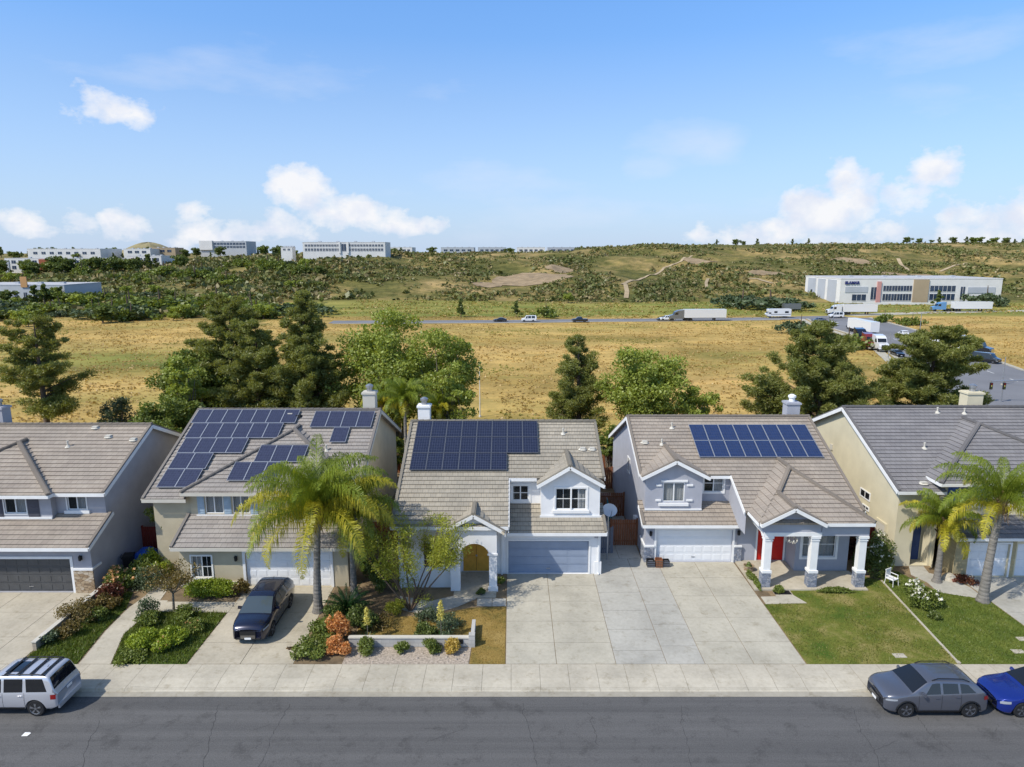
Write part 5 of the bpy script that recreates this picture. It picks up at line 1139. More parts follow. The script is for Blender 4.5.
# ---- front palms
palm('large queen palm with drooping yellow lower fronds beside the navy car',-10.45,33.9,0,5.5,1.05,42,4.9,yel=.5,seed=3,drp=1.9,tr=.2,lean=(.3,-.1))
palm('slimmer queen palm standing just behind the large one by the white garage',-8.9,35.6,0,4.7,.85,26,3.5,yel=.2,seed=5,tr=.16)
palm('shorter queen palm of the pair in front of the cream house',25.0,37.3,0,3.4,.62,24,2.8,yel=.45,seed=7,tr=.17,drp=1.9)
palm('taller queen palm of the pair, rising from the right lawn edge',26.15,35.0,0,5.5,.8,26,3.9,yel=.3,seed=8,lean=(.35,.1),tr=.22,drp=1.8)
# ---- cycad
def cycad(label,x,y,L,nf,z0=0):
    rng=np.random.default_rng(21); t=thing('sago_palm',label,'plant',(x,y,z0)); MB().tube([(x,y,z0),(x,y,z0+.35)],[.2,.17],10).build('trunk',MT['bark'],t)
    for i in range(nf):
        f=i/nf; frond(np.array([x,y,z0+.35]),L*rng.uniform(.85,1.05),i*2.4,1.3-1.15*f,1.0,'leaf_cycad',t,rng,nl=30,ll=.26,wid=.035,plum=.1)
cycad('dark green sago palm with stiff arching fronds beside the large palm trunk',-8.75,33.4,1.55,34)
# ---- mesquite (multi-stemmed feathery tree)
def mesquite():
    x,y=-5.5,34.0; rng=np.random.default_rng(5); t=thing('mesquite_tree','feathery yellow-green multi-stemmed tree in front of the white house window','tree',(x,y,0)); m=MB(); tips=[]
    for i in range(11):
        a=i*.6+rng.uniform(-.2,.2); L=rng.uniform(1.2,2.1); e=np.array([x+math.cos(a)*L*1.0,y+math.sin(a)*L*.6,rng.uniform(1.7,2.9)]); limb(m,(x+.05*math.cos(a),y,.0),e,.055,.028,rng,4,.03)
        for k in range(6):
            b=a+rng.uniform(-.8,.8); l2=rng.uniform(.5,1.15); e2=e+np.array([math.cos(b)*l2,math.sin(b)*l2*.8,rng.uniform(.5,2.6)]); limb(m,e,e2,.022,.008,rng,3); tips.append(e2); tips.append((e+e2)/2)
    tips+= [np.array([x+rng.uniform(-1,1),y+rng.uniform(-1,1),rng.uniform(1.,2.2)]) for _ in range(5)]
    m.build('trunk',MT['bark'],t,smooth=True); P=[cloud(c,(.52,.5,.42),120,rng,.05) for c in tips]; npmesh('crown',quads(np.concatenate(P),.045,rng,3.2,.3),MT['leaf_mesquite'],t)
mesquite()
# ---- front-yard planting
sh=shrub
sh('hedge','bright green clipped hedge under the tan house window',-16.95,35.7,3.3,1.05,'leaf_bright',d=1.4,n=5200,leaf=.07,ncl=40)
sh('bronze_shrub','bronze-tipped shrub at the right end of the bright hedge',-15.35,35.75,.95,1.0,'leaf_rust',n=1200)
t1=sh('rose_bush','rose bush with peach blossoms beside the grey house stone pier',-22.5,36.6,1.9,1.5,'leaf_mid',n=2600,flowers='petal_peach',nf=46,fs=.13)
sh('round_shrub','rounded rusty orange shrub at the middle of the left planting strip',-21.95,34.2,1.35,1.0,'leaf_rust',n=2200)
sh('open_shrub','loose brown-green shrub overhanging the low tan block wall',-22.6,32.7,2.1,1.5,'leaf_rust',n=1800,leaf=.06)
sh('open_shrub','dark reddish shrub between the rose bush and the rounded rusty shrub',-22.3,35.1,1.5,1.2,'leaf_red',n=1300)
sh('open_shrub','silvery weeping shrub leaning over the footpath near the arch',-20.9,36.6,1.9,1.5,'leaf_olive',n=1500,leaf=.05,elong=2.5)
sh('green_shrub','bright green shrub filling the side yard in front of the red fence',-22.0,38.6,1.7,1.5,'leaf_bright',n=2000)
sh('green_shrub','low bright green shrub in the side yard behind the rose bush',-20.95,38.,1.3,1.1,'leaf_mid',n=1500)
sh('low_shrub','low grey-green shrub on the lawn side of the footpath corner',-23.,30.9,1.1,.6,'leaf_olive',n=700)
def small_tree(label,x,y,h,r,mat,n=2200,leaf=.07,fl=None):
    rng=np.random.default_rng(int(abs(x*50+y))); t=thing('small_tree',label,'tree',(x,y,0)); m=MB(); tips=[]
    m.tube([(x,y,-.05),(x+.05,y,h*.4)],[.07,.05],7,cap=False)
    for i in range(12):
        a=i*.8; e=np.array([x+math.cos(a)*r*rng.uniform(.5,.95),y+math.sin(a)*r*rng.uniform(.5,.95),h*rng.uniform(.55,.95)]); limb(m,(x+.05,y,h*.38),e,.03,.008,rng,3); tips+=[e,(e+np.array([x,y,h*.5]))/2]
    m.build('trunk',MT['bark_grey'],t); npmesh('crown',quads(np.concatenate([cloud(c,(r*.3,r*.3,r*.25),n//len(tips),rng,.1) for c in tips]),leaf,rng,1.6,.4),MT[mat],t)
small_tree('small open tree with dusky leaves in the lush lawn by the footpath',-18.3,34.0,2.6,1.35,'leaf_rust',2000)
small_tree('tall green garden tree in the side yard before the white arch',-21.2,40.,3.9,1.25,'leaf_mid',4200,.09)
small_tree('slim yellow-green tree under the white arch',-19.85,39.8,2.6,.8,'leaf_bright',1500,.08)
sh('low_shrub','pale yellow-green shrub at the lush lawn front left corner',-18.0,30.6,1.7,.95,'leaf_bright',n=1700)
sh('low_shrub','yellow-green flowering shrub at the lush lawn front right',-16.9,30.7,1.8,.9,'leaf_bright',n=1900,flowers='petal_peach',nf=10,fs=.07)
sh('low_shrub','dark green shrub on the lush lawn beside the footpath bend',-18.9,32.6,1.3,.7,'leaf_mid',n=900)
sh('low_shrub','grassy shrub spilling from the lush lawn front edge',-18.1,29.5,1.6,.4,'leaf_mid',n=900)
sh('low_shrub','small green shrub at the back of the lush lawn near the small tree',-17.3,33.2,1.5,.7,'leaf_mid',n=1000)
sh('tall_shrub','loose tall green shrub between the rose bush and the silvery weeping shrub',-21.7,37.2,1.6,1.7,'leaf_mid',n=1700,leaf=.08)
sh('tall_shrub','tangled yellow-green shrub along the side yard path edge',-20.9,37.4,1.2,1.3,'leaf_bright',n=1300,leaf=.07)
sh('open_shrub','straggly tan shrub at the kerb end of the tan block wall strip',-22.4,31.5,1.3,.9,'leaf_rust',n=900,leaf=.06)
sh('open_shrub','loose green shrub midway along the tan block wall strip',-21.8,32.9,1.2,.8,'leaf_mid',n=1100)
sh('low_shrub','pinkish flowering shrub on the lush lawn beside the driveway',-16.2,32.0,1.2,.7,'leaf_mid',n=1000,flowers='petal_peach',nf=8,fs=.07)
sh('tall_shrub','grey-green open shrub on the footpath side of the small dusky tree',-19.2,33.3,1.3,1.2,'leaf_olive',n=900,leaf=.06)
# bed beside driveway 2
sh('ground_shrub','spreading green shrub at the sidewalk corner of the palm bed',-9.6,30.0,1.9,.8,'leaf_mid',n=2200,leaf=.08)
sh('ground_shrub','green shrub along the driveway edge of the palm bed',-9.4,31.3,1.7,1.1,'leaf_mid',n=1900,leaf=.08)
sh('ground_shrub','dark green shrub at the foot of the large palm trunk',-9.3,32.6,1.5,1.1,'leaf_dark',n=1500,leaf=.08)
sh('orange_shrub','bright orange shrub nearest the sidewalk in the palm bed',-8.35,29.95,1.2,1.0,'leaf_orange',n=1500,leaf=.08)
sh('orange_shrub','upright orange shrub behind the lower orange one',-8.6,30.9,1.2,1.75,'leaf_orange',n=1500,leaf=.08)
sh('dark_shrub','dark tangled shrub between the sago palm and the block wall end',-7.7,32.2,1.6,1.4,'leaf_dark',n=1600,leaf=.08)
sh('hedge_shrub','tall dark shrub against the left corner of the white house',-7.6,36.4,1.7,2.6,'leaf_dark',n=3400,leaf=.09)
sh('hedge_shrub','dark climbing shrub in the gap between tan house and white house',-8.2,38.,1.6,3.2,'leaf_dark',n=3600,leaf=.09)
sh('clipped_shrub','large round green shrub in the gravel, leftmost below the white block wall',-7.15,30.0,1.15,.85,'leaf_mid',n=1700,leaf=.06)
sh('clipped_shrub','smallest green shrub in the gravel below the white block wall',-5.35,30.1,.75,.55,'leaf_mid',n=900,leaf=.06)
sh('clipped_shrub','round green shrub in the gravel just left of the golden one',-3.95,30.1,.95,.75,'leaf_mid',n=1300,leaf=.06)
sh('clipped_shrub','golden orange round shrub in the gravel below the white block wall',-2.95,30.1,.95,.75,'leaf_gold',n=1100,leaf=.06)
sh('round_shrub','low dark round shrub just behind the white block wall',-4.45,31.6,1.2,.65,'leaf_dark',n=1200,leaf=.07)
sh('grey_shrub','wispy grey-green shrub behind the right part of the white block wall',-3.2,32.1,1.6,.9,'leaf_olive',n=900,leaf=.05,elong=3)
sh('grey_shrub','wispy dry shrub in the dirt left of the feathery tree',-6.7,32.3,1.5,.75,'leaf_rust',n=700,leaf=.05,elong=3)
sh('weed_patch','yellow-green weedy shrub below the feathery tree trunk',-6.2,33.6,1.3,.9,'leaf_mesquite',n=1000,leaf=.05,elong=2)
sh('grey_shrub','wispy olive shrub beside the flowering stalk right of centre',-4.4,32.9,1.5,.8,'leaf_olive',n=700,leaf=.05,elong=3)
sh('round_shrub','small dark shrub at the foot of the portico column',-1.75,35.7,.55,.45,'leaf_dark',n=500,leaf=.06)
sh('low_shrub','low green shrub between the portico column and the blue-grey garage door',-.7,37.2,.7,.4,'leaf_mid',n=400)
for nm,x,y,h,lab in (('s',-7.2,31.1,1.75,'yellow flower stalk rising at the left end of the white block wall'),('s',-3.55,31.2,2.1,'taller yellow flower stalk rising behind the middle of the white block wall')):
    rng=np.random.default_rng(int(h*10)); t=thing('flowering_agave',lab,'plant',(x,y,0)); m=MB().tube([(x,y,0),(x+.02,y,h)],[.025,.012],6); m.build('stalk',MT['bark_grey'],t)
    P=np.concatenate([cloud((x,y,h*(.55+.07*i)),(.24-.02*i,.24-.02*i,.1),60,rng,.1) for i in range(7)]); npmesh('blossom',quads(P,.06,rng,1.3,.4),MT['leaf_yellow'],t)
    P=[]
    b=MB()
    for i in range(16):
        a=i*2.4; l=rng.uniform(.4,.6); e=.3+.6*(i/16); p=np.array([x,y,.03]); q=p+np.array([math.cos(a)*l*math.cos(e),math.sin(a)*l*math.cos(e),l*math.sin(e)]); s=np.array([-math.sin(a),math.cos(a),0])*.035; b.poly([p-s,(p+q)/2-s,q,(p+q)/2+s,p+s])
    b.build('leaves',MT['leaf_cycad'],t)
# right side
sh('rose_bush','white-flowered rose bush in the middle of the lawn by the concrete strip',22.5,34.7,1.9,1.6,'leaf_mid',n=3000,flowers='petal_white',nf=44,fs=.12)
sh('rose_bush','dark bush dotted with white flowers beside the right porch column',22.0,38.6,2.3,2.6,'leaf_dark',n=4600,flowers='petal_white',nf=40,fs=.12)
sh('dark_shrub','small dark shrub on the lawn just below the white rose bush',22.35,33.2,.7,.45,'leaf_dark',n=500)
sh('low_shrub','low dry shrub at the foot of the cream house corner by the path',26.6,37.3,1.5,.3,'leaf_red',n=500)
sh('edge_shrub','row of low green shrubs along the white garage driveway edge',14.2,37.3,.5,.4,'leaf_mid',d=2.6,n=900)
sh('edge_shrub','small green shrub between the left and middle porch columns',15.2,36.0,.6,.45,'leaf_mid',n=450)
sh('edge_shrub','low weeds along the porch slab between the middle and right columns',18.5,36.,2.6,.35,'leaf_mid',d=.5,n=900)
sh('hedge_shrub','reddish vine over the wood fence right of the porch',21.7,40.6,1.5,2.3,'leaf_red',n=2000,leaf=.09)
# ---- grass blades
def blades(name,label,poly,dens,mat,h=.07,z=.01,w=.022,mask=None):
    rng=np.random.default_rng(len(poly)*7+int(abs(poly[0][0]*10))); xs=[p[0] for p in poly]; ys=[p[1] for p in poly]; n=int(dens*(max(xs)-min(xs))*(max(ys)-min(ys)))
    X=rng.uniform(min(xs),max(xs),n); Y=rng.uniform(min(ys),max(ys),n); ins=np.zeros(n,bool); j=len(poly)-1
    for i in range(len(poly)):
        xi,yi=poly[i]; xj,yj=poly[j]; c=((yi>Y)!=(yj>Y))&(X<(xj-xi)*(Y-yi)/((yj-yi) or 1e-9)+xi); ins^=c; j=i
    X=X[ins];Y=Y[ins]
    if mask: k=np.array([mask(a,b) for a,b in zip(X,Y)])>rng.uniform(0,1,len(X)); X=X[k];Y=Y[k]
    n=len(X); a=rng.uniform(0,6.28,n); hh=h*rng.uniform(.5,1.4,n); lx=rng.normal(size=n)*h*.5; ly=rng.normal(size=n)*h*.5; W=w*rng.uniform(.7,1.4,n)
    V=np.stack([np.stack([X-np.cos(a)*W,Y-np.sin(a)*W,np.full(n,z-.01)],1),np.stack([X+np.cos(a)*W,Y+np.sin(a)*W,np.full(n,z-.01)],1),np.stack([X+lx,Y+ly,z+hh],1)],1).reshape(-1,3)
    o=npmesh(name,V,MT[mat],None,nv=3); tag(o,label,'grass',kind='stuff'); return o
blades('grass','thick dark green grass left of the navy car driveway',[(-18.85,29.1),(-15.35,29.1),(-15.35,33.75),(-19.5,33.85),(-19.65,31.6)],420,'grass_blade',.14)
blades('grass','lush green grass between the block wall and the curving footpath',[(-23.15,29.1),(-20.5,29.1),(-20.9,32.0),(-21.0,34.2),(-21.6,36),(-23.15,36.)],420,'grass_blade',.14)
nz=lambda a,b:.5+.9*noise.noise(Vector((a*.45,b*.6,3.)))
blades('grass','patchy half dry grass in front of the three-column porch',[(13.9,29.12),(21.0,29.12),(21.8,37.4),(20.5,38.0),(20.5,36.2),(15.95,36.2),(16.35,34.75),(13.9,34.65)],300,'grass_blade_dry',.06,mask=nz)
blades('grass','even green grass on the lawn right of the concrete strip',[(21.1,29.12),(26.5,29.12),(26.5,35.1),(24.3,36.0),(23.4,38.6),(21.9,37.4)],330,'grass_blade',.06)
blades('grass','dry straw grass beside the white house driveway',[(-2.0,29.1),(-.33,29.1),(-.33,34.4),(-4.5,33.4),(-7.9,32.6),(-7.9,30.75),(-1.95,30.75)],200,'grass_straw',.05,mask=nz)
# ---- hillside scrub, one mass
def scrub():
    rng=np.random.default_rng(77); V=[]; V2=[]; cnt=0
    for k in range(80000):
        py=rng.uniform(247,303); px=rng.uniform(-60,1084)
        Y=rng.uniform(262,720)**1.0; X=(px-512)/683*Y
        u=X/Y
        if u>-.34 and Y<338: continue
        d=noise.fractal(Vector((X/48.,Y/70.,1.7)),.8,2.,5)
        if rng.random()>.40+1.5*d+(.30 if 338<Y<400 else 0)+(.15 if u<-.33 or Y>600 else 0)+(.35 if -.33<u<-.03 else 0): continue
        if any((X-a)**2/(c*c)+(Y-b)**2/(e*e)<1 for a,b,c,e in AVOID): continue
        z=th(X,Y); s=(rng.uniform(.5,1.3) if rng.random()<.88 else rng.uniform(1.5,2.6))*(1.35 if u<-.2 else 1.)
        c=np.array([X,Y,z+s*.35]); (V if rng.random()<.72 else V2).append(quads(cloud(c,(s,s,s*.55),9,rng,.3),s*.8,rng,1.2,.6)); cnt+=1
    tag(npmesh('dry_brush',np.concatenate(V2),MT['scrub_dry'],None),'dry tan brush scattered between the green scrub on the hillside','brush',kind='stuff')
    tag(npmesh('hillside_scrub',np.concatenate(V),MT['scrub_leaf'],None),'olive green chaparral scrub covering the hillside beyond the field','scrub',kind='stuff')
scrub()
def tufts():
    rng=np.random.default_rng(9); V=[[],[]]; n=85000
    Y=rng.uniform(77,262,n)**1.; X=rng.uniform(-1.,1.,n)*(Y*.86+12)
    for x,y in zip(X,Y):
        if y>234 and x<112 and x>-70: 
            if abs(y-(241+max(0,x)*.14))<7: continue
        if x>60 and y>90:
            l=np.interp(y,[96,108,128,151,180,205,252],[66,70,78,87,97.7,101.5,109])-3; r=np.interp(y,[100,120,140,155,180,210,257],[130,112,106,110,118.5,126.5,134.6])+1.5
            if l<x<r: continue
        d=noise.noise(Vector((x/9.,y/9.,4.)))+.6*noise.noise(Vector((x/2.7,y/3.,1.)))
        if d<rng.uniform(-.5,.55): continue
        s=rng.uniform(.14,.38); g=noise.noise(Vector((x/34.,y/22.,8.)))>.32
        V[1 if g else 0].append(quads(cloud((x,y,th(x,y)+s*.3),(s*1.1,s*1.1,s*.3),3,rng,.2),s*1.1,rng,1.1,.8))
    for x,y in zip(rng.uniform(-75,240,14000),rng.uniform(256,338,14000)):
        if x>105 and y<275: continue
        d=noise.noise(Vector((x/14.,y/9.,4.)))
        if d<rng.uniform(-.4,.5): continue
        s=rng.uniform(.3,.7); V[1 if rng.random()<.7 else 0].append(quads(cloud((x,y,th(x,y)+s*.25),(s*1.3,s*1.1,s*.3),3,rng,.2),s*1.2,rng,1.1,.8))
    tag(npmesh('dry_grass',np.concatenate(V[0]),MT['dry_grass'],None),'golden dry grass covering the open field behind the houses','grass',kind='stuff')
    tag(npmesh('green_weeds',np.concatenate(V[1]),MT['verge_grass'],None),'yellow-green weeds in patches across the field and verge','weeds',kind='stuff')
tufts()
# ---- far trees copied from four prototypes
def proto(kind,mat,seed):
    rng=np.random.default_rng(seed); t=thing('far_tree','x','tree',(0,0,0)); m=MB().tube([(0,0,0),(0,0,2.4),(.1,0,4.5)],[.2,.15,.06],6); m.build('trunk',MT['bark'],t)
    if kind=='round': P=[cloud((rng.normal()*1.3,rng.normal()*1.3,rng.uniform(1.8,5.2)),(1.2,1.2,.95),60,rng,.2) for _ in range(16)]
    elif kind=='tall': P=[cloud((rng.normal()*.7*(1-i/22),rng.normal()*.7*(1-i/22),1.6+i*.36),(.95-.03*i,.95-.03*i,.6),60,rng,.2) for i in range(15)]
    else: P=[cloud((rng.normal()*1.9,rng.normal()*1.6,rng.uniform(.7,2.2)),(1.2,1.2,.9),60,rng,.2) for _ in range(14)]
    npmesh('crown',quads(np.concatenate(P),.55 if kind!='tall' else .45,rng,1.3,.5),MT[mat],t); return t
PR={'round':proto('round','leaf_mid',1),'dark':proto('round','leaf_dark',2),'tall':proto('tall','leaf_dark',3),'bush':proto('bush','leaf_mid',4),'light':proto('round','leaf_light',5),'olive':proto('bush','leaf_olive',6)}
used=set()
def far(kind,px,py,hpx,label,group=None,Y=None,sx=1.):
    if Y is None: X,Y=hill_pt(px,py)
    else: X=(px-512)/683*(Y*math.cos(CT)+24*math.sin(CT))
    z=th(X,Y); H=hpx*Y/683; base={'round':6.2,'dark':6.2,'tall':7.2,'bush':3.1,'light':6.2,'olive':3.1}[kind]; s=H/base
    r=PR[kind]
    if kind in used: r=dup(r)
    used.add(kind); r.location=(X,Y,z-.1); r.rotation_euler=(0,0,rnd.uniform(0,6.28)); r.scale=(s*sx,s*sx,s); r['label']=label
    if group: r['group']=group
    return r
FG='small trees along the far road'
far('tall',461,321,18,'small dark street tree, left one of three along the far road',FG)
far('tall',516,321,17,'small dark street tree, middle one of three along the far road, before the parked van',FG)
far('bush',546,318,11,'small bushy street tree, right one of three along the far road',FG)
far('light',568,303,11,'single bright green bush at the foot of the hillside, in the middle')
far('tall',938,306,16,'small green street tree in front of the white warehouse windows'); far('olive',986,306,14,'grey leafless-looking tree at the right end of the white warehouse')
far('olive',742,308,14,'grey-green tree left of the parked motorhome',sx=1.3); far('olive',770,309,13,'wide grey brush right of the white trailer',sx=2.); far('bush',788,306,8,'low brush left of the white warehouse')
far('bush',912,330,9,'green bush on the bank above the white pickup',Y=230); far('bush',884,326,9,'green bush by the rear of the trailers on the truck road',Y=240)
far('olive',800,330,14,'grey-green tree beside the truck road corner, nearest the field',Y=205) ; far('bush',848,352,16,'pale green bush between the field and the line of trucks',Y=172)
far('dark',103,327,20,'broad dark tree at the upper left corner of the golden field',Y=238,sx=1.5); far('bush',132,322,13,'round green bush right of the broad dark field corner tree',Y=246,sx=1.3)
for i in range(34):
    px=rnd.uniform(-10,185); far(rnd.choice(['dark','round','tall','dark']),px,0,rnd.uniform(9,17),'dark tree standing right in front of the white hillside offices','trees in front of the hillside offices',Y=rnd.uniform(560,596),sx=rnd.uniform(.9,1.4))
for i in range(12):
    far(rnd.choice(['dark','round','tall']),rnd.uniform(-10,100),0,rnd.uniform(12,22),'dark tree in front of the pale blue low warehouse','trees in front of the pale blue warehouse',Y=rnd.uniform(300,326),sx=1.2)
GR='trees on the far left valley side'; lab='leafy tree among the wooded left valley side'
for i in range(105):
    r_=rnd.random(); px=rnd.uniform(-40,330); lo=325 if px<150 else 318
    py=rnd.uniform(262,306) if px<340 else 300
    if 800>px and px<105 and 283<py<306: py=rnd.uniform(305,318)
    if px<185 and 256<py<274: continue
    k=rnd.choice(['round','dark','bush','bush','olive','light','light']); far(k,px,py,rnd.uniform(5,11),lab,GR,sx=rnd.uniform(.9,1.4))
GB='bushes at the upper edge of the left field'; lab='bush in the green belt along the upper left field edge'
for i in range(46):
    px=rnd.uniform(-30,330); Y=rnd.uniform(244,300) if px>60 else rnd.uniform(225,300)
    k=rnd.choice(['round','dark','bush','bush','light','olive']); far(k,px,0,rnd.uniform(8,17),lab,GB,Y=Y,sx=rnd.uniform(1.1,1.6))
GS='trees on the skyline'; lab='small tree on the skyline'
for px in list(range(-20,300,6)):
    far(rnd.choice(['dark','round','tall']),px+rnd.uniform(-4,4),257,rnd.uniform(6,12),'dark tree on the left skyline between the pale buildings',GS,Y=rnd.uniform(700,860))
for px in (395,402,433,505,512,509,715,733,742,755,790,806,900,903,915,928,935,950,962,968,975,984,990,1001,1010,1018,1030):
    far(rnd.choice(['dark','tall','round']),px,250,rnd.uniform(4,8),'small dark tree on the ridge line right of centre',GS+' ridge',Y=rnd.uniform(690,760),sx=1.3)
# ------------------------------------------------------------ vehicles
def lerp(a,b,t): return a+(b-a)*t
def pl(pts,x):
    if x<=pts[0][0]: return pts[0][1]
    for a,b in zip(pts[:-1],pts[1:]):
        if x<=b[0]: return a[1]+(b[1]-a[1])*(x-a[0])/(b[0]-a[0])
    return pts[-1][1]
def sm(pts,x,w=.07): return sum(pl(pts,x+w*(k-2)/2) for k in range(5))/5
def wheel(parent,x,y,r,w,side,rim='alu',dark=False):
    m=MB(); s=side; prof=[(r*.60,-w/2),(r*.92,-w/2),(r,-w/2+.03),(r,w/2-.03),(r*.92,w/2),(r*.60,w/2)]
    m.lathe((x,y,r),prof,24,'y'); o=m.build('wheel',MT['rubber'],parent,world=False)
    k=MB(); yo=y+s*(w/2-.015); k.lathe((x,yo-.03,r),[(r*.64,0),(r*.66,.06)],20,'y') if False else None
    for i in range(20):
        t0,t1=2*math.pi*i/20,2*math.pi*(i+1)/20
        for ra,rb,ya,yb in ((r*.60,r*.67,yo+s*.0,yo+s*.02),(r*.0,r*.60,yo-s*.045,yo-s*.045)):
            P=[(x+math.cos(t0)*ra,ya,r+math.sin(t0)*ra),(x+math.cos(t1)*ra,ya,r+math.sin(t1)*ra),(x+math.cos(t1)*rb,yb,r+math.sin(t1)*rb),(x+math.cos(t0)*rb,yb,r+math.sin(t0)*rb)]
            if ra>0: k.poly(P)
    for i in range(5):
        a=i*2*math.pi/5+.3
        for da in (-.11,.11): k.beam((x+math.cos(a)*r*.1,yo,r+math.sin(a)*r*.1),(x+math.cos(a+da)*r*.62,yo,r+math.sin(a+da)*r*.62),.03,.045,(0,1,0))
    k.lathe((x,yo-.02,r),[(.07,0),(.06,.04)],10,'y'); k.build('rim',MT[rim],o,world=False)
    k=MB(); k.lathe((x,yo-s*.05-.005,r),[(r*.6,0),(r*.6,.01)],20,'y'); k.build('wheel_well',MT['black'],o,world=False)
def car(label,cat,sp,loc,rz,paintm,group=None,glass='car_glass',rim='alu',lod=1):
    t=thing(sp['name'],label,cat,loc,rz,group); L,W=sp['L'],sp['W']; top=lambda x:sm(sp['top'],x,sp.get('w',.08)); belt=lambda x:min(pl(sp['belt'],x),top(x)-.035)
    wf,wr=sp['wheels']; r=sp['r']; ra=r+.055; cl=sp.get('cl',.22); tb=sp.get('tumb',.38)
    def hw(x):
        q=W/2; f=sp.get('ft',.6)
        if x<f: q*=1-sp.get('fk',.24)*((f-x)/f)**2.2
        if x>L-f: q*=1-sp.get('rk',.11)*((x-(L-f))/f)**2.4
        return q
    def zlo(x):
        z=cl+ (.10*max(0,1-x/.25)) + (.12*max(0,1-(L-x)/.3))
        for c in (wf,wr):
            if abs(x-c)<ra: z=max(z,r+math.sqrt(ra*ra-(x-c)**2)*1.)
        return z
    def yt(x):
        zb=belt(x); return hw(x)*.955-max(0,top(x)-.05-zb)*tb
    def sy(x,z):
        zb=belt(x); h=hw(x)
        if z>=zb: return h*.955-(z-zb)*tb
        f=(z-cl)/max(.1,zb-cl); return h*(.955+.045*math.sin(min(1,max(0,f))*math.pi*.92+.15)) if f>0 else h*.95
    def sz(x,y): return top(x)-.012+(.03+.05*max(0,min(1,(sp['ws'][0]-x)/.5)))*(1-(y/max(.1,yt(x)))**2)
    def sec(x):
        zb=belt(x); zt=top(x); lo=zlo(x); P=[(hw(x)*.80,lo)]
        for f in (0,.12,.3,.5,.7,.86,.95,1.): z=max(lerp(cl,zb,f),lo+.004*f); P.append((sy(x,z),z))
        for f in (.25,.5,.75,1.): z=lerp(zb,max(zb,zt-.05),f); P.append((sy(x,z),z))
        y1=yt(x); P.append((y1-.035,sz(x,y1-.035)-.006))
        for f in (.85,.65,.4,.2,0): P.append((y1*f,sz(x,y1*f)))
        return P
    xs=[0,.015,.05,.1]; x=.16
    while x<L-.12: xs.append(x); x+=.06 if lod else .16
    xs+=[L-.1,L-.05,L-.015,L]
    m=MB(); S_=[sec(q) for q in xs]; n=len(S_[0]); V=[]
    X=lambda q:L/2-q
    def endshrink(q):
        e=min(q,L-q); return 1-.06*max(0,1-e/.06)**2
    for q,s in zip(xs,S_):
        k=endshrink(q); zc=.6
        ring=[(X(q),y*k,zc+(z-zc)*k) for y,z in s]+[(X(q),-y*k,zc+(z-zc)*k) for y,z in reversed(s[:-1])]
        V.append(ring)
    nr=len(V[0]); m.v=[p for ring in V for p in ring]
    for a in range(len(xs)-1):
        for i in range(nr-1): m.f.append((a*nr+i,a*nr+i+1,(a+1)*nr+i+1,(a+1)*nr+i)); m.uv.append(None)
    m.f.append(tuple(range(nr))); m.f.append(tuple(reversed(range((len(xs)-1)*nr,len(xs)*nr)))); m.uv+=[None,None]
    b=m.build('body',MT[paintm],t,smooth=True,world=False)
    def panel(fn,ns,nt_,name,mat,par=t,eps=.007,n_=None):
        g=MB()
        for i in range(ns):
            for j in range(nt_): g.poly([fn(i/ns,j/nt_),fn((i+1)/ns,j/nt_),fn((i+1)/ns,(j+1)/nt_),fn(i/ns,(j+1)/nt_)])
        return g.build(name,MT[mat],par,smooth=False,world=False)
    a,c=sp['ws']; panel(lambda s,u:(X(lerp(a,c,u))+.004,(s*2-1)*(yt(lerp(a,c,u))-.05),sz(lerp(a,c,u),(s*2-1)*(yt(lerp(a,c,u))-.05))+.010),8,8,'windshield',glass)
    a2,c2=sp['rw']; panel(lambda s,u:(X(lerp(a2,c2,u))-.006,(s*2-1)*(yt(lerp(a2,c2,u))-.07),sz(lerp(a2,c2,u),(s*2-1)*(yt(lerp(a2,c2,u))-.07))+.010),8,6,'rear_window',glass)
    for sd in (1,-1):
        for (xb0,xb1,xt0,xt1) in sp['sw']:
            def f(s,u,sd=sd):
                q=lerp(lerp(xb0,xb1,s),lerp(xt0,xt1,s),u); z=lerp(belt(q)+.035,max(belt(q)+.04,top(q)-.10),u); return (X(q),sd*(sy(q,z)+.007),z)
            panel(f,6,4,'side_window',glass)
        for c in (wf,wr): wheel(t,X(c),sd*(W/2-.12),r,.21,sd,rim)
        # lamps
        hx=sp.get('hl',(.06,.42)); hz=sp.get('hz',(.60,.74))
        def hl(s,u,sd=sd): q=lerp(hx[0],hx[1],s); z=lerp(lerp(hz[0],hz[0]+.07,s),min(hz[1]+.05*s,belt(q)-.01),u); return (X(q),sd*(sy(q,z)*endshrink(q)+.010),z)
        panel(hl,5,3,'headlight','lamp_clear')
        tz=sp.get('tz',(.72,.9))
        def tl(s,u,sd=sd): q=L-lerp(.03,.24,s); z=lerp(tz[0],tz[1],u); return (X(q),sd*(sy(q,z)+.010),z)
        panel(tl,4,3,'taillight','lamp_red')
        k=MB(); x0=X(sp['mir']); zz=belt(sp['mir'])+.08; y0=hw(sp['mir'])*.955; k.beam((x0,sd*y0*.98,zz),(x0+.01,sd*(y0+.19),zz+.03),.09,.13); k.build('mirror',MT[paintm],t,world=False)
        k=MB()
        for xd in sp['doors']: q=X(xd); k.box(q-.09,q+.09,min(sd*(W/2-.012),sd*(W/2+.015)),max(sd*(W/2-.012),sd*(W/2+.015)),belt(xd)-.13,belt(xd)-.10)
        k.build('door_handles',MT[paintm],t,world=False)
        k=MB(); 
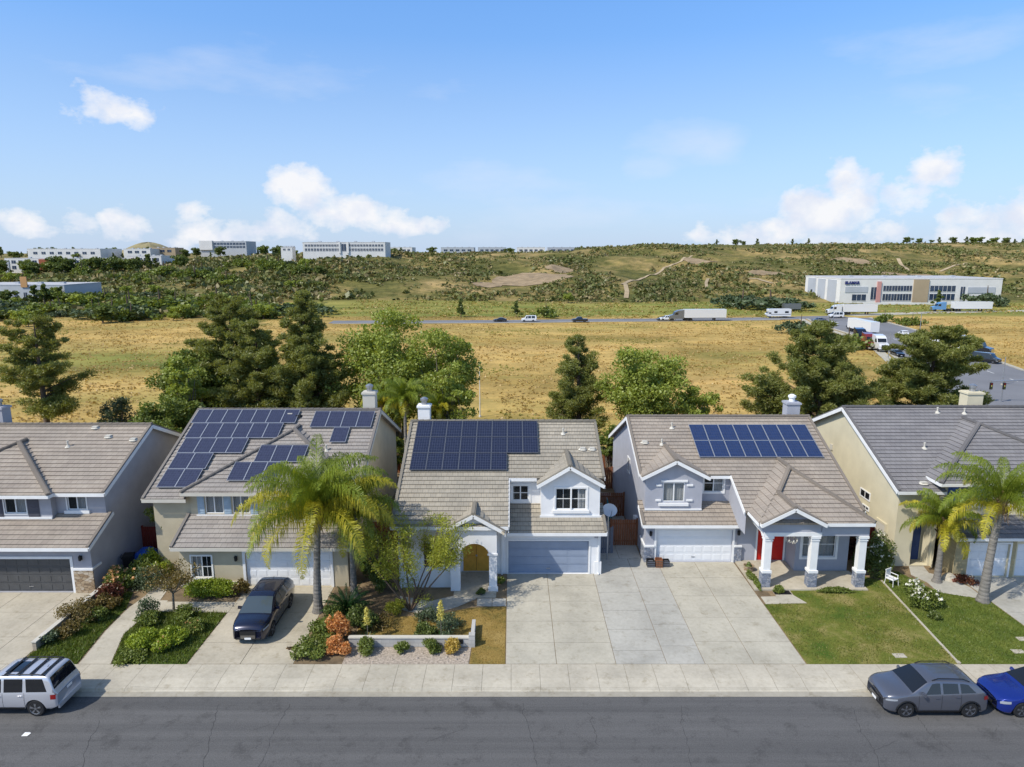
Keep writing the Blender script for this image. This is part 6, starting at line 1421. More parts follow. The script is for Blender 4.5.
        for xd in sp['seams']:
            for i in range(8):
                z0,z1=lerp(cl+.12,belt(xd),i/8),lerp(cl+.12,belt(xd),(i+1)/8); 
                k.poly([(X(xd)-.006,sd*(sy(xd,z0)+.003),z0),(X(xd)+.006,sd*(sy(xd,z0)+.003),z0),(X(xd)+.006,sd*(sy(xd,z1)+.003),z1),(X(xd)-.006,sd*(sy(xd,z1)+.003),z1)])
        xa=wf+ra+.02; xb=wr-ra-.02
        for i in range(10):
            q0,q1=lerp(xa,xb,i/10),lerp(xa,xb,(i+1)/10); z0,z1=cl-.005,cl+.10; k.poly([(X(q0),sd*(sy(q0,z0)+.006),z0),(X(q1),sd*(sy(q1,z0)+.006),z0),(X(q1),sd*(sy(q1,z1)+.012),z1),(X(q0),sd*(sy(q0,z1)+.012),z1)])
        k.build('side_sill',MT['black'],t,world=False)
    if sp.get('bump')=='black':
        for sd in (1,-1):
            for c in (wf,wr):
                k=MB(); k.tube([(X(c+math.cos(a)*(ra+.02)),sd*(sy(min(L,max(0,c+math.cos(a)*(ra+.02))),r+math.sin(a)*(ra+.02))+.004),r+math.sin(a)*(ra+.02)) for a in [math.pi*i/14 for i in range(0,15)]],.035,6); k.build('wheel_arch',MT['black'],t,world=False)
    k=MB(); q=W*.5*.83; z0=sp.get('gz',(.36,.62)); k.box(X(0)-.05,X(0)+.012,-q*.5,q*.5,z0[0]+.03,z0[1]-.04); k.box(X(0)-.05,X(0)+.012,-q*.8,q*.8,cl+.08,cl+.15); g=k.build('grille',MT['black'],t,world=False)
    k=MB(); 
    for i in range(4): k.box(X(0)+.012,X(0)+.02,-q*.46,q*.46,z0[0]+.05+i*.045,z0[0]+.062+i*.045)
    k.build('grille_bars',MT['chrome'],g,world=False)
    k=MB(); k.box(X(0)+.03,X(0)+.04,-.16,.16,.34,.44); k.build('license_plate',MT['white_trim'],t,world=False)
    k=MB(); zz=sp.get('pz',.75); k.box(X(L)-.035,X(L)-.01,-.16,.16,zz,zz+.1); k.build('license_plate',MT['white_trim'],t,world=False)
    k=MB(); k.box(X(L)-.03,X(L)+.05,-W*.42,W*.42,.32,.5); k.build('rear_bumper',MT[sp.get('bump','black')],t,world=False)
    if sp.get('rails'):
        for sd in (1,-1):
            k=MB(); a,c=sp['rails']; pts=[(X(lerp(a,c,i/6)),sd*(yt(lerp(a,c,i/6))-.06),sz(lerp(a,c,i/6),0)+(.05 if 0<i<6 else -.01)) for i in range(7)]; k.tube(pts,.02,6); k.build('roof_rail',MT['black'],t,world=False)
    if sp.get('rack'):
        for i in range(sp['rack']):
            q=lerp(sp['rails'][0]+.15,sp['rails'][1]-.1,i/(sp['rack']-1)); k=MB(); y=yt(q)-.06; k.box(X(q)-.05,X(q)+.05,-y,y,sz(q,0)+.03,sz(q,0)+.055); k.build('rack_bar',MT['black'],t,world=False)
        a,c=sp['sunroof']; panel(lambda s,u:(X(lerp(a,c,u)),(s*2-1)*.38,sz(lerp(a,c,u),(s*2-1)*.38)+.012),4,3,'sunroof',glass)
    k=MB(); k.tube([(X(L*.82),0,top(L*.82)),(X(L*.82)-.1,0,top(L*.82)+.1)],.01,4); k.build('antenna',MT['black'],t,world=False)
    return t
MT['lamp_clear']=M('lamp_clear',(.30,.32,.35),.08,0,1,1,0,spec=.8); MT['lamp_red']=M('lamp_red',(.25,.01,.01),.15,0,1,1,0,spec=.6)
MT['paint_silver']=paint('paint_silver',(.60,.60,.63),.5,.35); MT['paint_graphite']=paint('paint_graphite',(.15,.16,.195),.6,.3); MT['paint_blue']=paint('paint_blue',(.008,.03,.25),.4,.25); MT['paint_navy']=paint('paint_navy',(.006,.010,.035),.4,.22)
MT['paint_white']=paint('paint_white_car',(.72,.72,.72),0,.35); MT['paint_black']=paint('paint_black',(.012,.012,.014),.2,.25); MT['paint_red']=paint('paint_red',(.22,.015,.015),.2,.3); MT['paint_lblue']=paint('paint_light_blue',(.12,.30,.55),.2,.3); MT['paint_grey']=paint('paint_grey',(.2,.21,.22),.5,.35)
boxy=dict(name='parked_suv',L=4.6,W=1.76,top=[(0,.72),(.04,.92),(.25,1.0),(1.25,1.09),(1.9,1.66),(2.15,1.74),(4.15,1.75),(4.3,1.70),(4.5,1.12),(4.6,.98)],belt=[(0,.85),(1.2,1.05),(4.6,1.10)],wheels=(.85,3.68),r=.37,cl=.34,tumb=.22,fk=.08,rk=.06,ws=(1.30,1.86),rw=(4.30,4.48),sw=[(1.62,2.30,2.02,2.30),(2.42,3.20,2.42,3.20),(3.36,4.22,3.32,4.02)],mir=1.6,doors=(2.2,3.1),seams=(1.45,2.36,3.27),tz=(.80,1.0),pz=.86,rails=(2.3,4.1),rack=4,sunroof=(2.25,2.85),w=.05,bump='paint_silver',hz=(.72,.88))
cuv=dict(name='parked_suv',L=4.3,W=1.82,top=[(0,.70),(.05,.86),(.3,.96),(1.05,1.06),(1.75,1.50),(2.1,1.57),(3.2,1.56),(3.7,1.48),(4.15,1.08),(4.28,.98),(4.35,.8)],belt=[(0,.80),(1.0,.98),(4.35,1.12)],wheels=(.86,3.52),r=.345,cl=.24,ws=(1.1,1.75),rw=(3.72,4.12),sw=[(1.62,2.25,1.92,2.25),(2.36,3.0,2.36,2.98),(3.1,3.72,3.08,3.42)],mir=1.5,doors=(2.1,2.95),seams=(1.35,2.30,3.1),rails=(1.95,3.5),tz=(.82,.98),bump='black',hz=(.70,.79),hl=(.05,.46))
lux=dict(name='parked_suv',ft=.8,L=4.75,W=1.86,top=[(0,.74),(.05,.90),(.3,1.0),(1.05,1.10),(1.90,1.57),(2.35,1.66),(3.7,1.64),(4.2,1.53),(4.62,1.12),(4.75,1.02),(4.8,.85)],belt=[(0,.84),(1.2,1.02),(4.8,1.14)],wheels=(.92,3.72),r=.37,cl=.24,ws=(1.08,1.96),rw=(4.2,4.6),sw=[(1.68,2.5,2.08,2.5),(2.6,3.3,2.6,3.3),(3.42,4.1,3.4,3.85)],mir=1.65,doors=(2.3,3.25),seams=(1.55,2.55,3.45),gz=(.34,.80),hz=(.74,.83),hl=(.07,.5))
sed=dict(name='parked_car',L=4.75,W=1.84,top=[(0,.60),(.06,.72),(.35,.82),(1.25,.95),(2.05,1.36),(2.4,1.43),(3.1,1.42),(3.5,1.36),(4.25,1.06),(4.65,1.03),(4.75,.85)],belt=[(0,.7),(1.2,.90),(4.75,1.0)],wheels=(.9,3.70),r=.335,cl=.18,ws=(1.35,2.1),rw=(3.52,4.15),sw=[(1.9,2.55,2.2,2.55),(2.65,3.45,2.65,3.25)],mir=1.75,doors=(2.4,3.3),seams=(1.6,2.6,3.5),hz=(.56,.68),gz=(.28,.5),tz=(.72,.88))
pick=dict(name='pickup_truck',L=5.6,W=1.95,top=[(0,.85),(.05,1.05),(.3,1.12),(1.4,1.2),(1.95,1.78),(2.2,1.86),(3.3,1.86),(3.55,1.80),(3.75,1.22),(5.5,1.2),(5.6,1.1)],belt=[(0,.95),(1.4,1.15),(5.6,1.15)],wheels=(.95,4.5),r=.40,cl=.38,tumb=.25,fk=.08,rk=.03,ws=(1.45,1.95),rw=(3.58,3.74),sw=[(1.75,2.5,2.05,2.5),(2.6,3.4,2.6,3.35)],mir=1.7,doors=(2.4,3.3),seams=(1.55,2.55,3.5))
van=dict(name='parked_van',L=5.4,W=1.95,top=[(0,.85),(.05,1.05),(.5,1.15),(.95,1.3),(1.6,2.1),(1.9,2.2),(5.25,2.2),(5.35,2.0),(5.4,1.2)],belt=[(0,.95),(1.0,1.15),(5.4,1.2)],wheels=(.95,4.2),r=.36,cl=.3,tumb=.12,fk=.08,rk=.03,ws=(1.0,1.6),rw=(5.3,5.36),sw=[(1.4,2.2,1.8,2.2),(2.35,3.4,2.35,3.4),(3.6,4.8,3.6,4.8)],mir=1.5,doors=(2.1,3.3),seams=(1.3,2.3,3.5))
PI=math.pi
car('boxy silver SUV with black roof rack bars, parked at the kerb at far left','car',boxy,(-21.35,26.42,RZ),PI,'paint_silver',rim='steel')
car('dark grey compact SUV parked at the kerb in front of the patchy lawn','car',cuv,(17.78,26.38,RZ),PI,'paint_graphite',glass='car_glass')
car('bright blue sedan parked behind the dark grey compact SUV at the right edge','car',sed,(22.8,26.38,RZ),PI,'paint_blue')
car('dark navy SUV parked nose out in the driveway under the big palm','car',lux,(-12.98,33.0,.004),-PI/2,'paint_navy',glass='car_glass_pale')
# ---- trucks on the far roads
def trailer(label,x,y,rz,L=14.5,mat='paint_white',H=4.1,group=None):
    t=thing('semi_trailer',label,'trailer',(x,y,zf+.03),rz,group); m=MB(); m.box(-L/2,L/2,-1.28,1.28,1.15,H); m.build('cargo_box',MT[mat],t,world=False)
    k=MB(); k.box(-L/2,L/2,-.5,.5,.95,1.14); k.box(L*.22,L*.25,-1,-.8,.1,1.0); k.box(L*.22,L*.25,.8,1,.1,1.0); k.box(-L/2-.03,-L/2,-1.2,1.2,1.1,1.3); k.build('frame',MT['black'],t,world=False)
    for xx in (-L/2+1.2,-L/2+2.5):
        for s in (1,-1): MB().lathe((xx,s*1.0-.15,.5),[(.5,0),(.5,.3)],12,'y').build('wheel',MT['rubber'],t,world=False)
    return t
def tractor(label,x,y,rz,mat,group=None,sleeper=True):
    t=thing('semi_truck',label,'truck',(x,y,zf+.03),rz,group); m=MB()
    m.extr([(-1.9,.8),(3.3,.8),(3.4,1.5),(3.2,1.95),(1.7,2.25),(1.25,3.2),(.2,3.75),(-1.9,3.95)],-1.15,1.15); m.build('cab',MT[mat],t,world=False)
    k=MB(); k.poly([(1.74,-1.0,2.3),(1.74,1.0,2.3),(1.31,1.0,3.15),(1.31,-1.0,3.15)]); k.v=[(a+.03,b,c+.01) for a,b,c in k.v]; k.build('windshield',MT['car_glass'],t,world=False)
    for s in (1,-1):
        k=MB(); k.poly([(.2,s*1.156,2.2),(1.5,s*1.156,2.2),(1.15,s*1.156,3.05),(.2,s*1.156,3.05)]); k.build('side_window',MT['car_glass'],t,world=False)
        for xx in (2.4,-2.6,-3.8): MB().lathe((xx,s*1.0-.15,.5),[(.5,0),(.5,.3)],12,'y').build('wheel',MT['rubber'],t,world=False)
        MB().tube([(-2.0,s*1.0,1.),(-2.0,s*1.0,4.1)],.08,6).build('exhaust_stack',MT['chrome'],t,world=False)
    k=MB(); k.box(3.38,3.5,-.7,.7,.9,1.8); k.build('grille',MT['chrome'],t,world=False); k=MB(); k.box(3.3,3.7,-1.2,1.2,.45,.8); k.build('bumper',MT['chrome'],t,world=False)
    k=MB(); k.box(-4.6,-1.9,-.45,.45,.7,.98); k.box(-3.6,-2.4,-.6,.6,.98,1.12); k.build('frame',MT['black'],t,world=False)
    return t
TG='white semi-trailers by the far road'
a=gz(705,321,zf); trailer('long white semi-trailer on the far road, right of the middle',a.x,a.y+1.2,0.06,15.2,group=TG)
a=gz(680,321,zf); tractor('dark blue semi truck hitched to the white trailer on the far road',a.x-5.2+4.6,a.y+.9,PI+.06,'paint_grey')
a=gz(966,312,zf); zz=zf; trailer('white semi-trailer hitched to a light blue truck by the white warehouse',a.x+4,a.y+3,-.04,15.5,group=TG)
a=gz(948,312,zf); tractor('light blue semi truck in front of the white warehouse',a.x-1.5,a.y+3.3,PI-.04,'paint_lblue')
a=gz(861,315,zf); trailer('white box trailer with its truck nose left, beside the warehouse driveway',a.x,a.y+2,.03,13.5,group=TG); tractor('white semi truck nose left, just left of a white box trailer',a.x-9.4,a.y+1.7,PI+.03,'paint_white')
hd=-1.72
for (px,py,lab) in ((869,335,'white trailer standing along the truck road, behind the dark trucks'),): a=gz(px,py,zf); trailer(lab,a.x,a.y+4,hd+.15,14.,group=TG)
for (px,py,mat,lab) in ((864,344,'paint_navy','dark navy semi truck parked facing the camera on the truck road'),(873,350,'paint_red','dark red semi truck parked between the navy and the white one'),(884,352,'paint_white','white semi truck parked facing the camera, nearest on the truck road')):
    a=gz(px,py,zf); tractor(lab,a.x,a.y+2.5,hd,mat,group='semi trucks parked facing the camera on the truck road')
a=gz(893,356,zf); car('black car parked in front of the white semi truck on the truck road','car',sed,(a.x+1,a.y,zf+.04),hd,'paint_black',lod=0)
a=gz(904,337,zf); car('white pickup truck alone on the far side of the truck road','pickup truck',pick,(a.x,a.y,zf+.04),hd+PI,'paint_white',lod=0)
a=gz(915,345,zf); car('dark parked car beside the lamp post on the truck road','car',sed,(a.x+3,a.y,zf+.04),hd,'paint_graphite',lod=0)
a=gz(952,352,zf); trailer('white trailer partly hidden behind the wide conifer crown',a.x,a.y+1,-1.15,9,group=TG,H=3.6)
a=gz(968,352,zf); tractor('white semi truck right of the wide conifer crown',a.x,a.y,-1.1,'paint_white')
a=gz(992,364,zf); car('black van on the truck road at the far right','van',van,(a.x,a.y+2,zf+.04),-1.0,'paint_black',lod=0)
for (px,py,mat,sp,lab) in ((500,322,'paint_black',sed,'dark sedan on the far road, leftmost of the parked row'),(529,322,'paint_white',van,'white van parked behind the middle street tree on the far road'),(580,322.5,'paint_black',pick,'black pickup parked alone on the far road'),(664,321,'paint_black',sed,'black sedan just left of the long white trailer rig'),(820,322,'paint_graphite',sed,'dark car at the far road corner by the trucks'),(832,326,'paint_white',sed,'white car at the far road corner by the trucks'),(668,321,'paint_white',pick,'white pickup just ahead of the long white trailer rig')):
    a=gz(px,py,zf); car(lab,'car',sp,(a.x,a.y+1.2,zf+.04),PI+.03,mat,lod=0)
a=gz(984,357,zf); tractor('black semi truck just above the traffic signals at the far right',a.x,a.y+3,-1.0,'paint_black')
a=gz(978,349,zf); car('dark car between the white and the black semi truck at far right','car',sed,(a.x+2,a.y+6,zf+.04),-1.1,'paint_graphite',lod=0)
a=gz(845,318,zf); car('white van at the mouth of the truck road by the box trailer','van',van,(a.x-3,a.y+1,zf+.04),PI,'paint_white',lod=0)
a=gz(858,330,zf); car('dark pickup at the head of the truck row','pickup truck',pick,(a.x-1,a.y+2,zf+.04),hd,'paint_black',lod=0)
# motorhome
a=gz(779,318,zf); t=thing('motorhome','white motorhome with dark stripes parked right of the long trailer','motorhome',(a.x,a.y+1.5,zf+.03),PI); m=MB(); m.extr([(-4.6,.6),(4.1,.6),(4.5,1.2),(4.4,1.6),(3.7,2.0),(3.9,2.4),(3.9,3.1),(3.5,3.3),(-4.6,3.3)],-1.2,1.2); m.build('body',MT['paint_white'],t,world=False)
for s in (1,-1):
    for q in ((2.9,3.75,1.5,2.05),(.6,1.8,1.8,2.5),(-3.6,-2.2,1.8,2.5)): MB().box(q[0],q[1],min(s*1.2,s*1.215),max(s*1.2,s*1.215),q[2],q[3]).build('side_window',MT['car_glass'],t,world=False)
    k=MB(); k.box(-4.4,3.,min(s*1.2,s*1.212),max(s*1.2,s*1.212),1.2,1.4); k.build('stripe',MT['paint_grey'],t,world=False)
    for xx in (3.2,-2.6): MB().lathe((xx,s*1.0-.13,.42),[(.42,0),(.42,.26)],12,'y').build('wheel',MT['rubber'],t,world=False)
k=MB(); k.poly([(4.32,-1.,1.62),(4.32,1.,1.62),(3.75,1.,1.98),(3.75,-1.,1.98)]); k.v=[(p+.05,q,r_+.03) for p,q,r_ in k.v]; k.build('windshield',MT['car_glass'],t,world=False)
a=gz(797,313,zf); trailer('grey box trailer beside the motorhome, left of the road corner',a.x,a.y+6,.0,7,'paint_grey',3.4)
# ---- poles
def pole(name,label,px,pyt,pyb,z0,r=.09,arm=None,cat='lamp post'):
    b=gz(px,pyb,z0); tpt=gy(px,pyt,b.y); t=thing(name,label,cat,(b.x,b.y,z0)); MB().tube([(b.x,b.y,z0),(b.x,b.y,tpt.z)],[r,r*.6],8).build('pole',MT['steel'],t)
    MB().lathe((b.x,b.y,z0),[(r*2,0),(r*2,.25)],8).build('base',MT['concrete'],t)
    if arm:
        k=MB(); k.tube([(b.x,b.y,tpt.z-.1),(b.x+arm*.6,b.y,tpt.z+.2),(b.x+arm,b.y,tpt.z+.15)],.05,6); k.build('arm',MT['steel'],t); k=MB(); k.box(b.x+arm-.4,b.x+arm+.4,b.y-.15,b.y+.15,tpt.z+.05,tpt.z+.22); k.build('lamp_head',MT['steel'],t)
    return t,b,tpt
MT['pole_white']=M('pole_white',(.6,.58,.52),.7,.05,2)
t,b,tp=pole('utility_pole','thin pale pole standing at the near edge of the golden field',480,363,417,-5,.09,cat='pole')
for c in t.children: c.data.materials[0]=MT['pole_white']
pole('street_lamp','street lamp beside the white pickup on the truck road',919,313,338,zf,.12,1.6); pole('street_lamp','street lamp at the near kerb of the truck road by the black car',888,333,359,zf,.1)
pole('street_lamp','short lamp post at the corner of the far road and truck road',833,302,321,zf,.1,1.2)
t,b,tp=pole('street_lamp','lamp post at the far right above the cream house chimney',1002,357,385,zf,.12,cat='lamp post')
for px,lab in ((988,'traffic signal with dark lamp housing just right of the wide conifer'),(1001,'traffic signal behind the cream house chimney')):
    b=gz(px,402,zf); tp_=gy(px,380,b.y); t=thing('traffic_signal',lab,'traffic light',(b.x,b.y,zf)); k=MB(); k.tube([(b.x,b.y,zf),(b.x,b.y,tp_.z)],.1,8); k.tube([(b.x,b.y,tp_.z-.2),(b.x+5,b.y-1,tp_.z+.2)],.07,6); k.build('pole',MT['steel'],t)
    k=MB(); k.box(b.x-.2,b.x+.2,b.y-.35,b.y-.12,tp_.z-1.5,tp_.z-.4); h_=k.build('signal_head',MT['black'],t); 
    for i,cm in enumerate(('lamp_red','leaf_yellow','leaf_dark')): k=MB(); k.lathe((b.x,b.y-.37,tp_.z-.6-i*.33),[(.11,0),(.11,.02)],10,'y'); k.build('signal_lens',MT[cm],h_)
# ------------------------------------------------------------ far buildings
for n,c in (('far_white',(.70,.68,.645)),('far_grey',(.42,.44,.47)),('far_tan',(.40,.31,.20)),('far_red',(.33,.10,.05)),('far_blue',(.46,.48,.50)),('far_orange',(.50,.28,.12)),('far_pink',(.55,.28,.25)),('far_roof',(.45,.45,.46))): MT[n]=M(n,c,.85,.06,.2,5,.05)
def block(label,px0,px1,Y,pyt,pyb,depth,mat,rows,cat='building',z0=None,parapet=True,extra=None):
    A=gy(px0,pyb,Y); B=gy(px1,pyt,Y); x0,x1=A.x,B.x; z0=A.z if z0 is None else z0; z1=B.z; cx=(x0+x1)/2
    zg=min(th(x0,Y),th(x1,Y),th(x0,Y+depth),th(x1,Y+depth),z0)-1.
    t=thing('office_building',label,cat,(cx,Y,z0)); m=MB(); m.box(x0,x1,Y,Y+depth,zg,z1); m.build('wall',MT[mat],t)
    k=MB(); k.box(x0-.12,x1+.12,Y-.12,Y+depth+.12,z1,z1+.35); f=k.build('roof',MT[mat],t)
    k=MB(); k.box(x0+.4,x1-.4,Y+.4,Y+depth-.4,z1+.36,z1+.4); k.build('roof_deck',MT['far_roof'],f)
    k=MB()
    for i in range(4): q=x0+(x1-x0)*(.15+.22*i); k=MB(); k.box(q,q+2.,Y+depth*.4,Y+depth*.4+2.,z1+.36,z1+1.2); k.build('rooftop_unit',MT['far_grey'],f)
    H=z1-z0; nt=0
    for fa,fb,n,fill,a0,a1 in rows:
        for i in range(n):
            w=(a1-a0)/n; q0=x0+(x1-x0)*(a0+w*(i+.5-fill/2)); q1=x0+(x1-x0)*(a0+w*(i+.5+fill/2)); k=MB(); k.box(q0,q1,Y-.10,Y-.004,z0+H*fa,z0+H*fb); f2=k.build('window',MT['far_glass'],t)
            k=MB(); k.box(q0-.1,q1+.1,Y-.16,Y-.004,z0+H*fa-.15,z0+H*fa-.003)
            for j in range(1,max(2,int((q1-q0)/2.2))): xx=q0+(q1-q0)*j/max(2,int((q1-q0)/2.2)); k.box(xx-.06,xx+.06,Y-.15,Y-.101,z0+H*fa,z0+H*fb)
            k.build('window_frame',MT[mat],f2)
    if extra:
        for a,b,fa,fb,em,pr,nm in extra: k=MB(); k.box(x0+(x1-x0)*a,x0+(x1-x0)*b,Y-pr,Y-.003,z0+H*fa-(1 if fa==0 else 0),z0+H*fb); k.build(nm,MT[em],t)
    return t,x0,x1,z0,z1
# white warehouse on the right
t,x0,x1,z0,z1=block('wide white two storey warehouse office with brown centre panel behind the truck road',839,1003,332,279,303,40,'far_white',[(.10,.36,1,.95,.075,.165),(.14,.66,1,.9,.19,.228),(.10,.38,5,.92,.265,.445),(.50,.72,5,.92,.265,.445),(.12,.38,3,.92,.555,.715),(.48,.72,3,.92,.555,.715),(.14,.68,1,.9,.745,.775),(.10,.30,2,.9,.80,.885)],extra=[(.45,.545,0,.98,'far_tan',.5,'centre_panel'),(.03,.17,.44,.68,'far_grey',.2,'wall_panel'),(.225,.25,0,.9,'far_pink',.6,'entry_pier'),(.79,.96,.42,.66,'far_grey',.25,'wall_panel')])
k=MB(); k.box(x0-.3,x0-.004,336,345,z0-1,z1-.6); k.box(x0-.3,x0-.004,348,356,z0-1,z1-.6); k.box(x0-.3,x0-.004,359,368,z0-1,z1-.6); k.build('dimming_panels',MT['far_grey'],t); k=MB(); k.box(x0-.32,x0-.30,362,364,z0,z0+5); k.build('side_door',MT['far_glass'],t)  # grey slabs added to tone down the overexposed side wall
cu=bpy.data.curves.new('sign','FONT'); cu.body='SLAMAR'; cu.size=1.9; cu.extrude=.12; cu.offset=.09; tmp=bpy.data.objects.new('tmp',cu); C.objects.link(tmp); bpy.context.view_layer.update(); me=bpy.data.meshes.new_from_object(tmp.evaluated_get(bpy.context.evaluated_depsgraph_get())); bpy.data.objects.remove(tmp)
MT['sign_blue']=M('sign_blue',(.03,.04,.16),.5,0,1,1,0); me.materials.clear(); me.materials.append(MT['sign_blue']); so_=link(bpy.data.objects.new('building_sign',me)); so_.parent=t; so_.location=(x0+(x1-x0)*.025-t.location.x,-.3,z0+(z1-z0)*.79-t.location.z); so_.rotation_euler=(R(90),0,0)
# low wall and planting band in front of the warehouse
t=thing('retaining_wall','low white wall in front of the white warehouse','wall',(x0+50,329,zf)); k=MB(); k.box(x0+8,x1-12,324.,324.6,-6,-4.0); k.build('wall',MT['far_white'],t)
WIN2=lambda n:[(.12,.40,n,.7,.02,.98),(.58,.82,n,.7,.02,.98)]
block('long two storey white office building on the hilltop left of centre',303,385,505,242.5,252,22,'far_white',[(.12,.38,12,.72,.02,.45),(.12,.38,12,.72,.55,.98),(.58,.80,12,.72,.02,.45),(.58,.80,12,.72,.55,.98),(.1,.85,1,.6,.455,.545)],extra=[(.44,.46,0,1.05,'far_white',.8,'pilaster'),(.54,.56,0,1.05,'far_white',.8,'pilaster')])
block('long white two storey office block on the left hillside with brick-red entry bays',6,110,600,258.5,271,26,'far_white',[(.15,.42,14,.6,.05,.98),(.6,.85,14,.6,.05,.98)],extra=[(.33,.43,0,.95,'far_red',1.2,'entry_bay'),(.0,.04,0,.9,'far_grey',.5,'end_bay')])
block('white and orange office building right of the long white hillside block',128,161,612,256,269,24,'far_white',[(.6,.85,7,.6,.1,.95),(.15,.42,7,.6,.35,.95)],extra=[(.08,.32,0,.8,'far_red',1.2,'entry_bay')])
block('flat white warehouse behind the long white hillside block',28,100,720,249,256,40,'far_white',[(.25,.6,8,.5,.05,.95)])
block('small pale building beside the tan hilltop hump',124,150,740,249,255,20,'far_white',[(.3,.7,3,.6,.1,.9)]); block('cream small building right of the pale one below the hump',150,175,760,248,254,20,'far_tan',[(.3,.7,3,.6,.1,.9)])
block('pale blue low warehouse at the upper left beyond the field',-40,64,330,285.5,303,30,'far_blue',[(.15,.6,9,.35,.05,.85)],extra=[(.60,.66,.9,1.5,'far_orange',-.0+.5,'stair_tower')])
block('blue-grey glass office building on the left skyline',200,246,790,241.5,249,30,'far_blue',[(.15,.4,10,.8,.3,.98),(.55,.85,10,.8,.3,.98)],extra=[(.0,.28,0,1.1,'far_white',1.5,'end_tower')])
block('small white hut on the hilltop left of the long office building',281,292,510,247.5,251.5,8,'far_white',[(.3,.7,2,.5,.1,.9)])
for a,b,Y,lab in ((388,412,800,'leftmost low white warehouse on the central skyline'),(441,474,820,'pale blue low warehouse on the central skyline'),(478,506,830,'light grey warehouse right of the pale blue one on the skyline'),(517,545,850,'low white warehouse right of the skyline palm'),(548,585,870,'rightmost long grey warehouse on the central skyline')):
    block(lab,a,b,Y,247.6,252,30,'far_blue' if 'blue' in lab else 'far_grey' if 'grey' in lab else 'far_white',[(.2,.6,5,.6,.05,.95)])
# tan hump on the skyline, left
def hump(px,pyt,wpx,Y,name='hill'):
    A=gy(px,pyt,Y); w_=wpx/683*Y/2; m=MB(); n=28; k_=8
    for i in range(n):
        for j in range(k_):
            P=[]
            for a_,b_ in ((i,j),(i+1,j),(i+1,j+1),(i,j+1)):
                t=2*math.pi*a_/n; r=b_/k_; P.append((A.x+w_*r*math.cos(t),Y+w_*1.2*r*math.sin(t),12+(A.z-12)*(.5+.5*math.cos(math.pi*r))*(1+.04*math.sin(t*5))))
            m.poly(P)
    MT['hump']=M('hump_grass',(.27,.23,.12),.95,.3,.05,2,.3)
    return struct(name,m,'hump')
hump(148,242.5,84,1150)
# ------------------------------------------------------------ yard walls, fences, small things
def fence(label,pts,h,mat,z0=0,name='wood_fence',step=.14,cat='fence'):
    t=thing(name,label,cat,(pts[0][0],pts[0][1],z0)); m=MB(); p=MB()
    for a,b in zip(pts[:-1],pts[1:]):
        a=Vector((*a,0)); b=Vector((*b,0)); L=(b-a).length; n=max(1,int(L/step)); d=(b-a)/n; dn=d.normalized()
        for i in range(n):
            q=a+d*(i+.5); hh=h+rnd.uniform(-.015,.015); m.beam(q-dn*(step*.46),q+dn*(step*.46),.025,hh,(0,0,1)); 
            for k in range(8): pass
            m.v[-8:]=[(x,y,z+z0+hh/2) for x,y,z in m.v[-8:]]
        for z in (.3,h-.3): p.beam(a+Vector((0,0,z+z0))+Vector((-dn.y,dn.x,0))*.035,b+Vector((0,0,z+z0))+Vector((-dn.y,dn.x,0))*.035,.04,.09)
        k=max(1,int(L/2.4))
        for i in range(k+1): q=a+(b-a)*i/k+Vector((-dn.y,dn.x,0))*.06; pp=MB(); pp.box(q.x-.05,q.x+.05,q.y-.05,q.y+.05,z0,z0+h+.05); pp.build('fence_post',MT[mat],t)
    m.build('boards',MT[mat],t); p.build('rails',MT[mat],t); return t
fence('red-brown wood side gate between white house and blue-grey house',[(6.5,42.4),(8.25,42.4)],1.8,'wood_fence',name='wood_gate',cat='gate')
fence('dark grey side gate beside the satellite dish pole',[(5.35,41.2),(6.45,41.2)],1.75,'grey_fence',name='wood_gate',cat='gate')
fence('brown wood fence across the narrow gap behind the side gate',[(5.4,47.5),(8.2,47.5)],1.8,'wood_fence'); fence('brown wood fence farthest back in the gap beside the white house',[(5.4,53.5),(8.2,53.5)],1.8,'wood_fence')
fence('dark red wood fence between the grey house and the tan house',[(-23.7,41.2),(-21.5,41.2)],1.8,'red_fence')
fence('brown wood fence between the porch and the cream house wall',[(20.4,41.6),(23.4,41.6)],1.9,'red_fence'); fence('brown fence in the shaded gap between tan house and white house',[(-9.4,42.),(-6.55,42.)],1.8,'wood_fence')
fence('long brown back fence along the rear of all the yards',[(-50,57.6),(50,57.6)],1.7,'wood_fence',step=.3)
for x,lab in ((-22.6,'side yard fence between the grey and tan house back yards'),(-8.1,'back yard fence between the tan and white houses'),(6.9,'back yard fence between the white and blue-grey houses'),(21.9,'back yard fence between the blue-grey and cream houses')):
    fence(lab,[(x,54.6),(x,57.4)],1.7,'wood_fence',step=.2)
def wallbox(name,label,x0,x1,y0,y1,h,mat,cap=None,z0=0.,cat='wall'):
    t=thing(name,label,cat,((x0+x1)/2,(y0+y1)/2,z0)); MB().box(x0,x1,y0,y1,z0-.02,z0+h).build('blocks',MT[mat],t); MB().box(x0-.03,x1+.03,y0-.03,y1+.03,z0+h,z0+h+.06).build('wall_cap',MT[cap or mat],t); return t
t=wallbox('garden_wall','low white block wall with a dark plaque in front of the white house',-8.0,-2.0,30.52,30.7,.45,'block_wall','tan_trim')
MB().box(-2.12,-1.82,30.45,30.75,0,.66).build('end_pillar',MT['block_wall'],t)
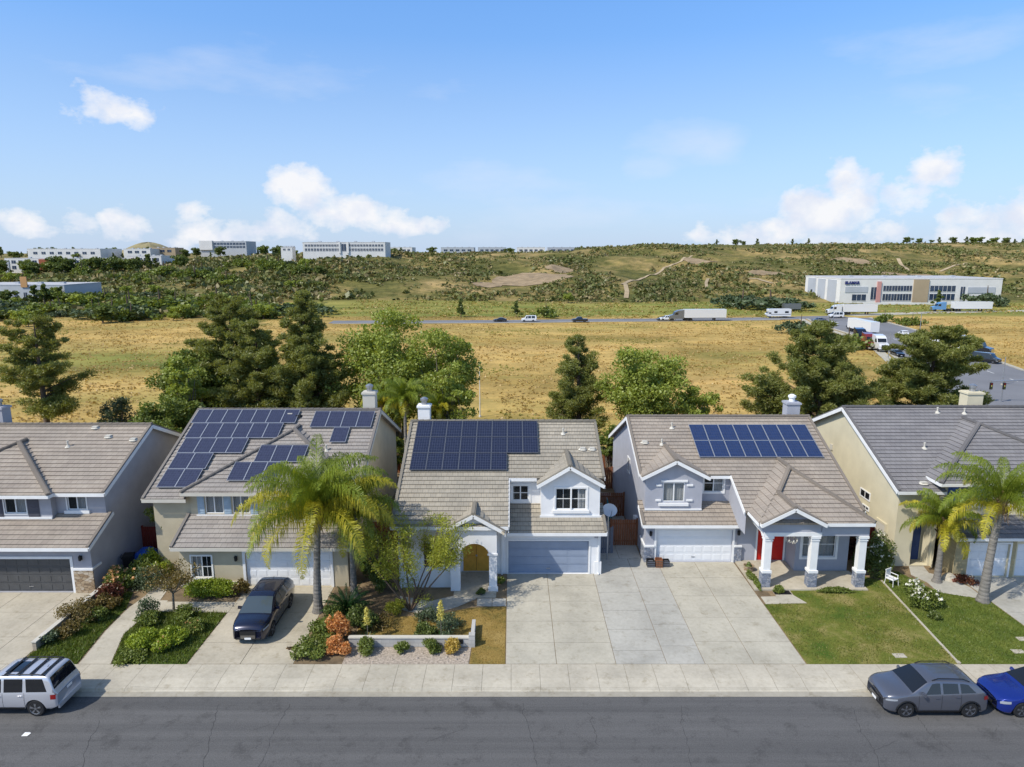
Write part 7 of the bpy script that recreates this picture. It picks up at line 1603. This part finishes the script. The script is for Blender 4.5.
# house number plaque: dark plate with pale strokes too small to read
k=MB(); k.box(-3.15,-2.4,30.49,30.519,.18,.4); pq=k.build('number_plaque',MT['black'],t)
MB().box(-2.05,-1.87,30.7,32.3,0,.45).build('wall_return',MT['block_wall'],t)
wallbox('garden_wall','low tan block wall along the right edge of the grey house driveway',-23.3,-23.12,30.2,35.9,.42,'tan_block','tan_trim')
wallbox('edging_strip','thin pale concrete edging running between the two front lawns',20.98,21.08,29.1,29.2,.03,'walk_concrete')
o=[c for c in C.objects if c.name.startswith('edging_strip') and c.parent is None][0]
m=MB(); m.beam((21.05,29.2,.02),(21.8,37.4,.02),.10,.06); m.build('strip',MT['walk_concrete'],o)
# arch over the side path
t=thing('garden_arch','white stucco arch with a small block on top at the side of the tan house','arch',(-20.3,39.2,0)); m=MB(); n=14; xc=-20.25; r=.75; zs=2.35
for i in range(n):
    a0,a1=math.pi*i/n,math.pi*(i+1)/n
    P=[(xc-math.cos(a0)*r,zs+math.sin(a0)*r*.55),(xc-math.cos(a1)*r,zs+math.sin(a1)*r*.55),(xc-math.cos(a1)*(r+.22),zs+math.sin(a1)*(r*.55+.24)),(xc-math.cos(a0)*(r+.22),zs+math.sin(a0)*(r*.55+.24))]
    m.extr(P,39.0,39.4)
m.build('arch_ring',MT['white_trim'],t); MB().box(xc-.16,xc+.16,38.98,39.42,zs+.6,zs+.95).build('keystone',MT['white_trim'],t)
for s in (-1,1):
    a=xc+s*(r+.11); MB().box(a-.12,a+.12,39.02,39.38,0,zs-.02).build('arch_pier',MT['tan_stucco'],t)
# bins
def bin_(label,x,y,rz,mat,h=1.05,w=.58,name='wheelie_bin'):
    t=thing(name,label,'bin',(x,y,0),rz); m=MB(); b0=w*.38; b1=w*.5
    P=[(-b0,-b0,.05),(b0,-b0,.05),(b0,b0,.05),(-b0,b0,.05)]; Q=[(-b1,-b1,h),(b1,-b1,h),(b1,b1,h),(-b1,b1,h)]
    m.poly(P[::-1]); 
    for i in range(4): j=(i+1)%4; m.poly([P[i],P[j],Q[j],Q[i]])
    m.box(-b1-.03,b1+.03,-b1-.03,-b1+.01,h-.08,h-.01); m.box(-b1-.03,b1+.03,b1-.01,b1+.03,h-.08,h-.01); m.build('bin_body',MT[mat],t,world=False)
    k=MB(); k.extr([(-b1-.04,h),(b1+.04,h),(b1+.02,h+.05),(-b1+.05,h+.09)],-b1-.02,b1+.02); k.build('lid',MT[mat],t,world=False)
    for s in (-1,1): MB().lathe((-b0+.02,s*b0-.03,.11),[(.11,0),(.11,.06)],12,'y').build('wheel',MT['rubber'],t,world=False)
    MB().tube([(-b1-.06,-b1*.7,h-.05),(-b1-.1,-b1*.7,h+.02),(-b1-.1,b1*.7,h+.02),(-b1-.06,b1*.7,h-.05)],.015,5).build('handle',MT['black'],t,world=False)
MT['bin_blue']=M('bin_blue',(.015,.08,.35),.5,.05); MT['tarp_blue']=M('tarp_blue',(.02,.10,.45),.55,.15,3,8,.5,.05)
bin_('black wheelie bin standing upright against the grey house side wall',-23.2,38.6,.3,'black')
t=thing('covered_pile','heap under a bright blue tarpaulin against the grey house side wall','tarp',(-22.9,39.7,0)); m=MB(); nx,ny=14,14
hgt=lambda i,j:(.95*math.sin(math.pi*min(1,max(0,i/nx)))**.5+.02)*math.sin(math.pi*j/ny)**.4+.08*noise.noise(Vector((i*.4,j*.4,1)))
for i in range(nx):
    for j in range(ny):
        f=lambda a,b:(-23.65+1.6*a/nx,38.9+1.9*b/ny,max(.02,hgt(a,b)))
        m.poly([f(i,j),f(i+1,j),f(i+1,j+1),f(i,j+1)])
m.build('tarpaulin',MT['tarp_blue'],t,smooth=True)
# crates and pots left of white garage door
for i,(x,y,w,h,mt,lab) in enumerate(((8.55,39.35,.45,.42,'black','black storage crate at the left foot of the white garage door'),(9.05,39.3,.42,.5,'wood_fence','brown wooden crate between two black crates by the white garage door'),(9.5,39.35,.4,.4,'black','black storage crate right of the brown one by the white garage door'))):
    t=thing('storage_crate',lab,'crate',(x,y,0)); m=MB(); m.box(x-w/2,x+w/2,y-w/2,y-w/2+.03,0.01,h); m.box(x-w/2,x+w/2,y+w/2-.03,y+w/2,0.01,h); m.box(x-w/2,x-w/2+.03,y-w/2+.03,y+w/2-.03,0.01,h); m.box(x+w/2-.03,x+w/2,y-w/2+.03,y+w/2-.03,0.01,h); m.box(x-w/2+.03,x+w/2-.03,y-w/2+.03,y+w/2-.03,0.01,.05); m.build('crate_body',MT[mt],t)
    k=MB(); 
    for j in range(3): k.box(x-w/2-.012,x+w/2+.012,y-w/2-.012,y-w/2-.002,h*(.18+.3*j),h*(.18+.3*j)+.05)
    k.box(x-w/2+.04,x+w/2-.04,y-w/2+.04,y+w/2-.04,.06,h*.7); k.build('contents',MT['bark' if i==1 else 'grey_fence'],t)
# planter and small statue near the red door
t=thing('stone_planter','weathered stone planter with stones left of the red door','planter',(14.3,38.8,0)); MB().lathe((14.35,38.6,.0),[(.22,0),(.26,.05),(.3,.38),(.34,.42),(.28,.42),(.24,.3)],12).build('pot',MT['stone_tan'],t)
m=MB(); m.lathe((14.35,38.6,.3),[(.24,0),(.1,.14),(.13,.22),(.05,.33)],8); m.build('plant',MT['leaf_dark'],t)
t=thing('door_mat','dark door mat at the front edge of the porch step','mat',(15.35,36.0,.0)); MB().box(14.95,15.8,35.78,36.15,.01,.035).build('mat',MT['black'],t); MB().box(14.9,15.85,35.74,36.19,.008,.02).build('mat_border',MT['rubber'],t)
# garden chair
def chair(label,x,y,rz,mat):
    t=thing('garden_chair',label,'chair',(x,y,0),rz); MB().box(-.25,.25,-.25,.25,.4,.44).build('seat',MT[mat],t,world=False)
    m=MB(); 
    for i in range(4): m.box(-.22+i*.13,-.16+i*.13,.24,.27,.44,.9)
    m.box(-.25,.25,.235,.275,.86,.93); m.build('backrest',MT[mat],t,world=False)
    for a in (-.23,.23):
        for b in (-.23,.23): MB().tube([(a,b,.4),(a*1.15,b*1.15,0)],.018,6).build('leg',MT[mat],t,world=False)
        k=MB(); k.box(a-.02,a+.02,-.22,.25,.62,.65); k.box(a-.015,a+.015,-.22,-.19,.44,.62); k.build('armrest',MT[mat],t,world=False)
chair('white metal garden chair beside the dark flowering bush',22.1,36.9,.5,'white_trim')
# rocks
def rock(label,x,y,r,mat='walk_concrete',h=.6):
    t=thing('garden_rock',label,'rock',(x,y,0)); m=MB(); n=10; rings=5; rng=random.Random(int(x*10))
    V=[[(x+math.cos(2*math.pi*i/n)*r*math.cos(k/rings*1.5)*(1+rng.uniform(-.15,.15)),y+math.sin(2*math.pi*i/n)*r*.8*math.cos(k/rings*1.5)*(1+rng.uniform(-.15,.15)),r*h*math.sin(k/rings*1.5)-.02) for i in range(n)] for k in range(rings)]
    for k in range(rings-1):
        for i in range(n): m.poly([V[k][i],V[k][(i+1)%n],V[k+1][(i+1)%n],V[k+1][i]])
    m.poly(V[-1]); m.build('stone',MT[mat],t)
rock('pale rounded boulder in the bed by the cream house garage',25.9,37.6,.42,h=1.); rock('smaller pale rock left of the rounded boulder',25.3,37.4,.2)
MT['brick_red']=M('brick_red',(.22,.09,.06),.9,.2,5)
wallbox('brick_edging','low red brick edging of the bed by the cream house garage',25.9,27.0,37.2,37.3,.08,'brick_red')
rng=random.Random(5)
for i in range(26):
    x=-7.7+i*.215+rng.uniform(-.08,.08); y=rng.uniform(29.25,30.3); rock_l=rng.uniform(.05,.12)
    rr=thing('garden_stone','small pale stone in the gravel strip below the white block wall','stone',(x,y,0),0,'stones in the gravel strip'); m=MB(); m.lathe((x,y,-.01),[(rock_l,0),(rock_l*.9,rock_l*.4),(rock_l*.45,rock_l*.75)],7); m.build('stone',MT['gravel'],rr)
# utility covers in lawn / litter
for x,y,lab in ((24.55,30.1,'pale utility cover in the green lawn, the one nearer the kerb'),(25.6,31.2,'small pale utility cover in the green lawn, right one'),(18.6,29.75,'grey utility box lid at the lawn edge above the compact SUV')):
    t=thing('utility_cover',lab,'utility cover',(x,y,0)); MB().box(x-.28,x+.28,y-.17,y+.17,0,.03).build('frame',MT['concrete'],t); MB().box(x-.24,x+.24,y-.13,y+.13,.03,.036).build('lid',MT['walk_concrete'],t)
a=gz(26,735,RZ); t=thing('paper_litter','scrap of white paper lying on the road at lower left','litter',(a.x,a.y,RZ)); m=MB(); m.poly([(a.x-.14,a.y-.08,RZ+.01),(a.x+.12,a.y-.1,RZ+.03),(a.x+.15,a.y+.08,RZ+.02),(a.x-.1,a.y+.1,RZ+.05)]); m.poly([(a.x-.1,a.y+.1,RZ+.05),(a.x+.15,a.y+.08,RZ+.02),(a.x+.05,a.y+.16,RZ+.012)]); m.build('paper',MT['white_trim'],t)
a=gz(291,649,0); t=thing('fallen_leaves','small brown heap of palm debris on the driveway near the palm','debris',(a.x,a.y,0)); rg=np.random.default_rng(2); npmesh('leaves',quads(cloud((a.x,a.y,.03),(.2,.1,.03),60,rg),.09,rg,2),MT['palm_boot'],t)
# satellite dish on a pole in the gap
t=thing('satellite_dish','white satellite dish on a pole in the gap beside the white house','satellite dish',(6.0,40.2,0)); p=Vector((6.05,40.1,3.35)); MB().tube([(6.0,40.25,0),(6.0,40.25,3.0),(6.05,40.2,3.3)],.04,8).build('pole',MT['steel'],t)
m=MB(); f=Vector((.15,-.75,.55)).normalized(); a_=f.cross(Vector((0,0,1))).normalized(); b_=a_.cross(f)
prev=None
for q,o_ in ((.05,-.10),(.5,-.07),(.85,-.02),(1,.02)):
    ring=[tuple(p+(a_*math.cos(2*math.pi*i/20)*1.15+b_*math.sin(2*math.pi*i/20))*.42*q+f*o_) for i in range(20)]
    if prev:
        for i in range(20): m.poly([prev[i],prev[(i+1)%20],ring[(i+1)%20],ring[i]])
    prev=ring
m.build('reflector',MT['dish'],t); MB().tube([tuple(p-b_*.4),tuple(p+f*.42-b_*.15)],.018,6).build('feed_arm',MT['grey_fence'],t)
# bits in the gap
wallbox('storage_box','white storage box behind the satellite dish pole',5.6,6.5,44.0,44.8,.7,'white_trim',cat='box')
t=thing('patio_umbrella','folded teal patio umbrella leaning in the narrow side yard','umbrella',(7.,45.,0)); MT['teal']=M('teal',(.05,.22,.25),.8,.2,4); MB().tube([(6.9,45.2,0),(6.6,45.2,2.3)],.025,6).build('pole',MT['steel'],t); MB().tube([(6.85,45.2,.6),(6.78,45.2,1.2),(6.63,45.2,2.2)],[.2,.15,.03],10).build('canopy',MT['teal'],t)
t=thing('folding_table','pale folding table behind the fence in the narrow side yard','table',(6.9,50,0)); MB().box(6.1,7.6,49.6,50.4,.72,.76).build('table_top',MT['white_trim'],t)
for a in (6.2,7.5):
    for b in (49.7,50.3): MB().tube([(a,b,0),(a,b,.72)],.02,6).build('leg',MT['steel'],t)
# drain pipes (downspouts) on house corners
for x,y,z,lab in (): pass
